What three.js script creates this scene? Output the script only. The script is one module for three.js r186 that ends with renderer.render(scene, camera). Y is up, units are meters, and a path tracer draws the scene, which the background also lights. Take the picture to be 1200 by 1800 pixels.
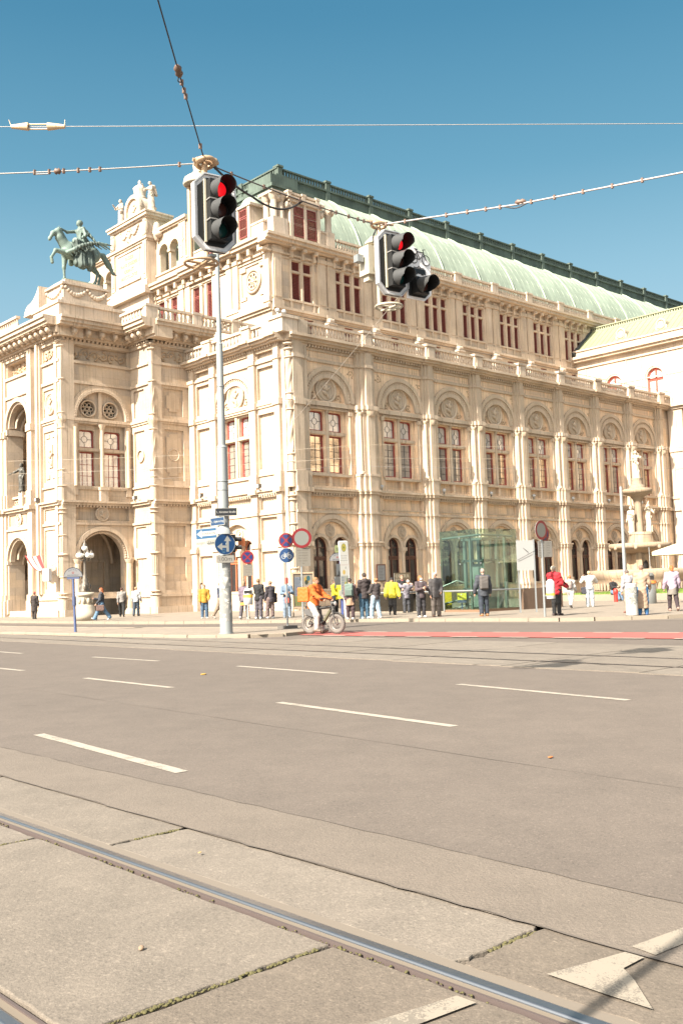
import * as THREE from 'three';
import { mergeGeometries } from 'three/addons/utils/BufferGeometryUtils.js';
import { FontLoader } from 'three/addons/loaders/FontLoader.js';
import { TextGeometry } from 'three/addons/geometries/TextGeometry.js';

// ---------- camera, sky, sun, exposure ----------
// World axes: x runs along the long side of the opera house away from the crossing, -z along its front; the corner stands at 0,0,0.
const D2R = Math.PI / 180;
const scene = new THREE.Scene();
const camera = new THREE.PerspectiveCamera(54.83, 682 / 1024, 0.1, 900);
camera.rotation.order = 'YXZ';
camera.position.set(-38.008, 1.5, 46.031);
camera.rotation.set(Math.atan(130 / 1735), -42.6 * D2R, -Math.atan(0.0335));
scene.add(camera);
const EXPOSURE = 3.5, SUN = 4.0;
const renderer = new THREE.WebGLRenderer({ antialias: true });
renderer.toneMapping = THREE.LinearToneMapping;
renderer.toneMappingExposure = EXPOSURE;
renderer.outputColorSpace = THREE.SRGBColorSpace;
renderer.shadowMap.enabled = true;
const sunEl = 38 * D2R, sunAz = 6.2 * D2R;
const sunDir = new THREE.Vector3(-Math.cos(sunAz) * Math.cos(sunEl), Math.sin(sunEl), Math.sin(sunAz) * Math.cos(sunEl));
{
  const W = 512, Hh = 256, d = new Float32Array(W * Hh * 4);
  const T = [[-90, .42, .36, .30], [-4, .46, .42, .36], [0, .66, .80, .86], [8, .50, .72, .83], [12, .43, .67, .81], [17, .315, .575, .735], [23, .165, .41, .585], [31, .085, .285, .46], [45, .05, .21, .38], [90, .035, .17, .33]];
  for (let j = 0; j < Hh; j++) for (let i = 0; i < W; i++) {
    const v = (j + .5) / Hh, u = (i + .5) / W, el = (v - .5) * Math.PI, az = (u - .5) * 2 * Math.PI;
    const x = Math.cos(el) * Math.cos(az), y = Math.sin(el), z = Math.cos(el) * Math.sin(az);
    const e = el / D2R; let k = 0; while (k < T.length - 2 && e > T[k + 1][0]) k++;
    const t = Math.min(1, Math.max(0, (e - T[k][0]) / (T[k + 1][0] - T[k][0])));
    const c = Math.max(0, x * sunDir.x + y * sunDir.y + z * sunDir.z);
    const g = e > -2 ? 6 * Math.pow(c, 24) + 3.9 * Math.pow(c, 2.6) : 0;
    // a little brighter to the right of the view, as towards the paler eastern sky
    const side = 1 + .06 * (x * .677 + z * .736);
    const o = (j * W + i) * 4;
    for (let q = 0; q < 3; q++) d[o + q] = ((T[k][q + 1] * (1 - t) + T[k + 1][q + 1] * t) * side + g * [1, .92, .80][q]) / EXPOSURE;
    d[o + 3] = 1;
  }
  const sky = new THREE.DataTexture(d, W, Hh, THREE.RGBAFormat, THREE.FloatType);
  sky.mapping = THREE.EquirectangularReflectionMapping; sky.magFilter = THREE.LinearFilter; sky.minFilter = THREE.LinearFilter; sky.needsUpdate = true;
  scene.background = sky; scene.environment = sky;
}
const sun = new THREE.DirectionalLight(new THREE.Color(1, .925, .80), SUN);
sun.position.copy(sunDir).multiplyScalar(150).add(new THREE.Vector3(0, 0, 10));
sun.target.position.set(0, 0, 10);
sun.castShadow = true; sun.shadow.mapSize.set(4096, 4096); sun.shadow.radius = 1;
Object.assign(sun.shadow.camera, { left: -90, right: 90, top: 90, bottom: -90, near: 1, far: 400 });
scene.add(sun, sun.target);

// ---------- helpers ----------
let seed = 7;
const rnd = () => { seed = (seed * 1664525 + 1013904223) >>> 0; return seed / 4294967296; };
const rr = (a, b) => a + (b - a) * rnd();
const taken = {};
function numbered(n) { const k = taken[n] = (taken[n] || 0) + 1; return k === 1 ? n : n + '_' + String(k - 1).padStart(3, '0'); }
function tag(o, label, category, group, kind) { o.userData.label = label; o.userData.category = category; if (group) o.userData.group = group; if (kind) o.userData.kind = kind; return o; }
function thing(name, label, category, pos = [0, 0, 0], turn = 0, group) {
  const o = new THREE.Group(); o.name = numbered(name); o.position.set(...pos); o.rotation.y = turn; scene.add(o); return tag(o, label, category, group);
}
const M4 = (x, y, z, rx = 0, ry = 0, rz = 0, sx = 1, sy = 1, sz = 1) => new THREE.Matrix4().compose(new THREE.Vector3(x, y, z), new THREE.Quaternion().setFromEuler(new THREE.Euler(rx, ry, rz)), new THREE.Vector3(sx, sy, sz));
// uv in metres from each face's main direction
function metreUV(g) {
  const p = g.attributes.position, n = p.count, uv = new Float32Array(n * 2), a = new THREE.Vector3(), b = new THREE.Vector3(), c = new THREE.Vector3();
  for (let i = 0; i < n; i += 3) {
    a.fromBufferAttribute(p, i); b.fromBufferAttribute(p, i + 1).sub(a); c.fromBufferAttribute(p, i + 2).sub(a); b.cross(c);
    const X = Math.abs(b.x), Y = Math.abs(b.y), Z = Math.abs(b.z);
    for (let k = i; k < i + 3; k++) {
      const x = p.getX(k), y = p.getY(k), z = p.getZ(k);
      const [u, v] = Y >= X && Y >= Z ? [x, z] : X > Z ? [z, y] : [x, y];
      uv[k * 2] = u; uv[k * 2 + 1] = v;
    }
  }
  g.setAttribute('uv', new THREE.BufferAttribute(uv, 2)); return g;
}
let jit = 0;
class MB {
  constructor() { this.g = []; }
  add(geo, m, keepUV) {
    let g = geo.index ? geo.toNonIndexed() : geo.clone();
    if (m) g.applyMatrix4(m);
    if (!g.attributes.normal) g.computeVertexNormals();
    for (const k of Object.keys(g.attributes)) if (k !== 'position' && k !== 'normal' && !(keepUV && k === 'uv')) g.deleteAttribute(k);
    if (!keepUV) metreUV(g);
    g.morphAttributes = {}; g.clearGroups(); this.g.push(g); return this;
  }
  box(x0, x1, y0, y1, z0, z1, m) {   // a hair's breadth of difference keeps neighbouring faces out of one plane
    jit = (jit + 1) % 11; const e = jit * .0004;
    const g = new THREE.BoxGeometry(Math.abs(x1 - x0) + e, Math.abs(y1 - y0) + e, Math.abs(z1 - z0) + e);
    g.translate((x0 + x1) / 2, (y0 + y1) / 2, (z0 + z1) / 2); return this.add(g, m);
  }
  cyl(x, y0, y1, z, r0, r1 = r0, seg = 10, m) { const g = new THREE.CylinderGeometry(r1, r0, y1 - y0, seg); g.translate(x, (y0 + y1) / 2, z); return this.add(g, m); }
  lathe(pts, x, y, z, seg = 12, m) { const g = new THREE.LatheGeometry(pts.map(q => new THREE.Vector2(q[0], q[1])), seg); g.translate(x, y, z); return this.add(g, m); }
  sph(x, y, z, rx, ry = rx, rz = rx, seg = 10, rot) { const g = new THREE.SphereGeometry(1, seg, Math.max(5, seg * .7 | 0)); return this.add(g, rot ? M4(x, y, z, ...rot, rx, ry, rz) : M4(x, y, z, 0, 0, 0, rx, ry, rz)); }
  bar(a, b, r, seg = 6, r2 = r) { // a round bar from a to b
    const A = new THREE.Vector3(...a), B = new THREE.Vector3(...b), d = B.clone().sub(A), L = d.length();
    const g = new THREE.CylinderGeometry(r2, r, L, seg); g.translate(0, L / 2, 0);
    const q = new THREE.Quaternion().setFromUnitVectors(new THREE.Vector3(0, 1, 0), d.normalize());
    return this.add(g, new THREE.Matrix4().compose(A, q, new THREE.Vector3(1, 1, 1)));
  }
  tube(pts, r, n = 40, seg = 6, closed = false) { return this.add(new THREE.TubeGeometry(new THREE.CatmullRomCurve3(pts.map(p => new THREE.Vector3(...p)), closed), n, r, seg, closed)); }
  ring(cx, cy, ri, ro, z0, z1, a0 = 0, a1 = Math.PI, seg = 20) { // flat arch or ring with thickness
    const s = new THREE.Shape(); s.absarc(cx, cy, ro, a0, a1, false); s.absarc(cx, cy, ri, a1, a0, true); s.closePath();
    const g = new THREE.ExtrudeGeometry(s, { depth: z1 - z0, bevelEnabled: false, curveSegments: seg }); g.translate(0, 0, z0); return this.add(g);
  }
  ext(shape, z0, z1, seg = 14, bevel = 0) {
    const g = new THREE.ExtrudeGeometry(shape, bevel ? { depth: z1 - z0 - 2 * bevel, bevelEnabled: true, bevelSize: bevel, bevelThickness: bevel, bevelOffset: -bevel, bevelSegments: 2, curveSegments: seg } : { depth: z1 - z0, bevelEnabled: false, curveSegments: seg });
    g.translate(0, 0, z0 + bevel); return this.add(g);
  }
  geo() { return this.g.length === 1 ? this.g[0] : mergeGeometries(this.g); }
  build(name, mat, parent = scene, pos, turn = 0) {
    const m = new THREE.Mesh(this.geo(), mat); m.name = parent === scene ? numbered(name) : name; m.castShadow = m.receiveShadow = true;
    if (pos) { m.position.set(...pos); m.rotation.y = turn; }
    parent.add(m); return m;
  }
}
const rectShape = (x0, x1, y0, y1) => { const s = new THREE.Shape(); s.moveTo(x0, y0); s.lineTo(x1, y0); s.lineTo(x1, y1); s.lineTo(x0, y1); s.closePath(); return s; };
const rectPath = (x0, x1, y0, y1, r = 0) => { const s = new THREE.Path(); if (!r) { s.moveTo(x0, y0); s.lineTo(x0, y1); s.lineTo(x1, y1); s.lineTo(x1, y0); s.closePath(); return s; } s.moveTo(x0, y0); s.lineTo(x0, y1 - r); s.quadraticCurveTo(x0, y1, x0 + r, y1); s.lineTo(x1 - r, y1); s.quadraticCurveTo(x1, y1, x1, y1 - r); s.lineTo(x1, y0); s.closePath(); return s; };
const archPath = (cx, w, y0, ys, C = THREE.Path) => { const s = new C(); s.moveTo(cx - w / 2, y0); s.lineTo(cx - w / 2, ys); s.absarc(cx, ys, w / 2, Math.PI, 0, true); s.lineTo(cx + w / 2, y0); s.closePath(); return s; };
const circPath = (cx, cy, r, C = THREE.Path) => { const s = new C(); s.absarc(cx, cy, r, 0, Math.PI * 2, false); return s; };
const panelWall = (w0, w1, h0, h1, holes, z0, z1) => { const s = rectShape(w0, w1, h0, h1); s.holes.push(...holes); const g = new THREE.ExtrudeGeometry(s, { depth: z1 - z0, bevelEnabled: false, curveSegments: 16 }); g.translate(0, 0, z0); return g; };

// ---------- noise and textures ----------
function noiseGrid(n, s) { let k = s >>> 0; const a = new Float32Array(n * n); for (let i = 0; i < n * n; i++) { k = (k * 1664525 + 1013904223) >>> 0; a[i] = k / 4294967296; } return a; }
function tileNoise(size, cells, s) { // smooth tiling value noise
  const g = noiseGrid(cells, s), o = new Float32Array(size * size);
  for (let y = 0; y < size; y++) { const fy = y / size * cells, y0 = fy | 0, ty = fy - y0, sy = ty * ty * (3 - 2 * ty), ya = (y0 % cells) * cells, yb = ((y0 + 1) % cells) * cells;
    for (let x = 0; x < size; x++) { const fx = x / size * cells, x0 = fx | 0, tx = fx - x0, sx = tx * tx * (3 - 2 * tx), xa = x0 % cells, xb = (x0 + 1) % cells;
      o[y * size + x] = (g[ya + xa] * (1 - sx) + g[ya + xb] * sx) * (1 - sy) + (g[yb + xa] * (1 - sx) + g[yb + xb] * sx) * sy; } }
  return o;
}
function fbm(size, cells, oct, s, gain = .5) { const o = new Float32Array(size * size); let a = 1, t = 0; for (let k = 0; k < oct; k++) { const n = tileNoise(size, Math.min(size, cells << k), s + k * 101); for (let i = 0; i < o.length; i++) o[i] += n[i] * a; t += a; a *= gain; } for (let i = 0; i < o.length; i++) o[i] /= t; return o; }
function dataTex(size, fn, srgb, rep) {
  const d = new Uint8Array(size * size * 4);
  for (let y = 0; y < size; y++) for (let x = 0; x < size; x++) { const c = fn(x, y, y * size + x), o = (y * size + x) * 4; for (let k = 0; k < 3; k++) d[o + k] = Math.max(0, Math.min(255, (Array.isArray(c) ? c[k] : c) * 255)); d[o + 3] = 255; }
  const t = new THREE.DataTexture(d, size, size); t.wrapS = t.wrapT = THREE.RepeatWrapping; t.magFilter = THREE.LinearFilter; t.minFilter = THREE.LinearMipmapLinearFilter; t.generateMipmaps = true;
  if (srgb) t.colorSpace = THREE.SRGBColorSpace; t.repeat.set(1 / rep, 1 / rep); t.needsUpdate = true; return t;
}
function canvasTex(w, h, draw) { const c = document.createElement('canvas'); c.width = w; c.height = h; draw(c.getContext('2d'), w, h); const t = new THREE.CanvasTexture(c); t.colorSpace = THREE.SRGBColorSpace; t.anisotropy = 8; return t; }
const L2S = v => v <= .0031308 ? v * 12.92 : 1.055 * Math.pow(v, 1 / 2.4) - .055;
const lin = (r, g, b) => new THREE.Color().setRGB(r, g, b);
const mat = (r, g, b, rough = .8, extra = {}) => new THREE.MeshStandardMaterial({ color: lin(r, g, b), roughness: rough, ...extra });
// ---------- materials ----------
function tileNoise2(size, cx, cy, s) { const g = noiseGrid(Math.max(cx, cy) + 1, s), n = Math.max(cx, cy) + 1, o = new Float32Array(size * size); for (let y = 0; y < size; y++) { const fy = y / size * cy, y0 = fy | 0, ty = fy - y0; for (let x = 0; x < size; x++) { const fx = x / size * cx, x0 = fx | 0, tx = fx - x0, sx = tx * tx * (3 - 2 * tx), xb = (x0 + 1) % cx, yb = (y0 + 1) % cy; o[y * size + x] = (g[y0 * n + x0] * (1 - sx) + g[y0 * n + xb] * sx) * (1 - ty) + (g[yb * n + x0] * (1 - sx) + g[yb * n + xb] * sx) * ty; } } return o; }
const TS = 1024;
const nA = fbm(TS, 5, 7, 11, .55), nB = fbm(TS, 9, 5, 77, .6), nC = fbm(TS, 128, 3, 5, .7), nS = tileNoise2(TS, 90, 5, 31), nS2 = tileNoise2(TS, 210, 9, 47);
function stoneMap(ashlar, grime) {
  return dataTex(TS, (x, y, i) => {
    let v = .76 + .46 * (nA[i] - .5) + .14 * (nC[i] - .5); let warm = (nB[i] - .5) * .30;
    const st = Math.max(0, nS[i] * .6 + nS2[i] * .4 - .55) * grime * 2.2 * nA[i]; v *= 1 - st;
    if (ashlar) { const rows = 15, r = y / TS * rows, ri = r | 0, fr = r - ri, b = x / TS * 8 + (ri & 1) * .5, bi = Math.floor(b), fb = b - bi;
      const h = Math.sin((ri * 13.7 + (bi % 8) * 71.3)) * 43758.5; const k = h - Math.floor(h); v *= .91 + .17 * k; warm += (k - .5) * .3;
      if (fr < .035 || fb < .014) v *= .86; }
    return [L2S(.63 * v * (1 + warm * .10)), L2S(.495 * v * (1 - warm * .07)), L2S(.366 * v * (1 - warm * .42))];
  }, true, 8);
}
const stoneBump = dataTex(512, (x, y, i) => { const j = (y * 2) * TS + x * 2; return .5 + (nC[j] - .5) * .8 + (nA[j] - .5) * .6; }, false, 4);
const ashMap = stoneMap(true, .8), trimMap = stoneMap(false, 1.0), grimeMap = stoneMap(true, 1.25);
const M = {};
M.wall = new THREE.MeshStandardMaterial({ map: ashMap, roughness: .9, bumpMap: stoneBump, bumpScale: .012 });
M.trim = new THREE.MeshStandardMaterial({ map: trimMap, roughness: .88, bumpMap: stoneBump, bumpScale: .012 });
M.old = new THREE.MeshStandardMaterial({ map: grimeMap, roughness: .92, bumpMap: stoneBump, bumpScale: .018, color: lin(1.5, 1.4, 1.3) });
M.pale = new THREE.MeshStandardMaterial({ map: trimMap, roughness: .85, color: lin(1, 1.03, 1.08), bumpMap: stoneBump, bumpScale: .01 });
M.carved = new THREE.MeshStandardMaterial({ map: grimeMap, roughness: .92, color: lin(.95, .88, .8), bumpMap: stoneBump, bumpScale: .03 });
const copNoise = fbm(512, 6, 6, 909), copStr = tileNoise2(512, 120, 4, 616);
const copperMap = dataTex(512, (x, y, i) => { const v = .9 + .42 * (copNoise[i] - .5) + .26 * (copStr[i] - .5); return [L2S(.285 * v), L2S(.335 * v), L2S(.262 * v)]; }, true, 10);
const copperMap2 = dataTex(512, (x, y, i) => { const v = .86 + .22 * (copNoise[i] - .5) + .14 * (copStr[i] - .5); return [L2S(.255 * v), L2S(.275 * v), L2S(.155 * v)]; }, true, 8);
const copperDarkMap = dataTex(512, (x, y, i) => { const v = .8 + .8 * (copNoise[i] - .5) + .3 * (copStr[i] - .5); return [L2S(.088 * v), L2S(.118 * v), L2S(.095 * v)]; }, true, 6);
M.copper = new THREE.MeshStandardMaterial({ map: copperMap, roughness: .75 });
M.copperB = new THREE.MeshStandardMaterial({ map: copperMap2, roughness: .75 });
M.copperDark = new THREE.MeshStandardMaterial({ map: copperDarkMap, roughness: .7 });
M.red = mat(.27, .05, .036, .6);
M.shutter = mat(.19, .048, .040, .65);
M.wood = new THREE.MeshStandardMaterial({ color: lin(.075, .026, .017), roughness: .45 });
M.glass = new THREE.MeshPhysicalMaterial({ color: lin(.62, .58, .52), metalness: .75, roughness: .06 });
M.glassVar = [M.glass, new THREE.MeshPhysicalMaterial({ color: lin(.40, .37, .34), metalness: .45, roughness: .1 }), new THREE.MeshPhysicalMaterial({ color: lin(.46, .43, .39), metalness: .6, roughness: .05 }), new THREE.MeshPhysicalMaterial({ color: lin(.7, .6, .48), metalness: .85, roughness: .07 })];
M.glassPale = new THREE.MeshPhysicalMaterial({ color: lin(.66, .64, .62), metalness: .45, roughness: .12 });
M.glassDark = new THREE.MeshPhysicalMaterial({ color: lin(.02, .02, .022), roughness: .05, ior: 1.8 });
M.lead = mat(.06, .05, .045, .6);
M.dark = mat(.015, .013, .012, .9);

// ---------- the opera house ----------
const opera = thing('opera_house', 'large cream stone opera house with arched loggia, red windows and green copper roof', 'opera house');
const SOUTH = -Math.PI / 2; // local x runs along world z, local z points to world -x
const CORN = [[16.62, 16.74, .42], [16.74, 16.9, .62], [16.9, 17.06, .82]];
const BAL = { r: [[.05, 0], [.05, .05], [.085, .16], [.075, .3], [.04, .42], [.055, .5], [.05, .56]] };
function balustrade(mb, s0, s1, y, d, h, step, peds) { // along s; rail, plinth, balusters and pedestals
  mb.box(s0, s1, y, y + .14, d - .13, d + .13); mb.box(s0, s1, y + h - .16, y + h, d - .15, d + .15);
  for (const p of peds) { mb.box(p[0] - p[1] / 2, p[0] + p[1] / 2, y + .003, y + h + .03, d - .19, d + .19); mb.box(p[0] - p[1] / 2 - .05, p[0] + p[1] / 2 + .05, y + h - .1, y + h + .06, d - .24, d + .24); }
  const n = Math.floor((s1 - s0) / step), k = (h - .3) / .56;
  const proto = new THREE.LatheGeometry(BAL.r.map(q => new THREE.Vector2(q[0] * 1.25, q[1] * k)), 7).toNonIndexed(); 
  for (let i = 0; i < n; i++) { const s = s0 + (i + .5) * (s1 - s0) / n; if (peds.some(p => Math.abs(p[0] - s) < p[1] / 2 + .05)) continue; mb.add(proto, M4(s, y + .14, d)); }
}
function dentils(mb, s0, s1, y0, y1, d0, d1, step) { const n = Math.round((s1 - s0) / step); for (let i = 0; i < n; i++) { const s = s0 + (i + .25) * (s1 - s0) / n; mb.box(s, s + step * .5, y0, y1, d0, d1); } }
function relief(mb, s0, s1, y0, y1, d, amp = .05) { // carved scrolls and leaves
  const h = y1 - y0, r = h * .33, n = Math.max(1, Math.round((s1 - s0) / (h * .85)));
  for (let i = 0; i < n; i++) { const s = s0 + (i + .5) * (s1 - s0) / n, cy = (y0 + y1) / 2 + (i & 1 ? 1 : -1) * h * .05, a = rr(0, 6);
    mb.add(new THREE.TorusGeometry(r, r * .17, 5, 12, 4.6), M4(s, cy, d, 0, 0, a)); mb.sph(s, cy, d, r * .38, r * .38, amp, 7);
    for (let k = 0; k < 3; k++) { const b = a + k * 2.1; mb.sph(s + Math.cos(b) * h * .44, cy + Math.sin(b) * h * .36, d, h * .14, h * .07, amp, 6, [0, 0, b + .6]); } }
}
function figureRelief(mb, s, y, d, h) { // a small seated figure in low relief
  mb.sph(s + .04 * h, y + h * .36, d, h * .1, h * .12, h * .1, 8); mb.sph(s, y + h * .1, d, h * .16, h * .22, h * .11, 8, [0, 0, .2]); mb.sph(s - h * .1, y - h * .2, d, h * .26, h * .13, h * .11, 8, [0, 0, -.5]);
  mb.sph(s + h * .1, y - h * .34, d, h * .1, h * .22, h * .09, 8, [0, 0, .3]); mb.sph(s + h * .22, y + h * .12, d, h * .2, h * .05, h * .07, 6, [0, 0, .7]); mb.sph(s - h * .24, y + h * .1, d, h * .2, h * .05, h * .07, 6, [0, 0, -.9]);
}
function medallion(parent, place, cx, cy, r, d, name = 'medallion') {
  const a = new MB(); a.add(new THREE.TorusGeometry(r, r * .13, 7, 26), M4(0, 0, 0)); a.add(new THREE.TorusGeometry(r * .78, r * .06, 6, 24), M4(0, 0, 0)); a.add(new THREE.CylinderGeometry(r, r, .06, 26), M4(0, 0, -.03, Math.PI / 2)); figureRelief(a, 0, 0, .04, r * 1.35);
  const m = a.build(name, M.trim, parent); place(m, cx, cy, d); return m;
}
// place functions: put a mesh at (s, y, d) of a facade
const onEast = (m, s, y, d) => { m.position.set(s, y, d); m.rotation.y = 0; };
const onEastAt = z => (m, s, y, d) => { m.position.set(s, y, z + d); };
const onSouth = x => (m, s, y, d) => { m.position.set(x - d, y, s); m.rotation.y = SOUTH; };

// window light: frame, pane, leading; width w, height h; origin at its bottom middle
const lightCache = {};
function windowLight(parent, place, s, y, d, w, h, opt = {}) {
  const key = [w, h, opt.kind, opt.cols, opt.rows].join();
  if (!lightCache[key]) {
    const f = .1, F = new MB(), P = new MB(), L = new MB(), r = opt.kind === 'round' ? .22 : 0;
    const sh = rectShape(-w / 2, w / 2, 0, h); sh.holes.push(rectPath(-w / 2 + f, w / 2 - f, f, h - f, r)); F.ext(sh, -.06, .06);
    P.box(-w / 2 + f * .6, w / 2 - f * .6, f * .6, h - f * .6, -.03, -.01);
    if (opt.kind === 'round') { L.add(new THREE.TorusGeometry(w * .17, .014, 5, 18), M4(0, h / 2, 0)); L.box(-w / 2 + f, -w * .17, h / 2 - .012, h / 2 + .012, -.01, .012); L.box(w * .17, w / 2 - f, h / 2 - .012, h / 2 + .012, -.01, .012); L.box(-.012, .012, f, h / 2 - w * .17, -.01, .012); L.box(-.012, .012, h / 2 + w * .17, h - f, -.01, .012); }
    else { const c = opt.cols || 2, n = opt.rows || 5; for (let i = 1; i < c; i++) { const x = -w / 2 + f + (w - 2 * f) * i / c; L.box(x - .014, x + .014, f, h - f, -.01, .012); } for (let i = 1; i < n; i++) { const yy = f + (h - 2 * f) * i / n; L.box(-w / 2 + f, w / 2 - f, yy - .012, yy + .012, -.01, .012); } }
    lightCache[key] = [F.geo(), P.geo(), L.geo()];
  }
  const [fg, pg, lg] = lightCache[key], g = new THREE.Group(); g.name = 'window';
  for (const [n, ge, ma] of [['frame', fg, M.red], ['pane', pg, opt.kind === 'round' ? M.glassPale : opt.glass || M.glass], ['leading', lg, opt.lead || M.lead]]) { const m = new THREE.Mesh(ge, ma); m.name = n; m.castShadow = m.receiveShadow = true; g.add(m); }
  parent.add(g); place(g, s, y, d); return g;
}
function crossWindow(parent, place, cx, d, glass) { // four lights with stone mullion and transom
  for (const k of [-1, 1]) { windowLight(parent, place, cx + k * .79, 8.66, d, 1.22, 2.42, { glass: typeof glass === 'number' ? M.glassVar[[3, 3, 1, 1, 1, 2, 2, 3, 0, 3, 3, 0, 3, 2, 0, 3][glass * 2 + (k + 1) / 2]] : glass }); windowLight(parent, place, cx + k * .79, 11.3, d, 1.22, 1.3, { kind: 'round' }); }
}
const doorCache = {};
function archDoor(parent, place, s, d, w, yTop, y0, color) { // tall round-headed wooden door with dark glass
  const key = [w, yTop, y0].join(), ys = yTop - w / 2;
  if (!doorCache[key]) {
    const F = new MB(), G = new MB(); const sh = archPath(0, w, y0, ys, THREE.Shape); const f = .11;
    sh.holes.push(archPath(0, w - 2 * f, ys - .55, ys)); for (const k of [-1, 1]) { sh.holes.push(rectPath(k * w / 4 - w / 4 + f * (k < 0 ? 1 : .5), k * w / 4 + w / 4 - f * (k > 0 ? 1 : .5), y0 + .75, ys - .8)); }
    F.ext(sh, -.05, .05); F.box(-w / 2 + f, w / 2 - f, ys - .67, ys - .55, -.06, .09); F.box(-.05, .05, ys - .55, yTop - f, -.04, .04); F.box(-w / 2 + f, w / 2 - f, ys - .02, ys + .03, -.04, .04);
    for (const k of [-1, 1]) F.box(k * w / 4 - w * .14, k * w / 4 + w * .14, y0 + .2, y0 + .6, .03, .08);
    G.ext(archPath(0, w - .1, y0 + .5, ys, THREE.Shape), -.03, -.01);
    doorCache[key] = [F.geo(), G.geo()];
  }
  const g = new THREE.Group(); g.name = 'door'; const fr = new THREE.Mesh(doorCache[key][0], color || M.wood), gl = new THREE.Mesh(doorCache[key][1], M.glassDark); fr.name = 'frame'; gl.name = 'pane'; g.add(fr, gl); parent.add(g); place(g, s, 0, d);
  const h = new MB(); h.bar([-.06, y0 + 1.0, .1], [-.06, y0 + 1.25, .1], .018); h.build('handle', M.lead, g);
}
function twistColumn(r, h, turns, strands, seg = 20, rows = 60) { // rope-twisted shaft
  const g = new THREE.CylinderGeometry(1, 1, h, seg, rows, true), p = g.attributes.position;
  for (let i = 0; i < p.count; i++) { const y = p.getY(i), a = Math.atan2(p.getZ(i), p.getX(i)), q = r * (1 + .13 * Math.sin(strands * a + turns * 6.2832 * y / h)); p.setX(i, Math.cos(a) * q); p.setZ(i, Math.sin(a) * q); }
  g.computeVertexNormals(); return g;
}
// corner colonnette standing the whole height of a corner
function cornerColumn(x, z, top, opt = {}) {
  const a = new MB(), R = opt.r || .21;
  const ring = (y, k = 1.3, h = .12) => a.lathe([[R * .9, 0], [R * k, h * .3], [R * k, h * .7], [R * .9, h]], x, y, z, 14);
  a.cyl(x, 0, 1.25, z, R * 1.75, R * 1.7, 10); ring(1.25, 1.9, .18); ring(1.5, 1.6, .16); a.cyl(x, 1.6, 2.6, z, R * 1.05, R, 14); ring(2.6, 1.35); 
  for (let k = 0; k < 10; k++) { const t = k / 10 * 6.2832; a.cyl(x + Math.cos(t) * R * .92, 2.7, 4.0, z + Math.sin(t) * R * .92, R * .2, R * .2, 5); } a.cyl(x, 2.6, 4.1, z, R * .88, R * .88, 12);
  ring(4.0, 1.7, .2); a.cyl(x, 4.2, 6.05, z, R * .9, R * .9, 12); for (let k = 0; k < 10; k++) { const t = k / 10 * 6.2832; a.cyl(x + Math.cos(t) * R * .9, 4.3, 5.2, z + Math.sin(t) * R * .9, R * .2, R * .2, 5); }
  ring(5.3, 1.4); a.cyl(x, 6.1, 7.3, z, R * .95, R * .95, 12); ring(6.75, 1.5); ring(7.0, 1.6);
  a.cyl(x, 7.6, 8.55, z, R * 1.3, R * 1.25, 12); ring(8.5, 1.6); ring(9.55, 1.35, .16); a.cyl(x, 8.6, 9.6, z, R * 1.0, R * 1.0, 14); ring(9.1, 1.2);
  ring(12.3, 1.35); a.lathe([[R * .95, 0], [R * 1.05, .2], [R * 1.55, .42], [R * 1.6, .5]], x, 12.4, z, 12); a.cyl(x, 12.95, 13.3, z, R * 1.2, R, 12); ring(13.3, 1.3, .14);
  ring(15.5, 1.4, .18); a.cyl(x, 15.7, top - .5, z, R, R, 12); ring(top - .62, 1.5, .2); ring(top - .3, 1.7, .2);
  a.build('column', M.trim, opera);
  const b = new MB(); b.add(twistColumn(R, 2.75, 2.2, 4), M4(x, 11.05, z)); b.add(twistColumn(R, 2.2, 1.9, 4), M4(x, 14.45, z)); b.build('twisted_shaft', M.trim, opera);
}
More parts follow.
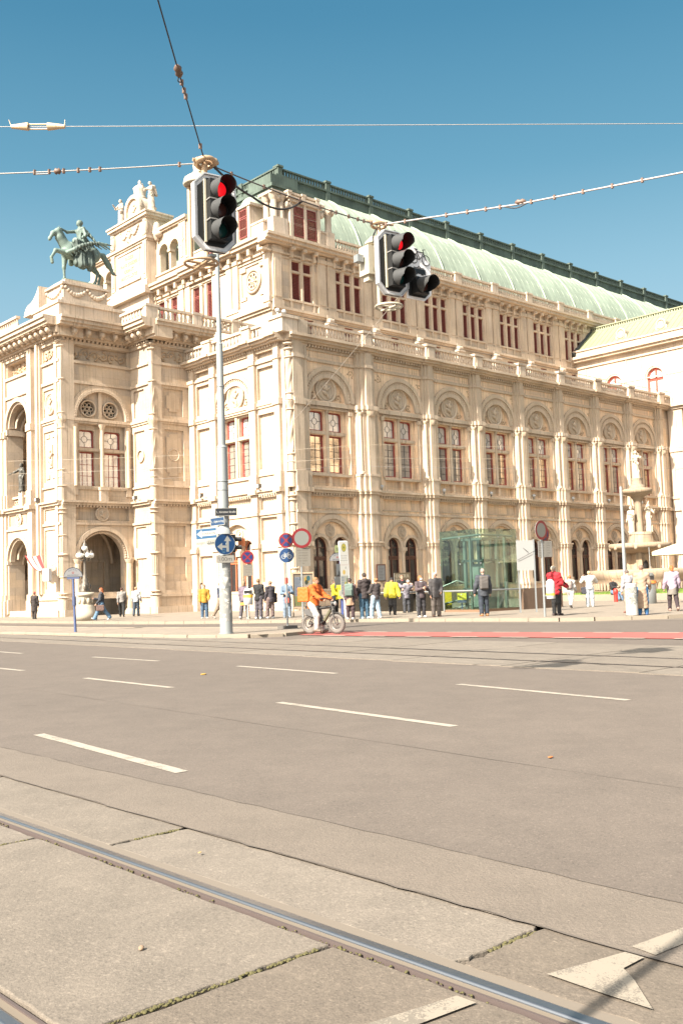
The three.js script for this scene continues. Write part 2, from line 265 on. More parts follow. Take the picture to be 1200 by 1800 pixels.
// stepped pier running the whole height of the long side; local origin at its foot
function pierGeo(w, k, H0 = 16.62) {
  const a = new MB(), st = [[w, .42 * k], [w * .68, .64 * k], [w * .34, .84 * k]];
  for (const [ww, d] of st) { const h = ww / 2;
    a.box(-h - .1, h + .1, 0, 1.2, -.02, d + .14); a.box(-h - .14, h + .14, 1.2, 1.36, -.02, d + .18); a.box(-h - .06, h + .06, 1.36, 1.62, -.02, d + .08);
    a.box(-h, h, 1.62, 6.06, -.02, d); a.box(-h, h, 6.2, 7.34, -.02, d);
    a.box(-h - .06, h + .06, 4.0, 4.2, -.02, d + .08); a.box(-h - .12, h + .12, 4.2, 4.3, -.02, d + .15); a.box(-h - .05, h + .05, 6.06, 6.2, -.02, d + .07);
    a.box(-h - .07, h + .07, 7.34, 7.5, -.02, d + .12); a.box(-h - .12, h + .12, 7.5, 7.63, -.02, d + .2);
    a.box(-h - .06, h + .06, 7.63, 8.5, -.02, d + .1); a.box(-h - .1, h + .1, 8.5, 8.64, -.02, d + .14);
    a.box(-h, h, 8.64, 12.66, -.02, d); a.box(-h - .07, h + .07, 12.66, 12.82, -.02, d + .08); a.box(-h - .12, h + .12, 12.82, 13.1, -.02, d + .15);
    a.box(-h * .9, h * .9, 13.1, 15.62, -.02, d * .85); a.box(-h * .9 - .05, h * .9 + .05, 15.62, 15.82, -.02, d * .85 + .07); a.box(-h * .9, h * .9, 15.82, H0, -.02, d * .85); }
  // half columns on the upper storey
  for (const s of [-1, 1]) { a.cyl(s * w * .42, 8.8, 12.6, .42 * k + .05, .13, .12, 8); a.lathe([[.12, 0], [.19, .12], [.2, .22]], s * w * .42, 12.44, .42 * k + .05, 8); a.lathe([[.2, 0], [.2, .1], [.14, .2]], s * w * .42, 8.64, .42 * k + .05, 8); }
  a.lathe([[w * .14, 0], [w * .2, .1], [w * .24, .28], [w * .26, .34]], 0, 12.4, .78 * k, 10);
  return a.geo();
}
// --- one bay of the long side: outer skin, inner skin, surrounds
function bayGeos(w) {
  const A = new MB(), h = w / 2;
  const lun = s => { const p = new THREE.Path(); p.moveTo(-s, 13.2); p.absarc(0, 13.2, s, Math.PI, 0, true); p.closePath(); return p; };
  A.add(panelWall(-h, h, 0, 16.62, [archPath(0, 3.6, 1.3, 3.95), rectPath(-1.62, 1.62, 8.55, 12.68), lun(1.52), rectPath(-1.9, 1.9, 6.42, 7.2), rectPath(-1.62, -.12, 7.8, 8.4), rectPath(.12, 1.62, 7.8, 8.4)], -.26, 0));
  const I = new MB();
  const inner = [archPath(-.86, 1.36, .5, 3.95), archPath(.86, 1.36, .5, 3.95)];
  for (const k of [-1, 1]) inner.push(rectPath(k * .79 - .6, k * .79 + .6, 8.68, 11.06), rectPath(k * .79 - .6, k * .79 + .6, 11.32, 12.58, .2));
  I.add(panelWall(-h, h, 0, 16.6, inner, -.7, -.263));
  const S = new MB();
  // ground arch
  S.ring(0, 3.95, 1.78, 2.06, -.05, .1); S.ring(0, 3.95, 1.62, 1.8, -.2, -.02); for (const k of [-1, 1]) { S.ring(k * .86, 3.95, .66, .84, -.32, -.14); S.box(k * 1.72 - .16, k * 1.72 + .16, 1.3, 3.85, -.25, -.06); S.box(k * 1.74 - .22, k * 1.74 + .22, 3.82, 4.0, -.25, .06); }
  S.cyl(0, .7, 3.5, -.2, .15, .13, 10); S.box(-.22, .22, 3.72, 3.95, -.4, -.02); S.lathe([[.13, 0], [.16, .1], [.24, .26]], 0, 3.48, -.2, 10); S.box(-.24, .24, .3, .62, -.4, .02); S.lathe([[.24, 0], [.22, .1], [.15, .16]], 0, .6, -.2, 10);
  // lunette arch with bead ring
  S.ring(0, 13.2, 1.96, 2.22, -.02, .12); S.ring(0, 13.2, 1.5, 1.72, -.1, .05); S.ring(0, 13.2, 1.72, 1.98, -.05, .03);
  for (let i = 0; i < 30; i++) { const t = (i + .5) / 30 * Math.PI; S.sph(Math.cos(t) * 1.86, 13.2 + Math.sin(t) * 1.86, .04, .05, .05, .05, 5); }
  S.box(-1.75, 1.75, 8.42, 8.56, -.2, .12); S.box(-1.72, 1.72, 12.66, 12.8, -.2, .05); S.box(-h, h, 12.86, 13.12, -.1, .12); S.box(-.1, .1, 8.56, 12.66, -.5, -.14); S.lathe([[.09, 0], [.13, .1], [.16, .16]], 0, 12.5, -.14, 8); S.box(-1.6, 1.6, 11.1, 11.3, -.5, -.2);
  // window side pilasters
  for (const k of [-1, 1]) { S.cyl(k * 1.78, 8.6, 12.6, .02, .09, .08, 8); S.box(k * 1.8 - .16, k * 1.8 + .16, 12.4, 12.66, -.1, .14); }
  // string courses, frieze frame
  S.box(-h, h, 6.06, 6.2, -.1, .12); S.box(-h, h, 7.34, 7.5, -.1, .2); S.box(-h, h, 7.5, 7.63, -.1, .34); dentils(S, -h, h, 7.22, 7.34, -.05, .14, .24);
  S.box(-1.96, 1.96, 6.36, 6.42, -.06, .05); S.box(-1.96, 1.96, 7.14, 7.2, -.06, .05);
  S.box(-h, h, 15.62, 15.82, -.1, .12); S.box(-h, h, 1.2, 1.36, -.1, .12); S.box(-h, -1.9, 0, 1.2, -.1, .08); S.box(1.9, h, 0, 1.2, -.1, .08);
  S.box(-h, h, 16.3, 16.46, -.1, .1); dentils(S, -h, h, 16.46, 16.62, -.05, .3, .26);
  const T = new MB(); for (const k of [-1, 1]) relief(T, k * 1.08 - .34, k * 1.08 + .34, 13.24, 13.85, -.24, .05); relief(T, -.18, .18, 4.35, 4.6, -.26, .05); for (const k of [-1, 1]) relief(T, k * 2.0 - .3, k * 2.0 + .3, 14.9, 15.5, .0, .05); relief(T, -h + .1, h - .1, 12.7, 12.86, .06, .04);
  return [A.geo(), I.geo(), S.geo(), T.geo()];
}
const eastBays = [[3.5, 6.15, 0], [10.0, 5.95], [15.3, 5.15], [20.45, 5.15], [25.6, 5.2], [30.8, 5.2], [36.0, 5.1], [41.1, 5.1]];
const eastPiers = [6.58, 12.7, 17.88, 23.02, 28.2, 33.4, 38.55, 43.66];
{
  const cache = {};
  eastBays.forEach(([cx, w], i) => {
    const g = cache[w] = cache[w] || bayGeos(w);
    [['wall', g[0], M.old], ['inner_wall', g[1], M.old], ['arch_surround', g[2], M.trim], ['carving', g[3], M.carved]].forEach(([n, ge, m]) => { const o = new THREE.Mesh(ge, m); o.name = n; o.castShadow = o.receiveShadow = true; onEast(o, cx, 0, 0); opera.add(o); });
    crossWindow(opera, onEast, cx, -.5, i);
    for (const k of [-1, 1]) archDoor(opera, onEast, cx + k * .86, -.5, 1.36, 4.62, .5, i > 4 ? M.wood : M.wood);
    medallion(opera, onEast, cx, 13.98, .8, -.2); medallion(opera, onEast, cx, 5.0, .36, -.24);
  });
  const pg = pierGeo(1.35, .62), pg1 = pierGeo(1.75, .85);
  eastPiers.forEach((x, i) => { const o = new THREE.Mesh(i ? pg : pg1, M.trim); o.name = 'pier'; o.castShadow = o.receiveShadow = true; onEast(o, x, 0, 0); opera.add(o); });
  // corner pier and end pier
  const c = new MB(); for (const [ww, d] of [[1.55, .3], [1.1, .42]]) { c.box(.3, ww, 1.6, 6.06, -.02, d); c.box(.3, ww + .1, 0, 1.2, -.02, d + .12); c.box(.3, ww + .12, 1.2, 1.6, -.02, d + .1); c.box(.3, ww + .08, 4.0, 4.28, -.02, d + .12); c.box(.3, ww, 6.2, 7.34, -.02, d); c.box(.3, ww + .06, 6.06, 6.2, -.02, d + .08); c.box(.3, ww + .12, 7.34, 7.63, -.02, d + .18); c.box(.3, ww + .08, 7.63, 8.62, -.02, d + .1); c.box(.3, ww, 8.62, 12.7, -.02, d); c.box(.3, ww + .1, 12.7, 13.1, -.02, d + .1); c.box(.3, ww, 13.1, 15.62, -.02, d); c.box(.3, ww + .05, 15.62, 15.82, -.02, d + .08); c.box(.3, ww, 15.82, 16.62, -.02, d); }
  c.build('pier', M.trim, opera);
  const e = new MB(); e.box(43.65, 45.6, 0, 16.62, -.7, 0); e.box(44.4, 45.5, 1.6, 7.34, 0, .1); e.box(44.4, 45.5, 7.63, 12.7, 0, .1); e.box(44.4, 45.5, 13.1, 15.6, 0, .1); for (const [y0, y1, d] of [[0, 1.2, .1], [1.2, 1.6, .12], [6.06, 6.2, .12], [7.34, 7.63, .3], [8.5, 8.64, .12], [12.7, 13.1, .12], [15.62, 15.82, .12]]) e.box(43.65, 45.55, y0, y1, -.05, d); e.build('wall', M.old, opera);
  // main cornice and balustrade of the long side, in bays
  const xs = [0, ...eastPiers, 45.5];
  for (let i = 0; i < xs.length - 1; i++) {
    const a = new MB(); for (const [y0, y1, d] of CORN) a.box(xs[i] + (i ? 0 : -.02), xs[i + 1], y0, y1, -.7, d);
    if (i) for (const [y0, y1, d] of CORN) a.box(xs[i] - .75, xs[i] + .75, y0 - .002, y1 + .002, -.3, d + .1);
    a.build('cornice', M.trim, opera);
    const b = new MB(); balustrade(b, xs[i] + .3, xs[i + 1] - (i < xs.length - 2 ? .3 : 0), 17.06, .32, .9, .27, []); b.build('balustrade', M.pale, opera);
    const p = new MB(), px = xs[i]; if (i) { p.box(px - .42, px + .42, 17.06, 17.98, .06, .62); p.box(px - .5, px + .5, 17.9, 18.06, .0, .72); p.box(px - .3, px + .3, 17.15, 17.8, .6, .68); } else { p.box(-.62, .62, 17.06, 17.98, -.62, .62); p.box(-.72, .72, 17.9, 18.08, -.72, .72); p.box(.7, 1.5, 17.06, 17.98, .1, .56); p.box(-.56, -.1, 17.06, 17.98, -1.5, -.7); } p.build('pedestal', M.pale, opera);
  }
  // south return of the cornice at the corner handled with the south wing
  const rf = new MB(); rf.box(.4, 45.5, 16.5, 17.02, -9.6, -.65); rf.build('terrace', M.wall, opera);
}
cornerColumn(.22, .14, 16.62);
// --- south front of the wing (x = 0, z from -10.25 to 0)
{
  const P = onSouth(0), h0 = -10.25, c0 = -5.25;
  const A = new MB(), lun = new THREE.Path(); lun.moveTo(c0 - 1.52, 13.2); lun.absarc(c0, 13.2, 1.52, Math.PI, 0, true); lun.closePath();
  const recess = []; for (const [a, b] of [[-2.75, -1.1], [-9.5, -7.9]]) recess.push(rectPath(a, b, 1.9, 3.8), rectPath(a, b, 4.5, 5.9), rectPath(a, b, 6.4, 7.15), rectPath(a, b, 8.95, 12.4), rectPath(a, b, 13.35, 15.35), rectPath(a, b, 15.95, 16.35));
  A.add(panelWall(h0, -.02, 0, 16.62, [archPath(c0, 3.4, 1.3, 3.95), rectPath(c0 - 1.62, c0 + 1.62, 8.55, 12.68), lun, rectPath(c0 - 1.7, c0 + 1.7, 6.42, 7.2), ...recess], -.2, 0));
  const w = A.build('wall', M.wall, opera); P(w, 0, 0, 0);
  const I = new MB(), inner = [archPath(c0 - .86, 1.36, .5, 3.95), archPath(c0 + .86, 1.36, .5, 3.95)]; for (const k of [-1, 1]) inner.push(rectPath(c0 + k * .79 - .6, c0 + k * .79 + .6, 8.68, 11.06), rectPath(c0 + k * .79 - .6, c0 + k * .79 + .6, 11.32, 12.58, .2));
  I.add(panelWall(h0, -.4, 0, 16.6, inner, -.7, -.203)); P(I.build('inner_wall', M.wall, opera), 0, 0, 0);
  const S = new MB(), T = new MB();
  S.ring(c0, 3.95, 1.7, 2.0, -.05, .1); for (const k of [-1, 1]) { S.ring(c0 + k * .86, 3.95, .66, .84, -.3, -.1); S.box(c0 + k * 1.95 - .26, c0 + k * 1.95 + .26, 1.3, 3.8, -.1, .12); S.box(c0 + k * 1.95 - .34, c0 + k * 1.95 + .34, 3.8, 4.05, -.1, .22); }
  S.cyl(c0, .7, 3.5, -.15, .15, .13, 10); S.box(c0 - .22, c0 + .22, 3.6, 3.95, -.35, .02);
  S.ring(c0, 13.2, 1.96, 2.22, -.02, .12); S.ring(c0, 13.2, 1.5, 1.72, -.1, .05); for (let i = 0; i < 30; i++) { const t = (i + .5) / 30 * Math.PI; S.sph(c0 + Math.cos(t) * 1.86, 13.2 + Math.sin(t) * 1.86, .04, .05, .05, .05, 5); }
  S.box(c0 - 1.75, c0 + 1.75, 8.42, 8.56, -.1, .12); S.box(c0 - .1, c0 + .1, 8.56, 12.66, -.5, -.1); S.box(c0 - 1.6, c0 + 1.6, 11.1, 11.3, -.5, -.15);
  for (const [a, b, d] of [[1.2, 1.36, .12], [6.06, 6.2, .1], [7.34, 7.5, .16], [7.5, 7.63, .3], [8.5, 8.62, .1], [12.78, 12.92, .08], [12.92, 13.1, .14], [15.62, 15.82, .12], [16.3, 16.46, .1]]) S.box(h0, -.3, a, b, -.1, d);
  dentils(S, h0, -.4, 7.22, 7.34, -.05, .14, .24); dentils(S, h0, -.4, 16.46, 16.62, -.05, .26, .26);
  S.box(h0, -.1, 0, 1.2, -.1, .08);
  // pilasters
  for (const [s, ww, d] of [[-.62, .5, .22], [-3.12, .62, .22], [-7.42, .62, .22], [-9.9, .6, .2]]) { const a = s - ww / 2, b = s + ww / 2; S.box(a - .1, b + .1, 0, 1.22, -.05, d + .12); S.box(a - .12, b + .12, 1.22, 1.6, -.05, d + .1); S.box(a, b, 1.6, 7.34, -.05, d); S.box(a - .08, b + .08, 4.0, 4.28, -.05, d + .1); S.box(a - .05, b + .05, 6.04, 6.22, -.05, d + .08); S.box(a - .08, b + .08, 7.36, 7.65, -.05, d + .22); S.box(a - .06, b + .06, 7.63, 8.62, -.05, d + .08); S.box(a, b, 8.62, 12.75, -.05, d); S.box(a - .08, b + .08, 12.75, 13.12, -.05, d + .1); S.box(a, b, 13.1, 16.62, -.05, d); S.box(a - .05, b + .05, 15.6, 15.84, -.05, d + .07); }
  relief(T, c0 + .74, c0 + 1.42, 13.24, 13.85, -.16); relief(T, c0 - 1.42, c0 - .74, 13.24, 13.85, -.16);
  P(S.build('arch_surround', M.trim, opera), 0, 0, 0); P(T.build('carving', M.carved, opera), 0, 0, 0);
  crossWindow(opera, P, c0, -.5, M.glass); for (const k of [-1, 1]) archDoor(opera, P, c0 + k * .86, -.5, 1.36, 4.62, .5, new THREE.MeshStandardMaterial({ color: lin(.36, .11, .05), roughness: .5 }));
  medallion(opera, P, c0, 13.98, .8, -.12); medallion(opera, P, c0, 5.0, .36, -.16);
  const C = new MB(); for (const [y0, y1, d] of CORN) { C.box(h0, .02, y0, y1, -.7, d); for (const s of [-3.12, -7.42, -.4]) C.box(s - .5, s + .5, y0 - .002, y1 + .002, -.3, d + .12); } P(C.build('cornice', M.trim, opera), 0, 0, 0);
  const peds = [-3.12, -7.42]; const lims = [-10.25, ...peds.slice().reverse(), -.6];
  for (let i = 0; i < 3; i++) { const b = new MB(); balustrade(b, lims[i] + (i ? .3 : 0), lims[i + 1] - .3, 17.06, .32, .9, .34, []); P(b.build('balustrade', M.pale, opera), 0, 0, 0); }
  for (const s of peds) { const p = new MB(); p.box(s - .4, s + .4, 17.06, 17.98, .06, .6); p.box(s - .47, s + .47, 17.9, 18.06, .02, .68); P(p.build('pedestal', M.pale, opera), 0, 0, 0); }
}
// --- loggia: two steps forward of the wing
const LX = -8.35, LZ = -12.86, SX = -3.1, SZ = -10.25, PITCH_Z = 4.6, A0 = -19.2; // front plane, side plane, step planes, arch pitch, first arch
const LCORN = [[18.35, 18.5, .35], [18.5, 18.95, .5], [18.95, 19.12, 1.15], [19.12, 19.36, 1.3], [19.36, 19.52, 1.42]];
function bands(mb, s0, s1, list) { for (const [a, b, d] of list) mb.box(s0, s1, a, b, -.1, d); }
const LB = [[0, .55, .3], [.55, 1.2, .12], [1.2, 1.36, .22], [1.36, 1.62, .1], [6.06, 6.2, .12], [7.34, 7.5, .2], [7.5, 7.63, .34], [8.5, 8.62, .12], [12.78, 12.92, .08], [12.92, 13.1, .16], [15.4, 15.6, .12], [16.75, 16.92, .12], [18.0, 18.2, .14]];
function modillions(mb, s0, s1, step) { const n = Math.round((s1 - s0) / step); for (let i = 0; i < n; i++) { const s = s0 + (i + .5) * (s1 - s0) / n; mb.box(s - .16, s + .16, 18.55, 18.95, .3, .85); mb.sph(s, 18.66, .86, .17, .2, .18, 7); mb.sph(s, 18.5, .66, .14, .14, .16, 6); mb.box(s - .2, s + .2, 18.88, 18.97, .3, 1.08); } }
{
  // inner step, side face (towards +z) and its front face
  const E1 = onEastAt(SZ), a = new MB(), t = new MB();
  a.add(panelWall(SX, .02, 0, 18.4, [rectPath(-2.15, -.62, 2.2, 3.8), rectPath(-2.15, -.62, 4.5, 5.9), rectPath(-2.15, -.62, 8.95, 12.4), rectPath(-2.15, -.62, 13.35, 15.2), rectPath(-2.4, -.4, 16.98, 17.9)], -.12, 0));
  a.box(SX + .1, 0, 0, 18.4, -.6, -.123); E1(a.build('wall', M.wall, opera), 0, 0, 0);
  bands(t, SX, .0, LB); dentils(t, SX, 0, 7.22, 7.34, 0, .14, .24); dentils(t, SX, 0, 18.2, 18.35, 0, .25, .3); modillions(t, SX + .2, .4, .85);
  const sq = new THREE.Shape(); sq.moveTo(-1.95, 9.5); for (const [x, y] of [[-1.75, 9.5], [-1.75, 9.25], [-1.02, 9.25], [-1.02, 9.5], [-.82, 9.5], [-.82, 11.9], [-1.02, 11.9], [-1.02, 12.15], [-1.75, 12.15], [-1.75, 11.9], [-1.95, 11.9]]) sq.lineTo(x, y); t.ext(sq, -.13, -.06); const sq2 = new THREE.Shape(); sq2.moveTo(-1.9, 13.85); for (const [x, y] of [[-1.72, 13.85], [-1.72, 13.65], [-1.05, 13.65], [-1.05, 13.85], [-.87, 13.85], [-.87, 14.75], [-1.05, 14.75], [-1.05, 14.95], [-1.72, 14.95], [-1.72, 14.75], [-1.9, 14.75]]) sq2.lineTo(x, y); t.ext(sq2, -.13, -.06); t.add(new THREE.TorusGeometry(.4, .05, 6, 22), M4(-1.38, 10.7, -.05));
  t.box(SX, SX + .75, 0, 18.3, -.05, .1); E1(t.build('arch_surround', M.trim, opera), 0, 0, 0);
  const cv = new MB(); relief(cv, -2.3, -.5, 17.05, 17.85, -.08, .06); E1(cv.build('carving', M.carved, opera), 0, 0, 0);
  const c = new MB(); for (const [y0, y1, d] of LCORN) c.box(SX - .3, 1.3, y0, y1, -1.2, d); E1(c.build('cornice', M.trim, opera), 0, 0, 0);
  const b = new MB(); balustrade(b, SX - .2, 6.9, 19.52, .75, .95, .34, [[SX - .4, .9], [.1, .7], [3.4, .7]]); E1(b.build('balustrade', M.pale, opera), 0, 0, 0);
  const S1 = onSouth(SX), f = new MB(), ft = new MB();
  f.add(panelWall(LZ, SZ, 0, 18.4, [rectPath(-12.5, -11.2, 2.2, 3.8), rectPath(-12.5, -11.2, 4.5, 5.9), rectPath(-12.5, -11.2, 8.95, 12.4), rectPath(-12.5, -11.2, 13.35, 15.2)], -.12, 0)); f.box(LZ, SZ - .1, 0, 18.4, -.5, -.123); S1(f.build('wall', M.wall, opera), 0, 0, 0);
  bands(ft, LZ, SZ - .2, LB); dentils(ft, LZ, SZ, 18.2, 18.35, 0, .25, .3); modillions(ft, LZ, SZ + .4, .85); ft.add(new THREE.TorusGeometry(.4, .05, 6, 22), M4(-11.85, 10.7, -.05)); S1(ft.build('arch_surround', M.trim, opera), 0, 0, 0);
  const fc = new MB(); for (const [y0, y1, d] of LCORN) fc.box(LZ + .3, SZ + 1.2, y0, y1, -1, d); S1(fc.build('cornice', M.trim, opera), 0, 0, 0);
  const fb = new MB(); balustrade(fb, LZ + .2, SZ + .6, 19.52, .75, .95, .34, []); S1(fb.build('balustrade', M.pale, opera), 0, 0, 0);
  cornerColumn(SX + .12, SZ - .1, 18.3);
}
{
  // outer block, side face towards +z (z = LZ), x from LX to SX: archway below, paired window above
  const E2 = onEastAt(LZ), cx = -5.4, a = new MB(), t = new MB(), sl = LX + .02, sr = SX;
  const lun = new THREE.Path(); lun.moveTo(cx - 1.85, 13.15); lun.absarc(cx, 13.15, 1.85, Math.PI, 0, true); lun.closePath();
  a.add(panelWall(sl, sr, 0, 18.4, [archPath(cx, 3.7, 0, 3.85), rectPath(cx - 1.9, cx + 1.9, 8.4, 12.75), lun, rectPath(cx - 2.0, cx + 2.0, 6.36, 7.22), rectPath(cx - 2.1, cx + 2.1, 16.98, 17.95)], -.28, 0));
  E2(a.build('wall', M.wall, opera), 0, 0, 0);
  const I = new MB(), inner = [archPath(cx, 3.5, 0, 3.85)]; for (const k of [-1, 1]) inner.push(rectPath(cx + k * .98 - .62, cx + k * .98 + .62, 8.52, 10.95), rectPath(cx + k * .98 - .62, cx + k * .98 + .62, 11.2, 12.4, .2), circPath(cx + k * .82, 13.85, .5)); I.add(panelWall(sl, sr, 0, 18.4, inner, -.8, -.283)); E2(I.build('inner_wall', M.wall, opera), 0, 0, 0);
  bands(t, sl, sr, LB.filter(q => q[0] > 1)); for (const [x0, x1] of [[sl, cx - 1.95], [cx + 1.95, sr]]) { for (const [y0, y1, d] of LB.filter(q => q[0] < 2)) t.box(x0, x1, y0, y1, -.1, d); t.box(x0, x1, 3.7, 3.9, -.1, .14); }
  t.ring(cx, 3.85, 1.85, 2.12, -.1, .1); t.ring(cx, 3.85, 1.66, 1.86, -.3, -.08); t.ring(cx, 13.15, 1.84, 2.1, -.06, .12); t.ring(cx, 13.15, 2.1, 2.3, -.06, .06);
  for (const k of [-1, 1]) { t.cyl(cx + k * 1.9, 0, 3.6, .12, .24, .22, 10); t.lathe([[.22, 0], [.3, .15], [.34, .3]], cx + k * 1.9, 3.5, .12, 10); t.lathe([[.4, 0], [.4, .3], [.26, .5]], cx + k * 1.9, 0, .12, 10); t.add(new THREE.TorusGeometry(.55, .07, 6, 24), M4(cx + k * .82, 13.85, -.22)); t.box(cx + k * 1.98 - .2, cx + k * 1.98 + .2, 8.0, 12.75, -.1, .1); t.cyl(cx + k * 1.95, 8.6, 12.5, .14, .13, .12, 8);
    for (let j = 0; j < 7; j++) { const q = j ? j / 6 * 6.2832 : 0, rr0 = j ? .3 : 0; t.add(new THREE.TorusGeometry(.125, .035, 5, 12), M4(cx + k * .82 + Math.cos(q) * rr0, 13.85 + Math.sin(q) * rr0, -.4)); } }
  for (let i = 0; i < 34; i++) { const q = (i + .5) / 34 * Math.PI; t.sph(cx + Math.cos(q) * 1.98, 13.15 + Math.sin(q) * 1.98, .1, .05, .05, .05, 5); t.sph(cx + Math.cos(q) * 1.76, 3.85 + Math.sin(q) * 1.76, -.06, .06, .06, .06, 5); }
  t.box(cx - .12, cx + .12, 13.15, 15, -.28, -.1); t.cyl(cx, 8.6, 12.5, .05, .16, .14, 10); t.lathe([[.14, 0], [.2, .14], [.27, .3], [.28, .36]], cx, 12.4, .05, 10); t.box(cx - .28, cx + .28, 7.63, 8.4, -.1, .34); t.box(cx - .34, cx + .34, 8.36, 8.56, -.1, .4); t.box(cx - 1.95, cx + 1.95, 8.4, 8.52, -.2, .1); t.box(cx - 1.9, cx + 1.9, 10.98, 11.18, -.3, -.1);
  dentils(t, sl, sr, 7.22, 7.34, 0, .14, .24); dentils(t, sl, sr, 18.2, 18.35, 0, .25, .3); modillions(t, sl + .2, sr - .1, .92);
  t.box(sl, sl + .95, 1.6, 18.3, -.05, .12); E2(t.build('arch_surround', M.trim, opera), 0, 0, 0);
  const cv = new MB(); relief(cv, cx - 2.0, cx + 2.0, 17.05, 17.88, -.22, .07); relief(cv, cx - 1.2, cx + 1.2, 15.0, 15.25, .02, .04); E2(cv.build('carving', M.carved, opera), 0, 0, 0);
  medallion(opera, E2, cx, 6.8, .46, .0);
  const dk = new MB(); for (const k of [-1, 1]) dk.cyl(0, -.02, .02, 0, .5, .5, 20, M4(cx + k * .82, 13.85, -.62, Math.PI / 2)); E2(dk.build('pane', M.glassDark, opera), 0, 0, 0);
  for (const k of [-1, 1]) { windowLight(opera, E2, cx + k * .98, 8.5, -.52, 1.26, 2.46, { cols: 3, rows: 3, lead: M.red, glass: M.glassPale }); windowLight(opera, E2, cx + k * .98, 11.18, -.52, 1.26, 1.24, { kind: 'round' }); }
  const c = new MB(); for (const [y0, y1, d] of LCORN) c.box(LX - .5, SX, y0, y1, -1.4, d); E2(c.build('cornice', M.trim, opera), 0, 0, 0);
  cornerColumn(LX + .14, LZ - .12, 18.3);
}
{
  // front of the loggia with its arches, x = LX
  const S2 = onSouth(LX);
  // corner pier with framed reliefs between the corner and the first arch
  const a = new MB(), t = new MB(), r0 = -15.9;
  a.add(panelWall(r0, LZ - .02, 0, 18.4, [rectPath(-15.2, -13.5, 1.9, 5.8), rectPath(-15.2, -13.5, 6.4, 7.15), rectPath(-15.2, -13.5, 8.95, 12.3), rectPath(-15.2, -13.5, 13.3, 15.1), rectPath(-15.2, -13.4, 16.98, 17.9)], -.1, 0)); a.box(r0, LZ - .3, 0, 18.4, -1.5, -.103); S2(a.build('wall', M.wall, opera), 0, 0, 0);
  bands(t, r0, LZ, LB); t.box(-13.5, LZ - .3, 1.6, 18.3, -.05, .1); t.box(-15.9, -15.3, 1.6, 18.3, -.05, .22); t.box(-15.75, -15.45, 1.6, 18.3, -.05, .36); dentils(t, r0, LZ, 18.2, 18.35, 0, .25, .3);
  t.box(-14.6, -14.1, 9.9, 11.4, -.1, -.02); figureRelief(t, -14.35, 10.6, 0, 1.1); for (const k of [-1, 1]) for (const [y, hh] of [[12, .25], [9.3, .25]]) t.box(-14.35 + k * .45 - .25, -14.35 + k * .45 + .25, y - hh / 2, y + hh / 2, -.1, -.03);
  S2(t.build('arch_surround', M.trim, opera), 0, 0, 0); medallion(opera, S2, -14.3, 14.15, .68, -.04);
  const cv = new MB(); relief(cv, -15.1, -13.5, 17.05, 17.8, -.05, .06); S2(cv.build('carving', M.carved, opera), 0, 0, 0);
  const cr = new MB(); for (const [y0, y1, d] of LCORN) cr.box(-46, LZ + .6, y0, y1, -1.4, d); S2(cr.build('cornice', M.trim, opera), 0, 0, 0);
  const md = new MB(); modillions(md, -42, LZ + .5, .8); S2(md.build('bracket', M.trim, opera), 0, 0, 0);
  const bb = new MB(); balustrade(bb, -42, -17.3, 19.52, .75, 1.1, .3, [[-21.5, .8], [-26.1, .8], [-30.7, .8], [-35.3, .8]]); S2(bb.build('balustrade', M.pale, opera), 0, 0, 0);
  // five arched bays
  const W = new MB(), hw = PITCH_Z / 2;
  W.add(panelWall(-hw, hw, 0, 18.4, [archPath(0, 3.15, .5, 3.95), archPath(0, 3.3, 7.63, 13.4), rectPath(-1.5, 1.5, 6.42, 7.18), rectPath(-1.6, 1.6, 16.98, 17.9)], -1.15, 0));
  const T = new MB(), R = new MB(); bands(T, -hw, hw, LB.filter(q => q[0] > 5 && !(q[0] > 8 && q[0] < 13.2)));
  T.ring(0, 3.95, 1.6, 1.86, -.1, .12); T.ring(0, 3.95, 1.45, 1.62, -.4, -.05); T.ring(0, 13.4, 1.66, 1.95, -.1, .12); T.ring(0, 13.4, 1.5, 1.68, -.4, -.05);
  for (const k of [-1, 1]) { for (const [x, w0, d] of [[hw, .34, .24], [hw - .42, .2, .14]]) { const s = k * x; T.box(s - w0, s + w0, 0, 1.2, -.2, d + .16); T.box(s - w0, s + w0, 1.2, 1.62, -.2, d + .1); T.box(s - w0 * .8, s + w0 * .8, 1.62, 7.34, -.2, d); T.box(s - w0, s + w0, 7.63, 8.62, -.2, d + .1); T.box(s - w0 * .8, s + w0 * .8, 8.62, 18.3, -.2, d); T.box(s - w0, s + w0, 12.7, 13.15, -.2, d + .1); T.box(s - w0 - .05, s + w0 + .05, 7.34, 7.63, -.2, d + .24); }
    const s = k * 1.78; T.box(s - .24, s + .24, 3.75, 4.0, -1.2, .1); T.cyl(s, 8.6, 12.6, .05, .13, .12, 8); T.box(s - .28, s + .28, 12.9, 13.3, -1.2, .12); T.box(s - .26, s + .26, .3, 1.3, -1.25, .12); T.box(s - .22, s + .22, 7.63, 8.7, -1.2, .12); }
  for (let x = -1.5; x < 1.5; x += .3) { T.ring(x + .15, 8.1, .1, .15, -.5, -.4, 0, 6.28, 8); } T.box(-1.65, 1.65, 7.63, 7.9, -.6, -.3); T.box(-1.65, 1.65, 8.35, 8.5, -.62, -.28); T.box(-.3, .3, 7.63, 8.75, -.75, -.15); dentils(T, -hw, hw, 18.2, 18.35, 0, .25, .3);
  relief(R, -1.5, 1.5, 17.05, 17.85, -.4, .1); R.box(-1.6, 1.6, 16.95, 17.95, -.6, -.45); R.box(-1.5, 1.5, 6.38, 7.2, -.3, -.1);
  const wg = W.geo(), tg = T.geo(), rg = R.geo();
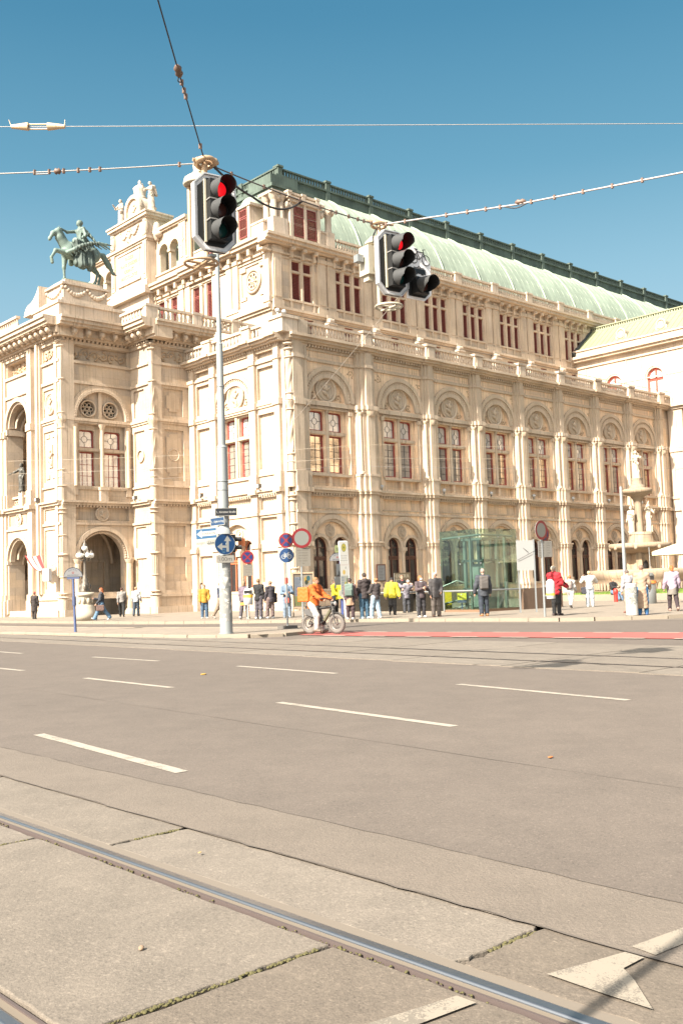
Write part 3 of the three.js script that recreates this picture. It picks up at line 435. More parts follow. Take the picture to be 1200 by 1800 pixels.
  for (let i = 0; i < 6; i++) { const s = A0 - i * PITCH_Z - (i > 5 ? 1 : 0); for (const [n, ge, m] of [['wall', wg, M.wall], ['arch_surround', tg, M.trim], ['carving', rg, M.carved]]) { const o = new THREE.Mesh(ge, m); o.name = n; o.castShadow = o.receiveShadow = true; S2(o, s, 0, 0); opera.add(o); } medallion(opera, S2, s, 6.8, .42, -.02); }
  const f0 = new MB(); f0.add(panelWall(A0 + hw, r0, 0, 18.4, [], -1.15, -.05)); S2(f0.build('wall', M.wall, opera), 0, 0, 0);
  // inside: floors, ceilings, back wall with doors, vault ribs
  const fl = new MB(); fl.box(LX + .2, 0, 7.0, 7.6, -44, LZ - .4); fl.box(LX + 1.1, .5, 15.75, 18.4, -44, LZ - .7); fl.box(LX + 1.1, .5, 6.15, 6.9, -44, LZ - .7); fl.build('floor_slab', M.wall, opera);
  const bk = new MB(); bk.add(panelWall(-44, LZ - .6, 0, 16, [...[0, 1, 2, 3, 4].map(i => archPath(A0 - i * PITCH_Z, 2.2, .4, 4.2)), ...[0, 1, 2, 3, 4].map(i => archPath(A0 - i * PITCH_Z, 2.2, 7.7, 12))], -.5, 0)); onSouth(-.4)(bk.build('wall', M.wall, opera), 0, 0, 0);
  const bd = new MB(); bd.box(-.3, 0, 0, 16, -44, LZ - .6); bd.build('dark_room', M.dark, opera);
  const sw = new MB(); sw.box(LX + 1, 0, 0, 16, -44.5, -44); sw.build('wall', M.wall, opera);
  const V = new MB();
  for (let i = 0; i < 5; i++) for (const [yb, r] of [[13.2, 2.3], [3.9, 2.2]]) { const z = A0 - i * PITCH_Z; for (const dz of [-hw, hw]) V.add(new THREE.TorusGeometry(3.4, .2, 5, 16, Math.PI), M4(-3.9, yb - 1.0, z + dz)); V.add(new THREE.TorusGeometry(r * 1.3, .16, 5, 16, Math.PI), M4(-3.9, yb - .5, z, 0, .85, 0)); V.add(new THREE.TorusGeometry(r * 1.3, .16, 5, 16, Math.PI), M4(-3.9, yb - .5, z, 0, -.85, 0)); for (const q of [.35, .7]) for (const sgn of [-1, 1]) V.add(new THREE.TorusGeometry(r * .75, .1, 5, 12, Math.PI), M4(LX + 1.6, yb + q - .5, z, 0, Math.PI / 2 + sgn * q, 0)); }
  V.build('vault_rib', M.trim, opera);
  const vs = new MB(); for (let i = 0; i < 5; i++) for (const yb of [13.4, 4.2]) { const g = new THREE.CylinderGeometry(1.72, 1.72, 6.6, 16, 1, true, 0, Math.PI); vs.add(g, M4(-3.9, yb, A0 - i * PITCH_Z, 0, 0, Math.PI / 2)); } vs.build('vault', M.wall, opera);
  // porch seen through the side archway
  const po = new MB(); po.box(-8.3, 0, 0, 6.2, -16.6, -16.2); po.build('wall', M.wall, opera);
  const pt = new MB(); for (const y of [1.2, 3.7]) pt.box(-7.2, -.4, y, y + .2, -16.2, -16.05); pt.box(-6.9, -6.3, 0, 3.7, -16.2, -16.0); pt.box(-3.6, -3.2, 0, 3.7, -16.2, -16); for (const a of [.5, -.5]) pt.add(new THREE.TorusGeometry(2.35, .14, 5, 14, Math.PI), M4(-5.2, 3.6, -14.6, 0, a, 0)); pt.build('arch_surround', M.trim, opera);
}
// --- attic block with the bronze rider's pedestal on the loggia corner
{
  const a = new MB(); a.box(LX + .15, SX - .3, 19.5, 20.85, -16.9, LZ - .3); a.box(LX + .05, SX - .2, 20.75, 20.95, -17, LZ - .2); a.build('attic', M.pale, opera);
  const b = new MB(); b.box(LX + .55, SX - .9, 20.9, 21.3, -16.6, LZ - .7); b.box(LX + .85, SX - 1.15, 21.3, 22.35, -16.3, LZ - 1.0); b.box(LX + .7, SX - 1.0, 22.3, 22.45, -16.45, LZ - .85); b.box(LX + 1.1, SX - 1.35, 22.4, 22.75, -16.1, LZ - 1.25);
  for (const [x0, x1] of [[LX + 1.0, LX + 2.55], [LX + 2.6, SX - 1.25]]) for (let i = 0; i <= 8; i++) { const t = i / 8; b.sph(x0 + (x1 - x0) * t, 22.12 - .45 * Math.sin(t * Math.PI), LZ - .95, .12 + .06 * Math.sin(t * Math.PI), .12 + .05 * Math.sin(t * Math.PI), .12, 6); }
  for (let i = 0; i <= 8; i++) { const t = i / 8; b.sph(LX + .8, 22.1 - .45 * Math.sin(t * Math.PI), LZ - 1.1 - 2.2 * t, .12, .14, .14, 6); }
  b.build('pedestal', M.pale, opera);
  const sc = new MB(); sc.ext((() => { const s = new THREE.Shape(); s.moveTo(0, 0); s.lineTo(-2.3, 0); s.quadraticCurveTo(-2.1, .7, -1.4, .75); s.quadraticCurveTo(-.6, .85, 0, 1.7); s.closePath(); return s; })(), -.5, .5); const m = sc.build('scroll', M.pale, opera); m.position.set(LX + .75, 20.95, -16.3); m.rotation.y = SOUTH;
  const pl = new MB(); pl.box(LX + 1.2, SX - 1.45, 22.75, 22.84, -15.95, LZ - 1.35); pl.build('plinth', M.copper, opera);
}
// --- tall main block behind the wing: east face z = -9.6, south face x = 6.9
const UX = 6.9, UZ = -9.6;
const shutCache = {};
function shutter(parent, place, s, y, d, w, h) { // frame and louvre blades
  const key = w + ',' + h;
  if (!shutCache[key]) { const F = new MB(), B = new MB(); const sh = rectShape(-w / 2, w / 2, 0, h); sh.holes.push(rectPath(-w / 2 + .07, w / 2 - .07, .07, h - .07)); F.ext(sh, -.05, .05); const n = Math.max(3, Math.round(h / .13)); for (let i = 0; i < n; i++) B.box(-w / 2 + .06, w / 2 - .06, -.012, .012, -.06, .06, M4(0, .08 + (i + .5) * (h - .16) / n, 0, .75)); B.box(-w / 2 + .05, w / 2 - .05, .05, h - .05, -.09, -.07); shutCache[key] = [F.geo(), B.geo()]; }
  const g = new THREE.Group(); g.name = 'shutter'; const a = new THREE.Mesh(shutCache[key][0], M.shutter), b = new THREE.Mesh(shutCache[key][1], M.shutter); a.name = 'frame'; b.name = 'louvre'; b.userData.kind = 'stuff'; g.add(a, b); parent.add(g); place(g, s, y, d);
}
const UC = [[26.35, 26.5, .15], [26.95, 27.1, .5], [27.1, 27.35, .75], [27.35, 27.55, .9]];
{
  const E = onEastAt(UZ), bays = [9.85, 14.6, 19.8, 24.9, 29.9, 35.1, 40.2, 45.3, 50.4, 55.5], piers = [7.2, 12.3, 17.2, 22.35, 27.4, 32.5, 37.65, 42.75, 47.85, 52.9, 58];
  for (let i = 0; i < bays.length; i++) {
    const cx = bays[i], offs = i ? [-1.06, 0, 1.06] : [-.56, .56], w = i ? .72 : .86, a = new MB(), t = new MB();
    const x0 = i ? piers[i] : UX + .02, x1 = piers[i + 1];
    a.add(panelWall(x0, x1, 16.9, 27.1, [...offs.map(o => rectPath(cx + o - w / 2, cx + o + w / 2, 23.1, 25.15)), ...offs.map(o => rectPath(cx + o - w / 2, cx + o + w / 2, 25.32, 26.05)), rectPath(cx + (i ? 0 : .6) - .45, cx + (i ? 0 : .6) + .45, 20.6, 21.75)], -.4, 0));
    for (const o of offs) { shutter(opera, E, cx + o, 23.1, -.22, w, 2.05); shutter(opera, E, cx + o, 25.32, -.22, w, .73); }
    shutter(opera, E, cx + (i ? 0 : .6), 20.6, -.22, .9, 1.15);
    for (const [y0, y1, d] of [[21.95, 22.1, .16], [22.1, 22.3, .3], [22.9, 23.05, .12], [26.1, 26.2, .08]]) t.box(x0, x1, y0, y1, -.05, d);
    for (const o of [offs[0] - w / 2 - .14, ...(i ? [-.53, .53] : [0]), offs[offs.length - 1] + w / 2 + .14]) { t.box(cx + o - .09, cx + o + .09, 22.3, 26.1, -.1, .1); t.box(cx + o - .12, cx + o + .12, 26.2, 26.95, 0, .3); t.box(cx + o - .14, cx + o + .14, 26.7, 26.96, .2, .6); }
    for (const p of [x0 + .5, x1 - .5]) { t.box(p - .42, p + .42, 22.3, 26.9, -.1, .16); t.box(p - .48, p + .48, 22.3, 22.75, -.1, .24); t.box(p - .3, p + .3, 23, 25.9, .1, .2); t.box(p - .48, p + .48, 26.3, 26.6, -.1, .26); }
    E(a.build('wall', M.wall, opera), 0, 0, 0); E(t.build('arch_surround', M.trim, opera), 0, 0, 0);
    const c = new MB(); for (const [y0, y1, d] of UC) c.box(x0 - (i ? 0 : .9), x1, y0, y1, -.4, d); E(c.build('cornice', M.trim, opera), 0, 0, 0);
    if (i) { // buttress with scroll cap
      const b = new MB(), px = x0; b.box(px - .36, px + .36, 17, 21.5, 0, .6); b.box(px - .44, px + .44, 21.5, 21.66, 0, .7); b.cyl(0, -.22, .22, 0, .2, .2, 12, M4(px, 21.84, .45, 0, 0, Math.PI / 2)); b.box(px - .24, px + .24, 21.66, 22.3, 0, .34); E(b.build('buttress', M.pale, opera), 0, 0, 0);
      const s = new MB(); balustrade(s, x0 + (i === 1 ? .9 : .35), x1 - .35, 27.55, .35, .95, .27, []); E(s.build('balustrade', M.pale, opera), 0, 0, 0);
      const p = new MB(); p.box(x1 - .4, x1 + .4, 27.55, 28.52, .1, .62); p.box(x1 - .46, x1 + .46, 28.42, 28.56, .05, .68); E(p.build('pedestal', M.pale, opera), 0, 0, 0);
    }
  }
  const core = new MB(); core.box(UX + .5, 76, 16.9, 27.5, -47, UZ - .41); core.build('core', M.wall, opera);
  // corner bay: parapet, twin pilasters, dormer with two shutters, column with vase
  const q = new MB(); q.box(UX + .15, 12.2, 27.55, 28.75, -.5, .35); q.box(UX + .1, 12.25, 28.7, 28.85, -.55, .42); q.box(8.5, 11.5, 28.2, 30.55, -1.1, .38);
  E(q.build('parapet', M.pale, opera), 0, 0, 0);
  const dm = new MB(); for (const s of [8.62, 10.0, 11.38]) { dm.box(s - .13, s + .13, 27.7, 30.3, .3, .5); dm.lathe([[.12, 0], [.2, .2], [.22, .3]], s, 30.3, .42, 8); } dm.box(8.35, 11.65, 30.4, 30.62, -1.1, .62); dm.box(8.2, 11.8, 30.6, 30.75, -1.1, .75); balustrade(dm, 8.5, 11.5, 30.75, .2, .5, .3, [[8.6, .3], [11.4, .3], [10, .3]]); for (const s of [8.3, 11.75]) { dm.sph(s, 30.1, .35, .22, .3, .22, 8); dm.ext((() => { const h = new THREE.Shape(); h.moveTo(0, 0); h.lineTo(.8, 0); h.quadraticCurveTo(.15, .4, .1, 2.0); h.lineTo(0, 2); return h; })(), -.15, .15); }
  E(dm.build('dormer', M.pale, opera), 0, 0, 0);
  for (const s of [9.4, 10.65]) { shutter(opera, E, s, 27.85, .42, .9, 1.55); shutter(opera, E, s, 29.5, .42, .9, .65); }
  const cp = new MB(); for (const [x, z] of [[UX + .35, .1], [UX + 1.0, .1], [UX + .35, -.75]]) { cp.box(x - .36, x + .36, 27.5, 28.95, z - .36, z + .36); cp.cyl(x, 28.95, 30.4, z, .27, .24, 10); cp.lathe([[.25, 0], [.33, .15], [.42, .4], [.46, .5]], x, 30.3, z, 8); } cp.box(UX - .1, UX + 1.4, 30.75, 30.95, -1.2, .5); cp.sph(UX + .65, 30.5, .2, .35, .3, .3, 8); E(cp.build('corner_pillar', M.pale, opera), 0, 0, 0);
  const vs = new MB(); vs.box(12.2, 13.0, 27.55, 28.9, -.2, .45); vs.lathe([[.3, 0], [.26, .3], [.26, 1.2], [.38, 1.5], [.5, 1.75], [.4, 1.85]], 12.6, 28.9, .15, 10); for (let k = 0; k < 6; k++) vs.sph(12.6 + Math.cos(k) * .4, 30.5, .15 + Math.sin(k) * .4, .16, .2, .16, 6); E(vs.build('vase', M.pale, opera), 0, 0, 0);
}
{
  const S = onSouth(UX), a = new MB(), t = new MB(), holes = [];
  const pairs = [[-18.35, .82], [-23.5, .72]];
  for (const [c, o] of pairs) for (const k of [-1, 1]) holes.push(rectPath(c + k * .95 - .46, c + k * .95 + .46, 23.1, 26.0));
  a.add(panelWall(-47, UZ - .02, 16.9, 27.1, [...holes, rectPath(-13.2, -10.4, 23.3, 25.9)], -.4, 0));
  a.box(-13.3, -10.3, 23.2, 26, -.35, -.1); S(a.build('wall', M.wall, opera), 0, 0, 0);
  for (const [c] of pairs) for (const k of [-1, 1]) { shutter(opera, S, c + k * .95, 23.1, -.2, .92, 2.1); shutter(opera, S, c + k * .95, 25.25, -.2, .92, .75); }
  for (const [y0, y1, d] of [[21.95, 22.15, .16], [22.15, 22.4, .32], [22.4, 22.75, .2], [26.1, 26.2, .1]]) t.box(-47, UZ, y0, y1, -.05, d);
  for (const s of [-9.95, -13.8, -14.6, -16.5, -20.3, -21.2, -25.4, -31.4]) { t.box(s - .34, s + .34, 22.3, 26.9, -.1, .2); t.box(s - .4, s + .4, 22.6, 23, -.1, .28); t.box(s - .4, s + .4, 26.3, 26.6, -.1, .3); }
  for (const s of [-18.35, -23.5]) { t.cyl(s, 23, 26, .1, .13, .12, 8); t.box(s - .2, s + .2, 25.9, 26.1, -.1, .25); }
  for (let i = 0; i < 12; i++) { const s = -10.4 - i * 1.25; t.box(s - .14, s + .14, 26.5, 26.95, 0, .55); }
  t.add(new THREE.TorusGeometry(.85, .12, 7, 30), M4(-11.8, 24.65, -.02)); t.add(new THREE.TorusGeometry(.62, .06, 6, 26), M4(-11.8, 24.65, 0)); for (let k = 0; k < 8; k++) { const q = k / 8 * 6.2832; t.box(-.03, .03, .14, .6, -.05, .03, M4(-11.8, 24.65, 0, 0, 0, q)); t.add(new THREE.TorusGeometry(.15, .03, 5, 10), M4(-11.8 + Math.cos(q + .39) * .46, 24.65 + Math.sin(q + .39) * .46, 0)); } t.sph(-11.8, 24.65, 0, .16, .16, .08); for (const [x, y] of [[-13, 25.7], [-10.6, 25.7], [-13, 23.5], [-10.6, 23.5]]) t.box(x - .35, x + .35, y - .14, y + .14, -.1, .06);
  S(t.build('arch_surround', M.trim, opera), 0, 0, 0);
  const c = new MB(); for (const [y0, y1, d] of UC) { c.box(-47, UZ + .02, y0, y1, -.4, d); c.box(-20.6, -13.5, y0 - .002, y1 + .002, -.3, d + .15); } S(c.build('cornice', M.trim, opera), 0, 0, 0);
  // parapet and dormers left of the corner
  const p = new MB(); p.box(-20.2, UZ - .4, 27.55, 28.75, -.5, .3); p.box(-20.25, UZ - .35, 28.7, 28.85, -.55, .36); for (const s of [-12.3, -16.6]) { p.box(s - .85, s + .85, 28, 30.4, -1.2, .32); p.box(s - 1.05, s + 1.05, 30.35, 30.55, -1.2, .5); for (const k of [-1, 1]) p.box(s + k * .72 - .14, s + k * .72 + .14, 27.7, 30.3, .3, .44); } S(p.build('dormer', M.pale, opera), 0, 0, 0);
  const dr = new MB(); for (const s of [-12.3, -16.6]) dr.add(new THREE.SphereGeometry(1, 14, 8, 0, 6.2832, 0, 1.57), M4(s, 30.5, -.6, 0, 0, 0, 1.0, .95, 1.0)); S(dr.build('dormer_roof', M.copper, opera), 0, 0, 0);
  for (const s of [-12.3, -16.6]) { shutter(opera, S, s, 28.05, .36, .95, 1.5); shutter(opera, S, s, 29.62, .36, .95, .6); }
  // arcaded attic either side of the centre piece
  for (const [s0, s1, cs] of [[-25.2, -20.2, [-22.25, -23.85]], [-36.6, -31.2, [-33.0, -34.6]]]) {
    const w = new MB(); w.add(panelWall(s0, s1, 27.5, 32.1, cs.map(c => archPath(c, 1.32, 28.55, 30.25)), -.55, 0)); for (const [y0, y1, d] of [[32.0, 32.15, .2], [32.15, 32.4, .34], [28.35, 28.5, .12], [27.55, 27.9, .25]]) w.box(s0, s1, y0, y1, -.6, d); for (const c2 of cs) w.ring(c2, 30.25, .66, .82, -.02, .1); const mid = (cs[0] + cs[1]) / 2; w.cyl(mid, 28.6, 30.1, -.1, .13, .12, 10); w.box(mid - .22, mid + .22, 30.05, 30.25, -.4, .12); w.box(s1 - 1.3, s1 - .3, 28.5, 32, -.05, .14); w.box(s1 - 1.0, s1 - .6, 29, 31.6, .1, .2); figureRelief(w, s1 - .8, 30.3, .15, 1.1); S(w.build('attic', M.trim, opera), 0, 0, 0);
    const k = new MB(); k.box(s0 + .2, s1 - .2, 27.6, 31.2, -2.0, -1.9); S(k.build('wall', M.wall, opera), 0, 0, 0);
  }
  // centre piece with inscription
  const z = new MB(), D = .85, c0 = -28.1, hw = 2.95;
  z.box(c0 - hw, c0 + hw, 27.5, 31.6, -1.5, D); z.box(c0 - hw + .1, c0 + hw - .1, 20, 26.95, -.2, D - .12); for (const [y0, y1, d, e] of [[26.9, 27.55, .4, .1], [27.55, 28.0, .2, .1], [28.0, 28.2, .1, .05], [31.5, 31.65, .12, .1], [31.65, 31.85, .25, .22], [33.5, 33.65, .12, .12], [33.65, 33.9, .3, .3], [33.9, 34.05, .4, .4]]) z.box(c0 - hw - e, c0 + hw + e, y0, y1, -1.6, D + d);
  z.box(c0 - hw + .1, c0 + hw - .1, 31.8, 33.6, -1.5, D - .05); for (const k of [-1, 1]) { z.box(c0 + k * (hw - .3) - .28, c0 + k * (hw - .3) + .28, 28.2, 31.5, 0, D + .16); z.box(c0 + k * (hw - .3) - .15, c0 + k * (hw - .3) + .15, 28.6, 31.2, 0, D + .22); z.sph(c0 + k * (hw - .25), 32.7, D, .3, .8, .3, 8); z.sph(c0 + k * (hw - .25), 33.2, D + .1, .2, .22, .2, 8); z.sph(c0 + k * (hw - .25), 32.1, D + .1, .26, .3, .24, 8); z.sph(c0 + k * (hw + .5), 32.2, .2, .3, .9, .4, 8); z.sph(c0 + k * (hw + .8), 31.9, .2, .4, .3, .4, 8); z.lathe([[.45, 0], [.5, .12], [.34, .25], [.4, .5]], c0 + k * (hw - .35), 34.05, .1, 10); }
  z.box(c0 - 1.75, c0 + 1.75, 28.6, 31.1, D - .1, D + .06); z.box(c0 - 1.9, c0 + 1.9, 31.15, 31.3, D - .1, D + .14); z.box(c0 - 1.9, c0 + 1.9, 28.4, 28.55, D - .1, D + .14);
  for (let i = 0; i <= 8; i++) for (const k of [-1, 1]) z.sph(c0 + k * (.2 + i * .16), 33.2 - .55 * Math.sin(i / 8 * Math.PI), D + .02, .13, .15, .12, 6); figureRelief(z, c0, 32.6, D, 1.5);
  z.ext(archPath(c0, 2.5, 34.05, 35.1, THREE.Shape), -1.1, .35); z.ring(c0, 35.1, 1.0, 1.32, .3, .55); z.box(c0 - 1.3, c0 - 1.0, 34.05, 35.1, .3, .55); z.box(c0 + 1.0, c0 + 1.3, 34.05, 35.1, .3, .55); figureRelief(z, c0, 35, .38, 1.4); z.lathe([[.62, 0], [.66, .15], [.5, .3], [.55, .8], [.62, 1.0], [.4, 1.2], [.2, 1.3], [.12, 1.5], [.16, 1.62], [.05, 1.8]], c0, 36.2, -.3, 14);
  S(z.build('crest_block', M.pale, opera), 0, 0, 0);
  const ins = new MB(), font = await new FontLoader().loadAsync('fonts/droid/droid_serif_regular.typeface.json');
  [['KAISER', 30.55], ['FRANZ JOSEPH I', 30.0], ['ERBAUT', 29.45], ['MDCCCLXVIII', 28.9]].forEach(([s, y]) => { const g = new TextGeometry(s, { font, size: .3, depth: .03, curveSegments: 2 }); g.computeBoundingBox(); g.translate(-(g.boundingBox.max.x + g.boundingBox.min.x) / 2, 0, 0); ins.add(g, M4(c0, y, D + .06)); });
  S(ins.build('inscription', mat(.36, .25, .15, .8), opera), 0, 0, 0);
}
// --- main roof: curved copper mansard with ribs and a dark cresting
{
  const x0 = 7.7, z0 = -10.5, X1 = 84, Z1 = -46.3, N = 12, prof = []; for (let i = 0; i <= N; i++) { const t = i / N; prof.push([4.35 * (.4 * t + .6 * (1 - Math.cos(t * Math.PI / 2))), 27.9 + 6.5 * (.4 * t + .6 * Math.sin(t * Math.PI / 2))]); }
  const pos = []; const quad = (a, b, c, d) => pos.push(...a, ...b, ...c, ...a, ...c, ...d);
  for (let i = 0; i < N; i++) { const [i0, y0] = prof[i], [i1, y1] = prof[i + 1];
    for (let k = 0; k < 10; k++) { const q = (x, a) => x0 + a + (X1 - x0 - a) * x; quad([q(k / 10, i0), y0, z0 - i0], [q((k + 1) / 10, i0), y0, z0 - i0], [q((k + 1) / 10, i1), y1, z0 - i1], [q(k / 10, i1), y1, z0 - i1]); }
    quad([x0 + i0, y0, Z1 + i0], [x0 + i0, y0, z0 - i0], [x0 + i1, y1, z0 - i1], [x0 + i1, y1, Z1 + i1]); quad([X1, y0, Z1 + i0], [x0 + i0, y0, Z1 + i0], [x0 + i1, y1, Z1 + i1], [X1, y1, Z1 + i1]); }
  const [iN, yN] = prof[N]; quad([x0 + iN, yN, z0 - iN], [X1, yN, z0 - iN], [X1, yN, Z1 + iN], [x0 + iN, yN, Z1 + iN]);
  const g = new THREE.BufferGeometry(); g.setAttribute('position', new THREE.Float32BufferAttribute(pos, 3)); g.computeVertexNormals(); const mb = new MB(); mb.add(g); mb.build('roof', M.copper, opera);
  const ribs = [17.4, 22.5, 27.6, 32.7, 37.8, 42.9, 48.0, 53.1, 58.2, 63.3, 68.4, 73.5];
  for (const x of ribs) { const r = new MB(); for (let i = 0; i < N; i++) { const a = prof[i], b = prof[i + 1]; r.bar([x, a[1] + .03, z0 - a[0] + .03], [x, b[1] + .03, z0 - b[0] + .03], .10, 6); } r.build('roof_rib', M.copper, opera); }
  const hip = new MB(); for (let i = 0; i < N; i++) { const a = prof[i], b = prof[i + 1]; hip.bar([x0 + a[0], a[1] + .05, z0 - a[0]], [x0 + b[0], b[1] + .05, z0 - b[0]], .16, 6); } hip.build('roof_rib', M.copper, opera);
  const seam = new MB(); for (let x = 13.6; x < 76; x += .85) for (let i = 0; i < N; i += 2) { const a = prof[i], b = prof[i + 2]; seam.bar([x, a[1] + .01, z0 - a[0]], [x, b[1] + .01, z0 - b[0]], .026, 4); } seam.build('roof_seam', M.copper, opera).userData.kind = 'stuff';
  const f = new MB(), fx = x0 + iN - .2, fz = z0 - iN + .2; f.box(fx, X1, yN - .05, yN + .75, fz - .5, fz); f.box(fx - .1, X1, yN + .7, yN + .86, fz - .6, fz + .14); f.box(fx, fx + .5, yN - .05, yN + .75, Z1 + iN, fz); f.box(fx - .14, fx + .6, yN + .7, yN + .86, Z1 + iN, fz + .12); f.build('fascia', M.copperDark, opera);
  const c = new MB(), yc = yN + .86; c.box(fx + .1, X1, yc + .52, yc + .64, fz - .3, fz); c.box(fx, fx + .3, yc + .52, yc + .64, Z1 + iN, fz); for (let x = fx + .2; x < 78; x += .3) c.box(x, x + .13, yc - .02, yc + .53, fz - .22, fz - .08); for (let z = fz - .2; z > -34; z -= .3) c.box(fx + .08, fx + .22, yc - .02, yc + .53, z - .13, z); c.build('cresting', M.copperDark, opera);
  const ps = new MB(); for (const x of [fx + .3, ...ribs]) { const ps = new MB(); ps.box(x - .22, x + .22, yN - .2, yc + .72, fz - .4, fz + .12); ps.box(x - .3, x + .3, yc + .62, yc + .78, fz - .46, fz + .2); ps.build('crest_post', M.copperDark, opera); } for (const z of [-19.5, -24, -33]) { const ps = new MB(); ps.box(fx - .1, fx + .4, yN - .2, yc + .72, z - .25, z + .25); ps.build('crest_post', M.copperDark, opera); }
  // corner pavilion under the crest
  const p = new MB(); p.box(9.7, 12.9, 28, 31.8, -16.3, -12.5); p.box(9.4, 13.1, 30.9, 31.1, -16.6, -12.2); p.build('pavilion', M.copper, opera);
  const pc = new MB(); pc.box(9.5, 13.0, 31.7, 32.1, -16.5, -12.3); pc.box(9.2, 13.25, 32.5, 32.7, -16.8, -12.0); pc.box(9.05, 13.4, 32.7, 32.95, -16.95, -11.85); pc.box(10.2, 13, 32.95, 34.5, -16.4, -13.4); dentils(pc, 9.3, 13.2, 32.1, 32.5, -12.35, -12.05, .42); for (let z = -16.7; z < -12.1; z += .42) pc.box(9.22, 9.5, 32.1, 32.5, z, z + .2); pc.build('pavilion_cornice', M.copperDark, opera);
}
// --- cross wing at the far end: south face x = 45.5
{
  const X = 45.5, S = onSouth(X), a = new MB(), t = new MB(), wins = [-5.3, -.95, 3.4, 7.8];
  a.add(panelWall(-9.6, 14, 0, 23.1, wins.map(c => archPath(c, 1.65, 17.9, 20.05)).concat(wins.slice(2).map(c => archPath(c, 1.8, 8.9, 12.2)), wins.slice(2).map(c => archPath(c, 1.8, 1, 4))), -.5, 0)); S(a.build('wall', M.pale, opera), 0, 0, 0);
  const core = new MB(); core.box(X + .51, 62, 0, 23.5, -9.4, 13.9); core.build('core', M.wall, opera);
  for (const [y0, y1, d] of [[0, 1.2, .15], [1.2, 1.5, .2], [6.06, 6.2, .12], [7.34, 7.63, .32], [12.8, 13.1, .15], [15.62, 15.82, .12], [16.62, 16.85, .45], [16.85, 17.06, .7], [20.0, 20.1, .05], [22.2, 22.35, .15], [22.85, 23.1, .55], [23.1, 23.35, .8], [23.35, 23.55, .3], [23.9, 24.05, .4]]) t.box(y0 > 17 ? -9.6 : -.2, 14, y0, y1, -.1, d);
  t.box(-9.6, 14, 23.5, 24.0, -.3, .28);
  for (const s of [.62, 1.3, 5.6, 10]) { t.box(s - .35, s + .35, 0, 16.6, -.1, .3); t.box(s - .42, s + .42, 12.7, 13.15, -.1, .4); t.box(s - .42, s + .42, 7.3, 7.65, -.1, .45); t.box(s - .42, s + .42, 8.4, 8.65, -.1, .4); }
  for (const c of wins) { t.ring(c, 20.05, .98, 1.12, -.02, .1); t.ring(c, 20.05, .83, .95, -.1, .05); for (const k of [-1, 1]) t.box(c + k * 1.05 - .07, c + k * 1.05 + .07, 17.6, 20.05, -.02, .08); }
  for (const s of [-7.6, -3.1, 1.25, 5.6]) { t.box(s - .8, s - .74, 17.2, 22.2, -.02, .06); t.box(s + .74, s + .8, 17.2, 22.2, -.02, .06); }
  S(t.build('arch_surround', M.pale, opera), 0, 0, 0);
  wins.forEach((c, i) => { const F = new MB(), P = new MB(); const sh = archPath(0, 1.66, 0, 2.15, THREE.Shape); sh.holes.push(archPath(0, 1.38, .14, 2.15)); F.ext(sh, -.06, .06); F.box(-.7, .7, 1.85, 2.0, -.05, .08); F.box(-.07, .07, .1, 2.9, -.05, .07); P.ext(archPath(0, 1.5, .08, 2.15, THREE.Shape), -.04, -.02); const g = new THREE.Group(); g.name = 'window'; F.build('frame', mat(.42, .07, .045, .6), g); P.build('pane', M.glassPale, g); opera.add(g); S(g, c, 17.9, -.25); });
  const dk = new MB(); for (const c of wins.slice(2)) { dk.box(c - 1, c + 1, 8.8, 13.2, -.45, -.4); dk.box(c - 1, c + 1, 1, 5, -.45, -.4); } S(dk.build('pane', M.glassDark, opera), 0, 0, 0);
  // roof with standing seams, ridge band and round dormers
  const q = [[X - .1, 24.0], [X + 3.0, 26.55]], pos = []; const z0 = -9.59, z1 = 14; pos.push(q[0][0], q[0][1], z0, q[0][0], q[0][1], z1, q[1][0], q[1][1], z1, q[0][0], q[0][1], z0, q[1][0], q[1][1], z1, q[1][0], q[1][1], z0, q[1][0], q[1][1], z0, q[1][0], q[1][1], z1, 60, 26.9, z1, q[1][0], q[1][1], z0, 60, 26.9, z1, 60, 26.9, z0);
  const g = new THREE.BufferGeometry(); g.setAttribute('position', new THREE.Float32BufferAttribute(pos, 3)); g.computeVertexNormals(); const r = new MB(); r.add(g); r.build('roof', M.copperB, opera);
  const sm = new MB(); for (let z = -9.2; z < 13; z += .62) sm.bar([q[0][0], q[0][1] + .02, z], [q[1][0], q[1][1] + .02, z], .03, 4); sm.build('roof_seam', M.copperB, opera).userData.kind = 'stuff';
  const rd = new MB(); rd.box(X + 2.8, X + 3.2, 26.4, 26.55, z0, 14); rd.box(X + 2.85, X + 3.15, 26.8, 26.9, z0, 14); for (let z = z0; z < 13; z += .26) rd.box(X + 2.92, X + 3.08, 26.5, 26.85, z, z + .12); rd.build('ridge_band', mat(.25, .25, .16, .8), opera);
  for (const z of [-4.6, -.35, 4]) { const d = new MB(); d.add(new THREE.CylinderGeometry(.5, .5, 1.3, 16), M4(X + 1.2, 25.0, z, 0, 0, Math.PI / 2)); d.add(new THREE.TorusGeometry(.42, .12, 6, 20), M4(X + .52, 25.0, z, 0, Math.PI / 2)); d.box(X + .5, X + 1.6, 24.3, 25, z - .5, z + .5); for (const k of [-1, 1]) d.sph(X + .55, 24.6, z + k * .5, .12, .3, .16, 7); d.add(new THREE.CylinderGeometry(.3, .3, .05, 14), M4(X + .5, 25.0, z, 0, 0, Math.PI / 2)); d.build('round_dormer', mat(.36, .30, .23, .85), opera); }
  const fl = new MB(); fl.bar([X - .5, 23.6, z0 + .15], [X + 3.1, 26.7, z0 + .15], .22, 6); fl.build('flashing', mat(.035, .04, .04, .6), opera);
}
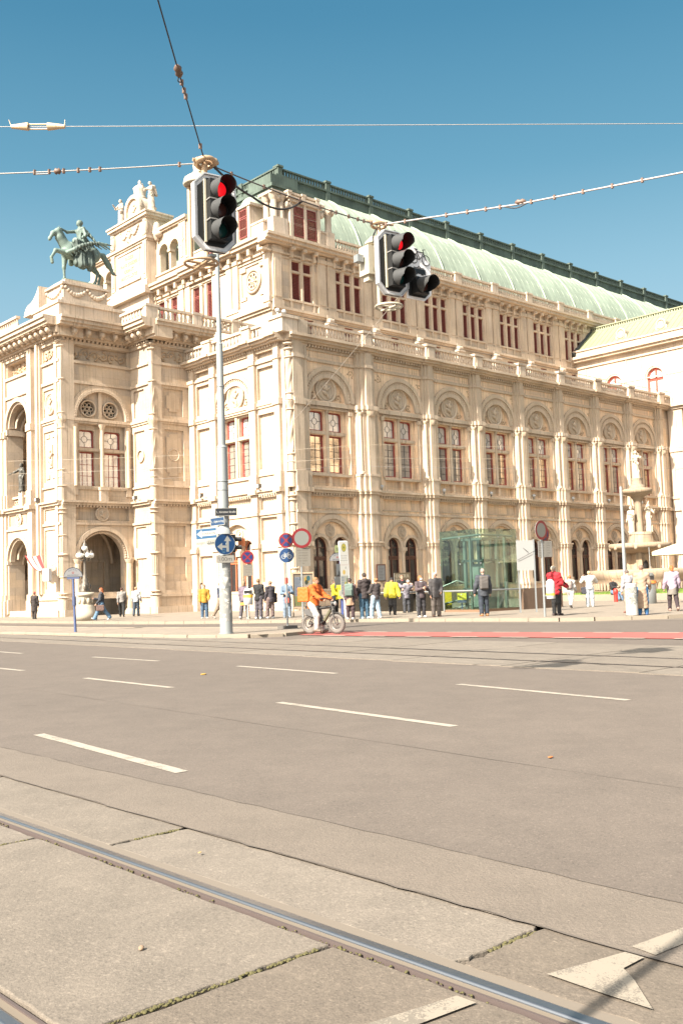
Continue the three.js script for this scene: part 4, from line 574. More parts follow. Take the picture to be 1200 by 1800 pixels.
// ---------- ground, road, tracks, kerbs ----------
const aN = fbm(1024, 8, 4, 3001, .6), aF = noiseGrid(1024, 99), aM = fbm(1024, 150, 2, 3050, .6), aL = fbm(1024, 300, 1, 3071), aS = fbm(1024, 110, 1, 3077);
function speckleMap(base, size, contrast, spk, thr, rep) { return dataTex(1024, (x, y, i) => { let v = 1 + contrast * (aN[i] - .5) + contrast * .9 * (aM[i] - .5) + .22 * (aF[i] - .5); if (aL[i] > thr) v += spk * (aL[i] - thr) * 6; if (aL[i] < 1 - thr) v -= spk * .7 * (1 - thr - aL[i]) * 6; if (spk === .42 || spk === .4) if (rep < 2) { if (aS[i] > .74) v += (aS[i] - .74) * 1.2; if (aS[i] < .2) v -= (.2 - aS[i]) * .9; } return base.map(c => L2S(c * v)); }, true, rep); }
const asphaltBump = dataTex(512, (x, y, i) => .5 + (aF[(y * 2) * 1024 + x * 2] - .5) * .5 + (aM[(y * 2) * 1024 + x * 2] - .5) * .7, false, 1.5);
M.asphalt = new THREE.MeshStandardMaterial({ map: speckleMap([.104, .083, .068], 1024, .26, .42, .78, 2.6), roughness: .9, bumpMap: asphaltBump, bumpScale: .0025, vertexColors: true });
M.concrete = new THREE.MeshStandardMaterial({ map: speckleMap([.150, .125, .101], 1024, .36, .42, .79, 1.6), roughness: .95, bumpMap: asphaltBump, bumpScale: .0025 });
M.concreteB = new THREE.MeshStandardMaterial({ map: speckleMap([.140, .116, .093], 1024, .36, .4, .79, 1.7), roughness: .95, bumpMap: asphaltBump, bumpScale: .0025 });
M.concreteC = new THREE.MeshStandardMaterial({ map: M.concreteB.map, color: lin(.84, .81, .78), roughness: .95, bumpMap: asphaltBump, bumpScale: .0025 });
M.strip = new THREE.MeshStandardMaterial({ map: speckleMap([.130, .105, .084], 1024, .26, .4, .82, 2.2), roughness: .92, bumpMap: asphaltBump, bumpScale: .004 });
M.pave = new THREE.MeshStandardMaterial({ map: speckleMap([.205, .168, .132], 1024, .3, .2, .84, 4), roughness: .9 });
M.kerb = new THREE.MeshStandardMaterial({ map: speckleMap([.22, .18, .138], 1024, .3, .3, .82, 2), roughness: .85 });
M.bikeRed = new THREE.MeshStandardMaterial({ map: speckleMap([.30, .075, .063], 1024, .25, .2, .84, 3), roughness: .85 });
M.paint = new THREE.MeshStandardMaterial({ map: dataTex(512, (x, y, i) => { const j = y * 2048 + x * 2; const w = aN[j] + (aM[j] - .5) * .8 > .64 ? .6 : 1; return [L2S(.31 * w), L2S(.272 * w), L2S(.226 * w)]; }, true, 1.2), roughness: .75 });
M.mortar = mat(.15, .123, .097, .95);
M.sandFill = mat(.15, .12, .09, .95); M.steel = mat(.22, .23, .25, .28, { metalness: .85 });
M.rust = mat(.075, .055, .05, .75);
M.moss = mat(.085, .074, .028, .95);
M.tar = mat(.092, .075, .062, .9); M.crack = mat(.100, .081, .067, .95); M.worn = new THREE.MeshStandardMaterial({ map: dataTex(512, (x, y, i) => { const j = y * 2048 + x * 2; const w = aN[j] + (aM[j] - .5) * .7 > .56 ? .62 : 1; return [L2S(.245 * w), L2S(.208 * w), L2S(.165 * w)]; }, true, .8), roughness: .85 });
const structure = (o, name, kind = 'structure') => { o.name = numbered(name); o.userData.kind = kind; return o; };
function gridSheet(x0, x1, z0, z1, y, step, tint) { // a level sheet with slow changes of tone
  const nx = Math.max(1, Math.ceil((x1 - x0) / step)), nz = Math.max(1, Math.ceil((z1 - z0) / step)), g = new THREE.PlaneGeometry(x1 - x0, z1 - z0, nx, nz); g.rotateX(-Math.PI / 2); g.translate((x0 + x1) / 2, y, (z0 + z1) / 2);
  const p = g.attributes.position, c = [], uv = []; for (let i = 0; i < p.count; i++) { const t = tint(p.getX(i), p.getZ(i)); c.push(t, t, t); uv.push(p.getX(i), p.getZ(i)); }
  g.setAttribute('color', new THREE.Float32BufferAttribute(c, 3)); g.setAttribute('uv', new THREE.Float32BufferAttribute(uv, 2)); return g;
}
const slow = (x, z) => { const i = (((z * 9 | 0) & 1023) * 1024) + ((x * 9 | 0) & 1023); return aN[i]; };
const roadTint = (x, z) => 1 + .34 * (slow(x, z) - .5) - .05 * Math.exp(-Math.pow((x + 31.6) / .35, 2)) - .05 * Math.exp(-Math.pow((x + 28) / .5, 2)) - .04 * Math.exp(-Math.pow((x + 30.3) / .3, 2)) + (z > 39 && x > -33 ? .02 : 0);
{
  const sheets = [[-33.78, 320, -120, 60, .5], [-320, -37.3, -200, 200, 8], [-37.3, 320, 60, 320, 10], [-37.3, 320, -320, -120, 10]];
  for (const [x0, x1, z0, z1] of sheets) { const near = x0 === -33.78; const g = near ? null : gridSheet(x0, x1, z0, z1, 0, 12, () => 1); if (g) { const m = new THREE.Mesh(g, M.asphalt); m.receiveShadow = true; scene.add(structure(m, 'road')); } }
  for (const [x0, x1, z0, z1, st] of [[-33.78, -12, -60, 60, .5], [-12, 320, -120, 60, 10], [-33.78, -12, -120, -60, 8]]) { const m = new THREE.Mesh(gridSheet(x0, x1, z0, z1, 0, st, roadTint), M.asphalt); m.receiveShadow = true; scene.add(structure(m, 'road')); }
  const bed = new MB(); bed.box(-37.4, -33.7, -.2, -.075, -120, 60); structure(bed.build('track_bed', M.mortar), 'track_bed');
}
function ribbon(pts, w, y, mat_, name, parent = scene) { // a flat painted or sealed line along points [x,z]
  const pos = []; const L = [], R = []; for (let i = 0; i < pts.length; i++) { const a = pts[Math.max(0, i - 1)], b = pts[Math.min(pts.length - 1, i + 1)], dx = b[0] - a[0], dz = b[1] - a[1], l = Math.hypot(dx, dz) || 1, ww = Array.isArray(w) ? w[i] : w; L.push([pts[i][0] - dz / l * ww / 2, pts[i][1] + dx / l * ww / 2]); R.push([pts[i][0] + dz / l * ww / 2, pts[i][1] - dx / l * ww / 2]); }
  for (let i = 0; i < pts.length - 1; i++) pos.push(L[i][0], y, L[i][1], L[i + 1][0], y, L[i + 1][1], R[i + 1][0], y, R[i + 1][1], L[i][0], y, L[i][1], R[i + 1][0], y, R[i + 1][1], R[i][0], y, R[i][1]);
  const g = new THREE.BufferGeometry(); g.setAttribute('position', new THREE.Float32BufferAttribute(pos, 3)); g.computeVertexNormals(); const mb = new MB(); mb.add(g); const m = mb.build(name, mat_, parent); return m;
}
function flatPoly(pts, y, mat_, name, th = 0) { const s = new THREE.Shape(pts.map(p => new THREE.Vector2(p[0], -p[1]))); const g = th ? new THREE.ExtrudeGeometry(s, { depth: th, bevelEnabled: false }) : new THREE.ShapeGeometry(s); g.rotateX(-Math.PI / 2); g.translate(0, y, 0); const mb = new MB(); mb.add(g); return structure(mb.build(name, mat_), name); }
const wob = (x0, z0, x1, z1, n, a) => Array.from({ length: n + 1 }, (_, i) => [x0 + (x1 - x0) * i / n + rr(-a, a), z0 + (z1 - z0) * i / n + rr(-a, a)]);
const wid = (n, a, b) => Array.from({ length: n + 1 }, () => rr(a, b));
// near tram track: slabs, rails, filler strip
{
  const tr = new THREE.Group(); structure(tr, 'tram_track'); scene.add(tr);
  const slab = (x0, x1, z0, z1, m) => { // concrete slab with worn, uneven edges
    const p = []; const e = (ax, az, bx, bz, n) => { for (let i = 0; i < n; i++) p.push(new THREE.Vector2(ax + (bx - ax) * i / n + rr(-.006, .006), -(az + (bz - az) * i / n + rr(-.012, .012)))); };
    e(x0, z0, x1, z0, 14); e(x1, z0, x1, z1, 30); e(x1, z1, x0, z1, 14); e(x0, z1, x0, z0, 30);
    const s = new THREE.Shape(p.reverse()), g = new THREE.ExtrudeGeometry(s, { depth: .1, bevelEnabled: true, bevelSize: .008, bevelThickness: .008, bevelOffset: -.01, bevelSegments: 2 }); g.rotateX(-Math.PI / 2); g.translate(0, -.112 + rr(-.003, .003), 0);
    const mb = new MB(); mb.add(g); mb.build('slab', m, tr);
  };
  const J = 2.75; for (let k = -7; k <= 1; k++) { slab(-36.355, -35.19, 40.05 + k * J + .02, 40.05 + (k + 1) * J - .015, k === 1 ? M.concreteC : k & 1 ? M.concrete : M.concreteB); }
  for (let k = -7; k <= 1; k++) { slab(-34.985, -34.428, 40.58 + k * J + .02, 40.58 + (k + 1) * J - .015, k === 1 ? M.concreteC : k & 1 ? M.concreteB : M.concrete); slab(-37.25, -36.56, 40.4 + k * J + .02, 40.4 + (k + 1) * J - .015, M.concrete); }
  for (const [x, s] of [[-35.0, 1], [-36.54, -1]]) { // grooved rails; head outside, groove inside
    const o = (a, b) => s > 0 ? [x - b, x - a] : [x + a, x + b];
    const hd = new MB(); { const [a, b] = o(.045, .105); const sh = new THREE.Shape(); sh.moveTo(a, -.1); sh.lineTo(b, -.1); sh.lineTo(b, -.012); sh.quadraticCurveTo(b, .002, b - .012, .003); sh.lineTo(a + .012, .003); sh.quadraticCurveTo(a, .002, a, -.012); sh.closePath(); const g = new THREE.ExtrudeGeometry(sh, { depth: 110, bevelEnabled: false }); g.translate(0, 0, -60); hd.add(g); } hd.build('rail_head', M.steel, tr);
    const gv = new MB(); { const [a, b] = o(.105, .148); gv.box(a, b, -.1, -.011, -60, 50); } gv.build('rail_groove', M.sandFill, tr);
    const lp = new MB(); { const [a, b] = o(.148, .158); lp.box(a, b, -.1, -.004, -60, 50); } lp.build('rail_lip', M.rust, tr);
    const mo = new MB(); { const [a, b] = o(-.02, .044); mo.box(a, b, -.1, -.006, -60, 50); } mo.build('mortar_joint', M.mortar, tr);
  }
  const sp = ribbon(wob(-34.11, -60, -34.11, 34, 40, 0).concat(wob(-34.11, 34, -34.11, 50, 60, .003)), .685, .0035, M.strip, 'asphalt_strip', tr);
  ribbon(wob(-33.78, 20, -33.78, 48, 160, .012), wid(160, .004, .016), .007, M.tar, 'tar_seam', tr); ribbon(wob(-34.45, 26, -34.45, 48, 160, .012), wid(160, .004, .022), .0075, M.crack, 'tar_seam', tr);
  // moss and crumbs in the joints
  const moss = new MB(), jn = (x0, x1, z, n) => { for (let i = 0; i < n; i++) { const x = rr(x0, x1), s = rr(.004, .011); moss.sph(x, -.009 + s * .2, z + rr(-.012, .012), s, s * .6, s * .8, 5); } };
  for (const [z, a, b, n] of [[40.05, -36.3, -35.25, 70], [42.8, -36.28, -35.25, 190], [37.3, -36.3, -35.25, 40]]) jn(a, b, z, n); for (const [z, n] of [[40.58, 90], [43.34, 60], [37.83, 40]]) jn(-34.8, -34.47, z, n);
  for (let i = 0; i < 260; i++) { const z = rr(39, 45), s = rr(.003, .009); if (Math.sin(z * 3.1) + Math.sin(z * 7.7) > -.2) moss.sph(-35.178 + rr(-.012, .012), -.01, z, s, s * .6, s, 5); }
  const mm = moss.build('moss', M.moss, tr); mm.userData.kind = 'stuff';
}
// lane markings
{
  const W = .125; let n = 0;
  for (const [a, b] of [[[-33.12, 35.74], [-33.39, 38.95]], [[-29.33, 29.64], [-29.46, 32.69]], [[-29.1, 23.6], [-29.15, 26.71]], [[-29.79, 35.76], [-30.13, 39.09]], [[-26.33, 24.36], [-26.33, 27.28]], [[-26.36, 30.2], [-26.53, 33.27]], [[-26.87, 36.33], [-27.29, 39.4]], [[-26.42, 18.4], [-26.5, 20.85]], [[-26.3, 12], [-26.35, 15]], [[-28.9, 17.5], [-29.0, 20.6]]]) structure(ribbon(wob(a[0], a[1], b[0], b[1], 8, .004), W, .004, M.paint, 'lane_marking'), 'lane_marking');
  const T = (pts) => flatPoly(pts, .0072, M.worn, 'painted_arrow');
  T([[-34.86, 43.67], [-34.47, 43.765], [-34.47, 43.85], [-34.62, 43.85], [-34.69, 43.94], [-34.87, 44.12], [-34.87, 43.9]]); T([[-34.4, 43.75], [-33.8, 43.83], [-33.9, 43.92], [-34.21, 43.89], [-34.42, 43.87]]); T([[-35.62, 43.48], [-35.24, 43.55], [-35.24, 43.64], [-35.5, 43.61], [-35.62, 43.6]]);
  // cracks and tyre scuffs in the asphalt
  for (const [a, b, w] of [[[-32.6, 32.3], [-31.85, 33.01], .016], [[-29.22, 34.92], [-28.6, 35.43], .014], [[-27.1, 37.3], [-26.7, 37.9], .012], [[-28.2, 33.3], [-28.0, 33.5], .01]]) structure(ribbon(wob(...a, ...b, 10, .02), wid(10, w * .3, w), .005, M.tar, 'asphalt_crack'), 'asphalt_crack');
  structure(ribbon(wob(-30.6, 26, -31.7, 46, 40, .01), wid(40, .003, .012), .0045, M.crack, 'asphalt_crack'), 'asphalt_crack');
}
// far tram bed with slabs and rails, red cycle lane
{
  const tr = new THREE.Group(); structure(tr, 'tram_bed'); scene.add(tr);
  const rows = [[-24.1, -23.05], [-22.98, -21.58], [-21.5, -20.2], [-20.15, -18.6]];
  for (const [x0, x1] of rows) for (let z = -20; z < 48; z += 2.75) { if (x0 > -21 && z < 22.5) continue; const s = (z - 30) * -.028; const mb = new MB(); mb.box(x0 + s + rr(-.02, .02), x1 + s + rr(-.02, .02), -.1, .012 + rr(0, .004), z + .02, z + 2.73); mb.build('slab', rnd() > .5 ? M.concrete : M.concreteB, tr); }
  for (const x of [-23.015, -21.54]) { const p = [], n = 14; for (let i = 0; i <= n; i++) { const z = -20 + 68 * i / n; p.push([x - (z - 30) * .028, z]); } const m = ribbon(p, .11, .019, M.rust, 'rail', tr); const g = ribbon(p, .05, .024, M.steel, 'rail', tr); }
  const cl = [[-17.0, 20.9], [-17.1, 22.2], [-16.9, 24.5], [-16.35, 28], [-15.9, 31], [-15.4, 34], [-14.6, 38], [-13.6, 43], [-12, 50]];
  structure(ribbon(cl, [.9, 1.7, 1.9, 2.1, 2.3, 2.5, 2.6, 2.7, 2.7], .016, M.bikeRed, 'cycle_lane'), 'cycle_lane');
  const off = (d, t0, t1) => { const c = new THREE.CatmullRomCurve3(cl.map(p => new THREE.Vector3(p[0], 0, p[1]))); const o = []; for (let i = 0; i <= 3; i++) { const t = t0 + (t1 - t0) * i / 3, p = c.getPointAt(t), g = c.getTangentAt(t); o.push([p.x + g.z * d, p.z - g.x * d]); } return o; };
  for (let i = 0; i < 17; i++) { const t = .08 + i * .052, w = .95 + .3 * Math.min(1, t * 2); structure(ribbon(off(w, t, t + .028), .2, .02, M.paint, 'lane_marking'), 'lane_marking'); structure(ribbon(off(-w - .05, t, t + .028), .2, .02, M.paint, 'lane_marking'), 'lane_marking'); }
  structure(ribbon([[-11.6, 12], [-10.4, 17], [-9.9, 22], [-9.5, 26.3], [-7, 29], [0, 30.6], [40, 31.5]], 1.2, .0045, M.strip, 'gutter'), 'gutter');
  structure(ribbon([[-14.2, -60], [-14.2, 2], [-13.3, 7], [-12, 12]], 1.0, .0045, M.strip, 'gutter'), 'gutter');
}
// raised pavements with kerb stones
const FRONT = [[-13.2, -60], [-13.2, 1], [-12.7, 7], [-11.3, 12], [-9.8, 17], [-9.1, 22], [-8.7, 26], [-6.5, 28.4], [0, 30], [70, 31]];
function pavement(outline, edge, y, name) {
  flatPoly(outline, y, M.pave, name);
  const g = new THREE.Group(); structure(g, 'kerb'); scene.add(g);
  const c = new THREE.CatmullRomCurve3(edge.map(p => new THREE.Vector3(p[0], 0, p[1])), false, 'catmullrom', .15), L = c.getLength(), n = Math.min(120, Math.round(L / 1.15));
  for (let i = 0; i < n; i++) { const a = c.getPointAt(i / n), b = c.getPointAt((i + 1) / n), l = a.distanceTo(b), mb = new MB(); const sh = new THREE.Shape(); sh.moveTo(-.14, -.05); sh.lineTo(.14, -.05); sh.lineTo(.14, y); sh.quadraticCurveTo(.13, y + .014, .11, y + .015); sh.lineTo(-.14, y + .015); sh.closePath(); const e = new THREE.ExtrudeGeometry(sh, { depth: l - .012, bevelEnabled: false }); mb.add(e); const m = mb.build('kerb_stone', M.kerb, g); m.position.set(a.x, rr(-.004, .004), a.z); m.rotation.y = Math.atan2(b.x - a.x, b.z - a.z); }
}
pavement([...FRONT, [70, -60]], FRONT.filter(p => p[1] > -41 || p[1] < -59).map((p, i) => i ? p : [-13.2, -40]), .12, 'pavement');
const ISL = [[-20.9, -60], [-20.85, 8], [-20.6, 15], [-20.2, 19.5], [-19.3, 21.9], [-17.8, 21.9], [-16.1, 20.6], [-15.3, 19.4], [-16.3, 15], [-17.5, 8], [-17.8, -60]];
pavement(ISL, [[-17.8, -30], [-17.5, 8], [-16.3, 15], [-15.3, 19.4], [-16.1, 20.6], [-17.8, 21.9], [-19.3, 21.9], [-20.2, 19.5], [-20.6, 15], [-20.85, 8], [-20.9, -30]], .1, 'traffic_island');
// square in front of the fountain: lawn edged with stone
{ const l = new MB(); l.box(13.4, 25.6, .12, .5, 9.9, 20); structure(l.build('lawn', mat(.12, .17, .03, .95)), 'lawn');
  const k = new MB(); k.box(12.75, 13.4, .1, .48, 9.4, 20.5); k.box(12.75, 26, .1, .47, 9.3, 9.9); structure(k.build('stone_edging', M.kerb), 'stone_edging'); k.g.length;
  const b = new MB(); let q = 5; for (let i = 0; i < 5200; i++) { const x = 13.45 + 12 * Math.pow(rnd(), 1.5), z = rr(9.95, 19.9), h = rr(.05, .14); b.add(new THREE.ConeGeometry(.03, h, 3), M4(x, .5 + h / 2, z, rr(-.3, .3), rr(0, 6), rr(-.3, .3))); } const m = b.build('grass', mat(.13, .19, .03, .9)); tag(m, 'bright green mown grass on the raised lawn before the fountain', 'grass', null, 'stuff'); }
// fallen leaves and a pebble
for (const [x, z, s, c, l] of [[-27.83, 31.18, .06, [.5, .28, .04], 'small yellow leaf on the road between two lane markings'], [-31.07, 40.97, .035, [.45, .13, .04], 'single orange leaf lying on bare grey asphalt'], [-34.75, 41.2, .016, [.4, .25, .1], 'tan leaf scrap on the concrete beside the rail']]) { const mb = new MB(); const g = new THREE.SphereGeometry(s, 8, 6); g.scale(1, .18, .55); mb.add(g); const p = g; const m = mb.build('fallen_leaf', mat(...c, .8)); m.position.set(x, .012, z); m.rotation.y = z; tag(m, l, 'leaf'); }
{ const mb = new MB(); mb.add(new THREE.DodecahedronGeometry(.013, 1), M4(0, .006, 0, .3, .6, .1, 1.2, .6, .9)); const m = mb.build('pebble', mat(.22, .15, .1, .9)); m.position.set(-35.77, 0, 42.26); tag(m, 'small brown stone on the large concrete slab', 'stone'); }
// ---------- people and figures ----------
function surfaceNet(f, b, cell) { // mesh of f = 0 inside the box b
  const [x0, y0, z0] = b, nx = Math.ceil((b[3] - x0) / cell) + 1, ny = Math.ceil((b[4] - y0) / cell) + 1, nz = Math.ceil((b[5] - z0) / cell) + 1, v = new Float32Array(nx * ny * nz), B = 4, R = cell * B * .87;
  for (let k = 0; k < nz; k += B) for (let j = 0; j < ny; j += B) for (let i = 0; i < nx; i += B) {
    const c = f(x0 + (i + B / 2) * cell, y0 + (j + B / 2) * cell, z0 + (k + B / 2) * cell), skip = Math.abs(c) > R * 1.6 + .03;
    for (let kk = k; kk < Math.min(nz, k + B); kk++) for (let jj = j; jj < Math.min(ny, j + B); jj++) for (let ii = i; ii < Math.min(nx, i + B); ii++) v[(kk * ny + jj) * nx + ii] = skip ? c : f(x0 + ii * cell, y0 + jj * cell, z0 + kk * cell);
  }
  const id = new Int32Array(nx * ny * nz).fill(-1), P = [], I = [], at = (i, j, k) => (k * ny + j) * nx + i, E = [[0, 1], [0, 2], [0, 4], [1, 3], [1, 5], [2, 3], [2, 6], [3, 7], [4, 5], [4, 6], [5, 7], [6, 7]];
  for (let k = 0; k < nz - 1; k++) for (let j = 0; j < ny - 1; j++) for (let i = 0; i < nx - 1; i++) {
    const q = []; let m = 0; for (let c = 0; c < 8; c++) { const w = v[at(i + (c & 1), j + (c >> 1 & 1), k + (c >> 2))]; q.push(w); if (w < 0) m |= 1 << c; }
    if (m === 0 || m === 255) continue; let sx = 0, sy = 0, sz = 0, n = 0;
    for (const [a, c] of E) if ((q[a] < 0) !== (q[c] < 0)) { const t = q[a] / (q[a] - q[c]); sx += (a & 1) + t * ((c & 1) - (a & 1)); sy += (a >> 1 & 1) + t * ((c >> 1 & 1) - (a >> 1 & 1)); sz += (a >> 2) + t * ((c >> 2) - (a >> 2)); n++; }
    id[at(i, j, k)] = P.length / 3; P.push(x0 + (i + sx / n) * cell, y0 + (j + sy / n) * cell, z0 + (k + sz / n) * cell);
  }
  const quad = (a, b2, c, d, flip) => { if (a < 0 || b2 < 0 || c < 0 || d < 0) return; flip ? I.push(a, c, b2, a, d, c) : I.push(a, b2, c, a, c, d); };
  for (let k = 1; k < nz - 1; k++) for (let j = 1; j < ny - 1; j++) for (let i = 1; i < nx - 1; i++) { const s = v[at(i, j, k)] < 0;
    if (s !== (v[at(i + 1, j, k)] < 0)) quad(id[at(i, j - 1, k - 1)], id[at(i, j, k - 1)], id[at(i, j, k)], id[at(i, j - 1, k)], !s);
    if (s !== (v[at(i, j + 1, k)] < 0)) quad(id[at(i - 1, j, k - 1)], id[at(i - 1, j, k)], id[at(i, j, k)], id[at(i, j, k - 1)], !s);
    if (s !== (v[at(i, j, k + 1)] < 0)) quad(id[at(i - 1, j - 1, k)], id[at(i, j - 1, k)], id[at(i, j, k)], id[at(i - 1, j, k)], !s); }
  const g = new THREE.BufferGeometry(); g.setAttribute('position', new THREE.Float32BufferAttribute(P, 3)); g.setIndex(I); g.computeVertexNormals(); return g;
}
const smin = (a, b, k) => { const h = Math.max(k - Math.abs(a - b), 0) / k; return Math.min(a, b) - h * h * k * .25; };
function cap(x, y, z, a, b, ra, rb) { const ux = b[0] - a[0], uy = b[1] - a[1], uz = b[2] - a[2], px = x - a[0], py = y - a[1], pz = z - a[2]; let t = (px * ux + py * uy + pz * uz) / (ux * ux + uy * uy + uz * uz + 1e-9); t = t < 0 ? 0 : t > 1 ? 1 : t; const dx = px - t * ux, dy = py - t * uy, dz = pz - t * uz; return Math.sqrt(dx * dx + dy * dy + dz * dz) - ra - t * (rb - ra); }
function ell(x, y, z, c, r) { const px = (x - c[0]) / r[0], py = (y - c[1]) / r[1], pz = (z - c[2]) / r[2], k0 = Math.sqrt(px * px + py * py + pz * pz), qx = px / r[0], qy = py / r[1], qz = pz / r[2], k1 = Math.sqrt(qx * qx + qy * qy + qz * qz); return k1 < 1e-6 ? -Math.min(...r) : k0 * (k0 - 1) / k1; }
// a list of capsules [a, b, ra, rb] and ellipsoids {c, r} joined smoothly
const field = (prims, k, grow = 0) => (x, y, z) => { let d = 9; for (const p of prims) d = smin(d, p.c ? ell(x, y, z, p.c, p.r) : cap(x, y, z, p[0], p[1], p[2], p[3]), p.k || k); return d - grow; };
function boundsOf(prims, pad) { const b = [9e9, 9e9, 9e9, -9e9, -9e9, -9e9]; for (const p of prims) { const L = p.c ? [[p.c, Math.max(...p.r)]] : [[p[0], p[2]], [p[1], p[3]]]; for (const [c, r] of L) for (let i = 0; i < 3; i++) { b[i] = Math.min(b[i], c[i] - r - pad); b[i + 3] = Math.max(b[i + 3], c[i] + r + pad); } } return b; }
const rotX = (v, a) => { const c = Math.cos(a), s = Math.sin(a); return [v[0], v[1] * c - v[2] * s, v[1] * s + v[2] * c]; };
const addv = (a, b, k = 1) => [a[0] + b[0] * k, a[1] + b[1] * k, a[2] + b[2] * k];
const lerpv = (a, b, t) => [a[0] + (b[0] - a[0]) * t, a[1] + (b[1] - a[1]) * t, a[2] + (b[2] - a[2]) * t];
// joints of a figure of height H facing +z, left hand at +x. Angles in degrees: leg [swing forward, knee bend, out]; arm [swing forward, out, elbow bend, turn inward]
function skeleton(H, p = {}) {
  const s = H, J = {}, hipY = (p.hipY !== undefined ? p.hipY : .525 * s), lean = (p.lean || 0) * D2R, sw = (p.sw || .107) * s, hw = .055 * s;
  J.pelvis = [0, hipY, p.hipZ || 0]; const up = rotX([0, 1, 0], lean);
  J.waist = addv(J.pelvis, up, .10 * s); J.chest = addv(J.pelvis, up, .225 * s); J.neck0 = addv(J.pelvis, up, .305 * s); const hn = rotX([0, 1, 0], lean + (p.nod || 0) * D2R);
  J.neck1 = addv(J.neck0, rotX([0, 1, 0], lean * .5), .045 * s); J.head = addv(J.neck1, hn, .065 * s); J.headUp = hn; J.headZ = rotX([0, 0, 1], lean + (p.nod || 0) * D2R);
  for (const [k, sg] of [['L', 1], ['R', -1]]) {
    const l = p['leg' + k] || [0, 2, 2], a = p['arm' + k] || [4, 7, 12, 0];
    const hip = addv(J.pelvis, [sg * hw, -.01 * s, 0]), f = -l[0] * D2R, out = Math.sin((l[2] || 0) * D2R) * sg;
    const knee = addv(hip, addv(rotX([0, -1, 0], f), [out, 0, 0]), .245 * s), ank = addv(knee, addv(rotX([0, -1, 0], f + l[1] * D2R), [out * .3, 0, 0]), .235 * s);
    const ft = rotX([0, 0, 1], f + l[1] * D2R + (l[3] || 0) * D2R); J['hip' + k] = hip; J['knee' + k] = knee; J['ank' + k] = ank; J['toe' + k] = addv(ank, addv(ft, [sg * .12, -.06, 0]), .085 * s); J['heel' + k] = addv(ank, ft, -.028 * s); J['heel' + k][1] -= .018 * s; J['toe' + k][1] -= .014 * s;
    const sh = addv(addv(J.chest, up, .065 * s), [sg * sw, 0, 0]), af = -a[0] * D2R + lean, ao = Math.sin(a[1] * D2R) * sg;
    const el = addv(sh, addv(rotX([0, -1, 0], af), [ao, 0, 0]), .172 * s), ti = Math.sin((a[3] || 0) * D2R) * -sg; const fd = addv(rotX([0, -1, 0], af - a[2] * D2R), [ao * .4 + ti * 1.2, 0, 0]); const fl = Math.hypot(...fd);
    J['sh' + k] = sh; J['el' + k] = el; J['wr' + k] = addv(el, fd, .15 * s / fl); J['hd' + k] = fd.map(v => v / fl);
  }
  return J;
}
const bodyPrims = (J, s, fem) => { const P = [
  { c: J.pelvis, r: [.088 * s, .06 * s, .062 * s] }, [lerpv(J.pelvis, J.waist, .6), lerpv(J.waist, J.chest, .8), .062 * s, .074 * s], { c: J.chest, r: [.098 * s, .085 * s, .064 * s] }, [J.shL, J.shR, .036 * s, .036 * s], [J.neck0, J.neck1, .032 * s, .03 * s]];
  for (const k of ['L', 'R']) P.push([J['hip' + k], J['knee' + k], .052 * s, .034 * s], [J['knee' + k], lerpv(J['knee' + k], J['ank' + k], .3), .034 * s, .035 * s], [lerpv(J['knee' + k], J['ank' + k], .3), J['ank' + k], .034 * s, .022 * s], [J['heel' + k], J['toe' + k], .018 * s, .014 * s], [J['ank' + k], J['heel' + k], .022 * s, .018 * s], [J['sh' + k], J['el' + k], .031 * s, .024 * s], [J['el' + k], J['wr' + k], .024 * s, .016 * s]); return P; };
const handCache = {};
function handGeo(side, grip) { // fingers along +y, palm faces +z, thumb on +x for the left hand
  const key = side + grip; if (handCache[key]) return handCache[key]; const P = [[[0, -.02, 0], [0, .02, 0], .022, .026], [[-.022, .03, 0], [-.026, .085, 0], .013, .011], [[.022, .03, 0], [.026, .085, 0], .014, .011], [[0, .03, 0], [0, .088, 0], .017, .013]];
  const c = grip ? 1.15 : .38; [[-.031, .05, .0072], [-.011, .066, .008], [.010, .07, .0083], [.03, .063, .008]].forEach(([x, l, r], i) => { let a = [x, .085 - Math.abs(i - 1.7) * .004, 0], t = .1; for (let q = 0; q < 3; q++) { const L = l * [.45, .32, .25][q]; t += c * [.6, 1, .8][q]; const b = [a[0] * 1.02, a[1] + L * Math.cos(t), a[2] + L * Math.sin(t)]; P.push([a, b, r, r * .88]); a = b; } });
  let a = [.026, .02, .004], b = [.05, .045, .012], d = grip ? [.045, .07, .036] : [.058, .075, .02], e = grip ? [.022, .085, .046] : [.055, .1, .026]; P.push([a, b, .013, .011], [b, d, .01, .0095], [d, e, .0095, .0075]);
  const g = surfaceNet(field(P, .008), boundsOf(P, .012), .0058); if (side === 'R') { g.scale(-1, 1, 1); const ix = g.index.array; for (let i = 0; i < ix.length; i += 3) { const t = ix[i]; ix[i] = ix[i + 1]; ix[i + 1] = t; } g.computeVertexNormals(); } return handCache[key] = g;
}
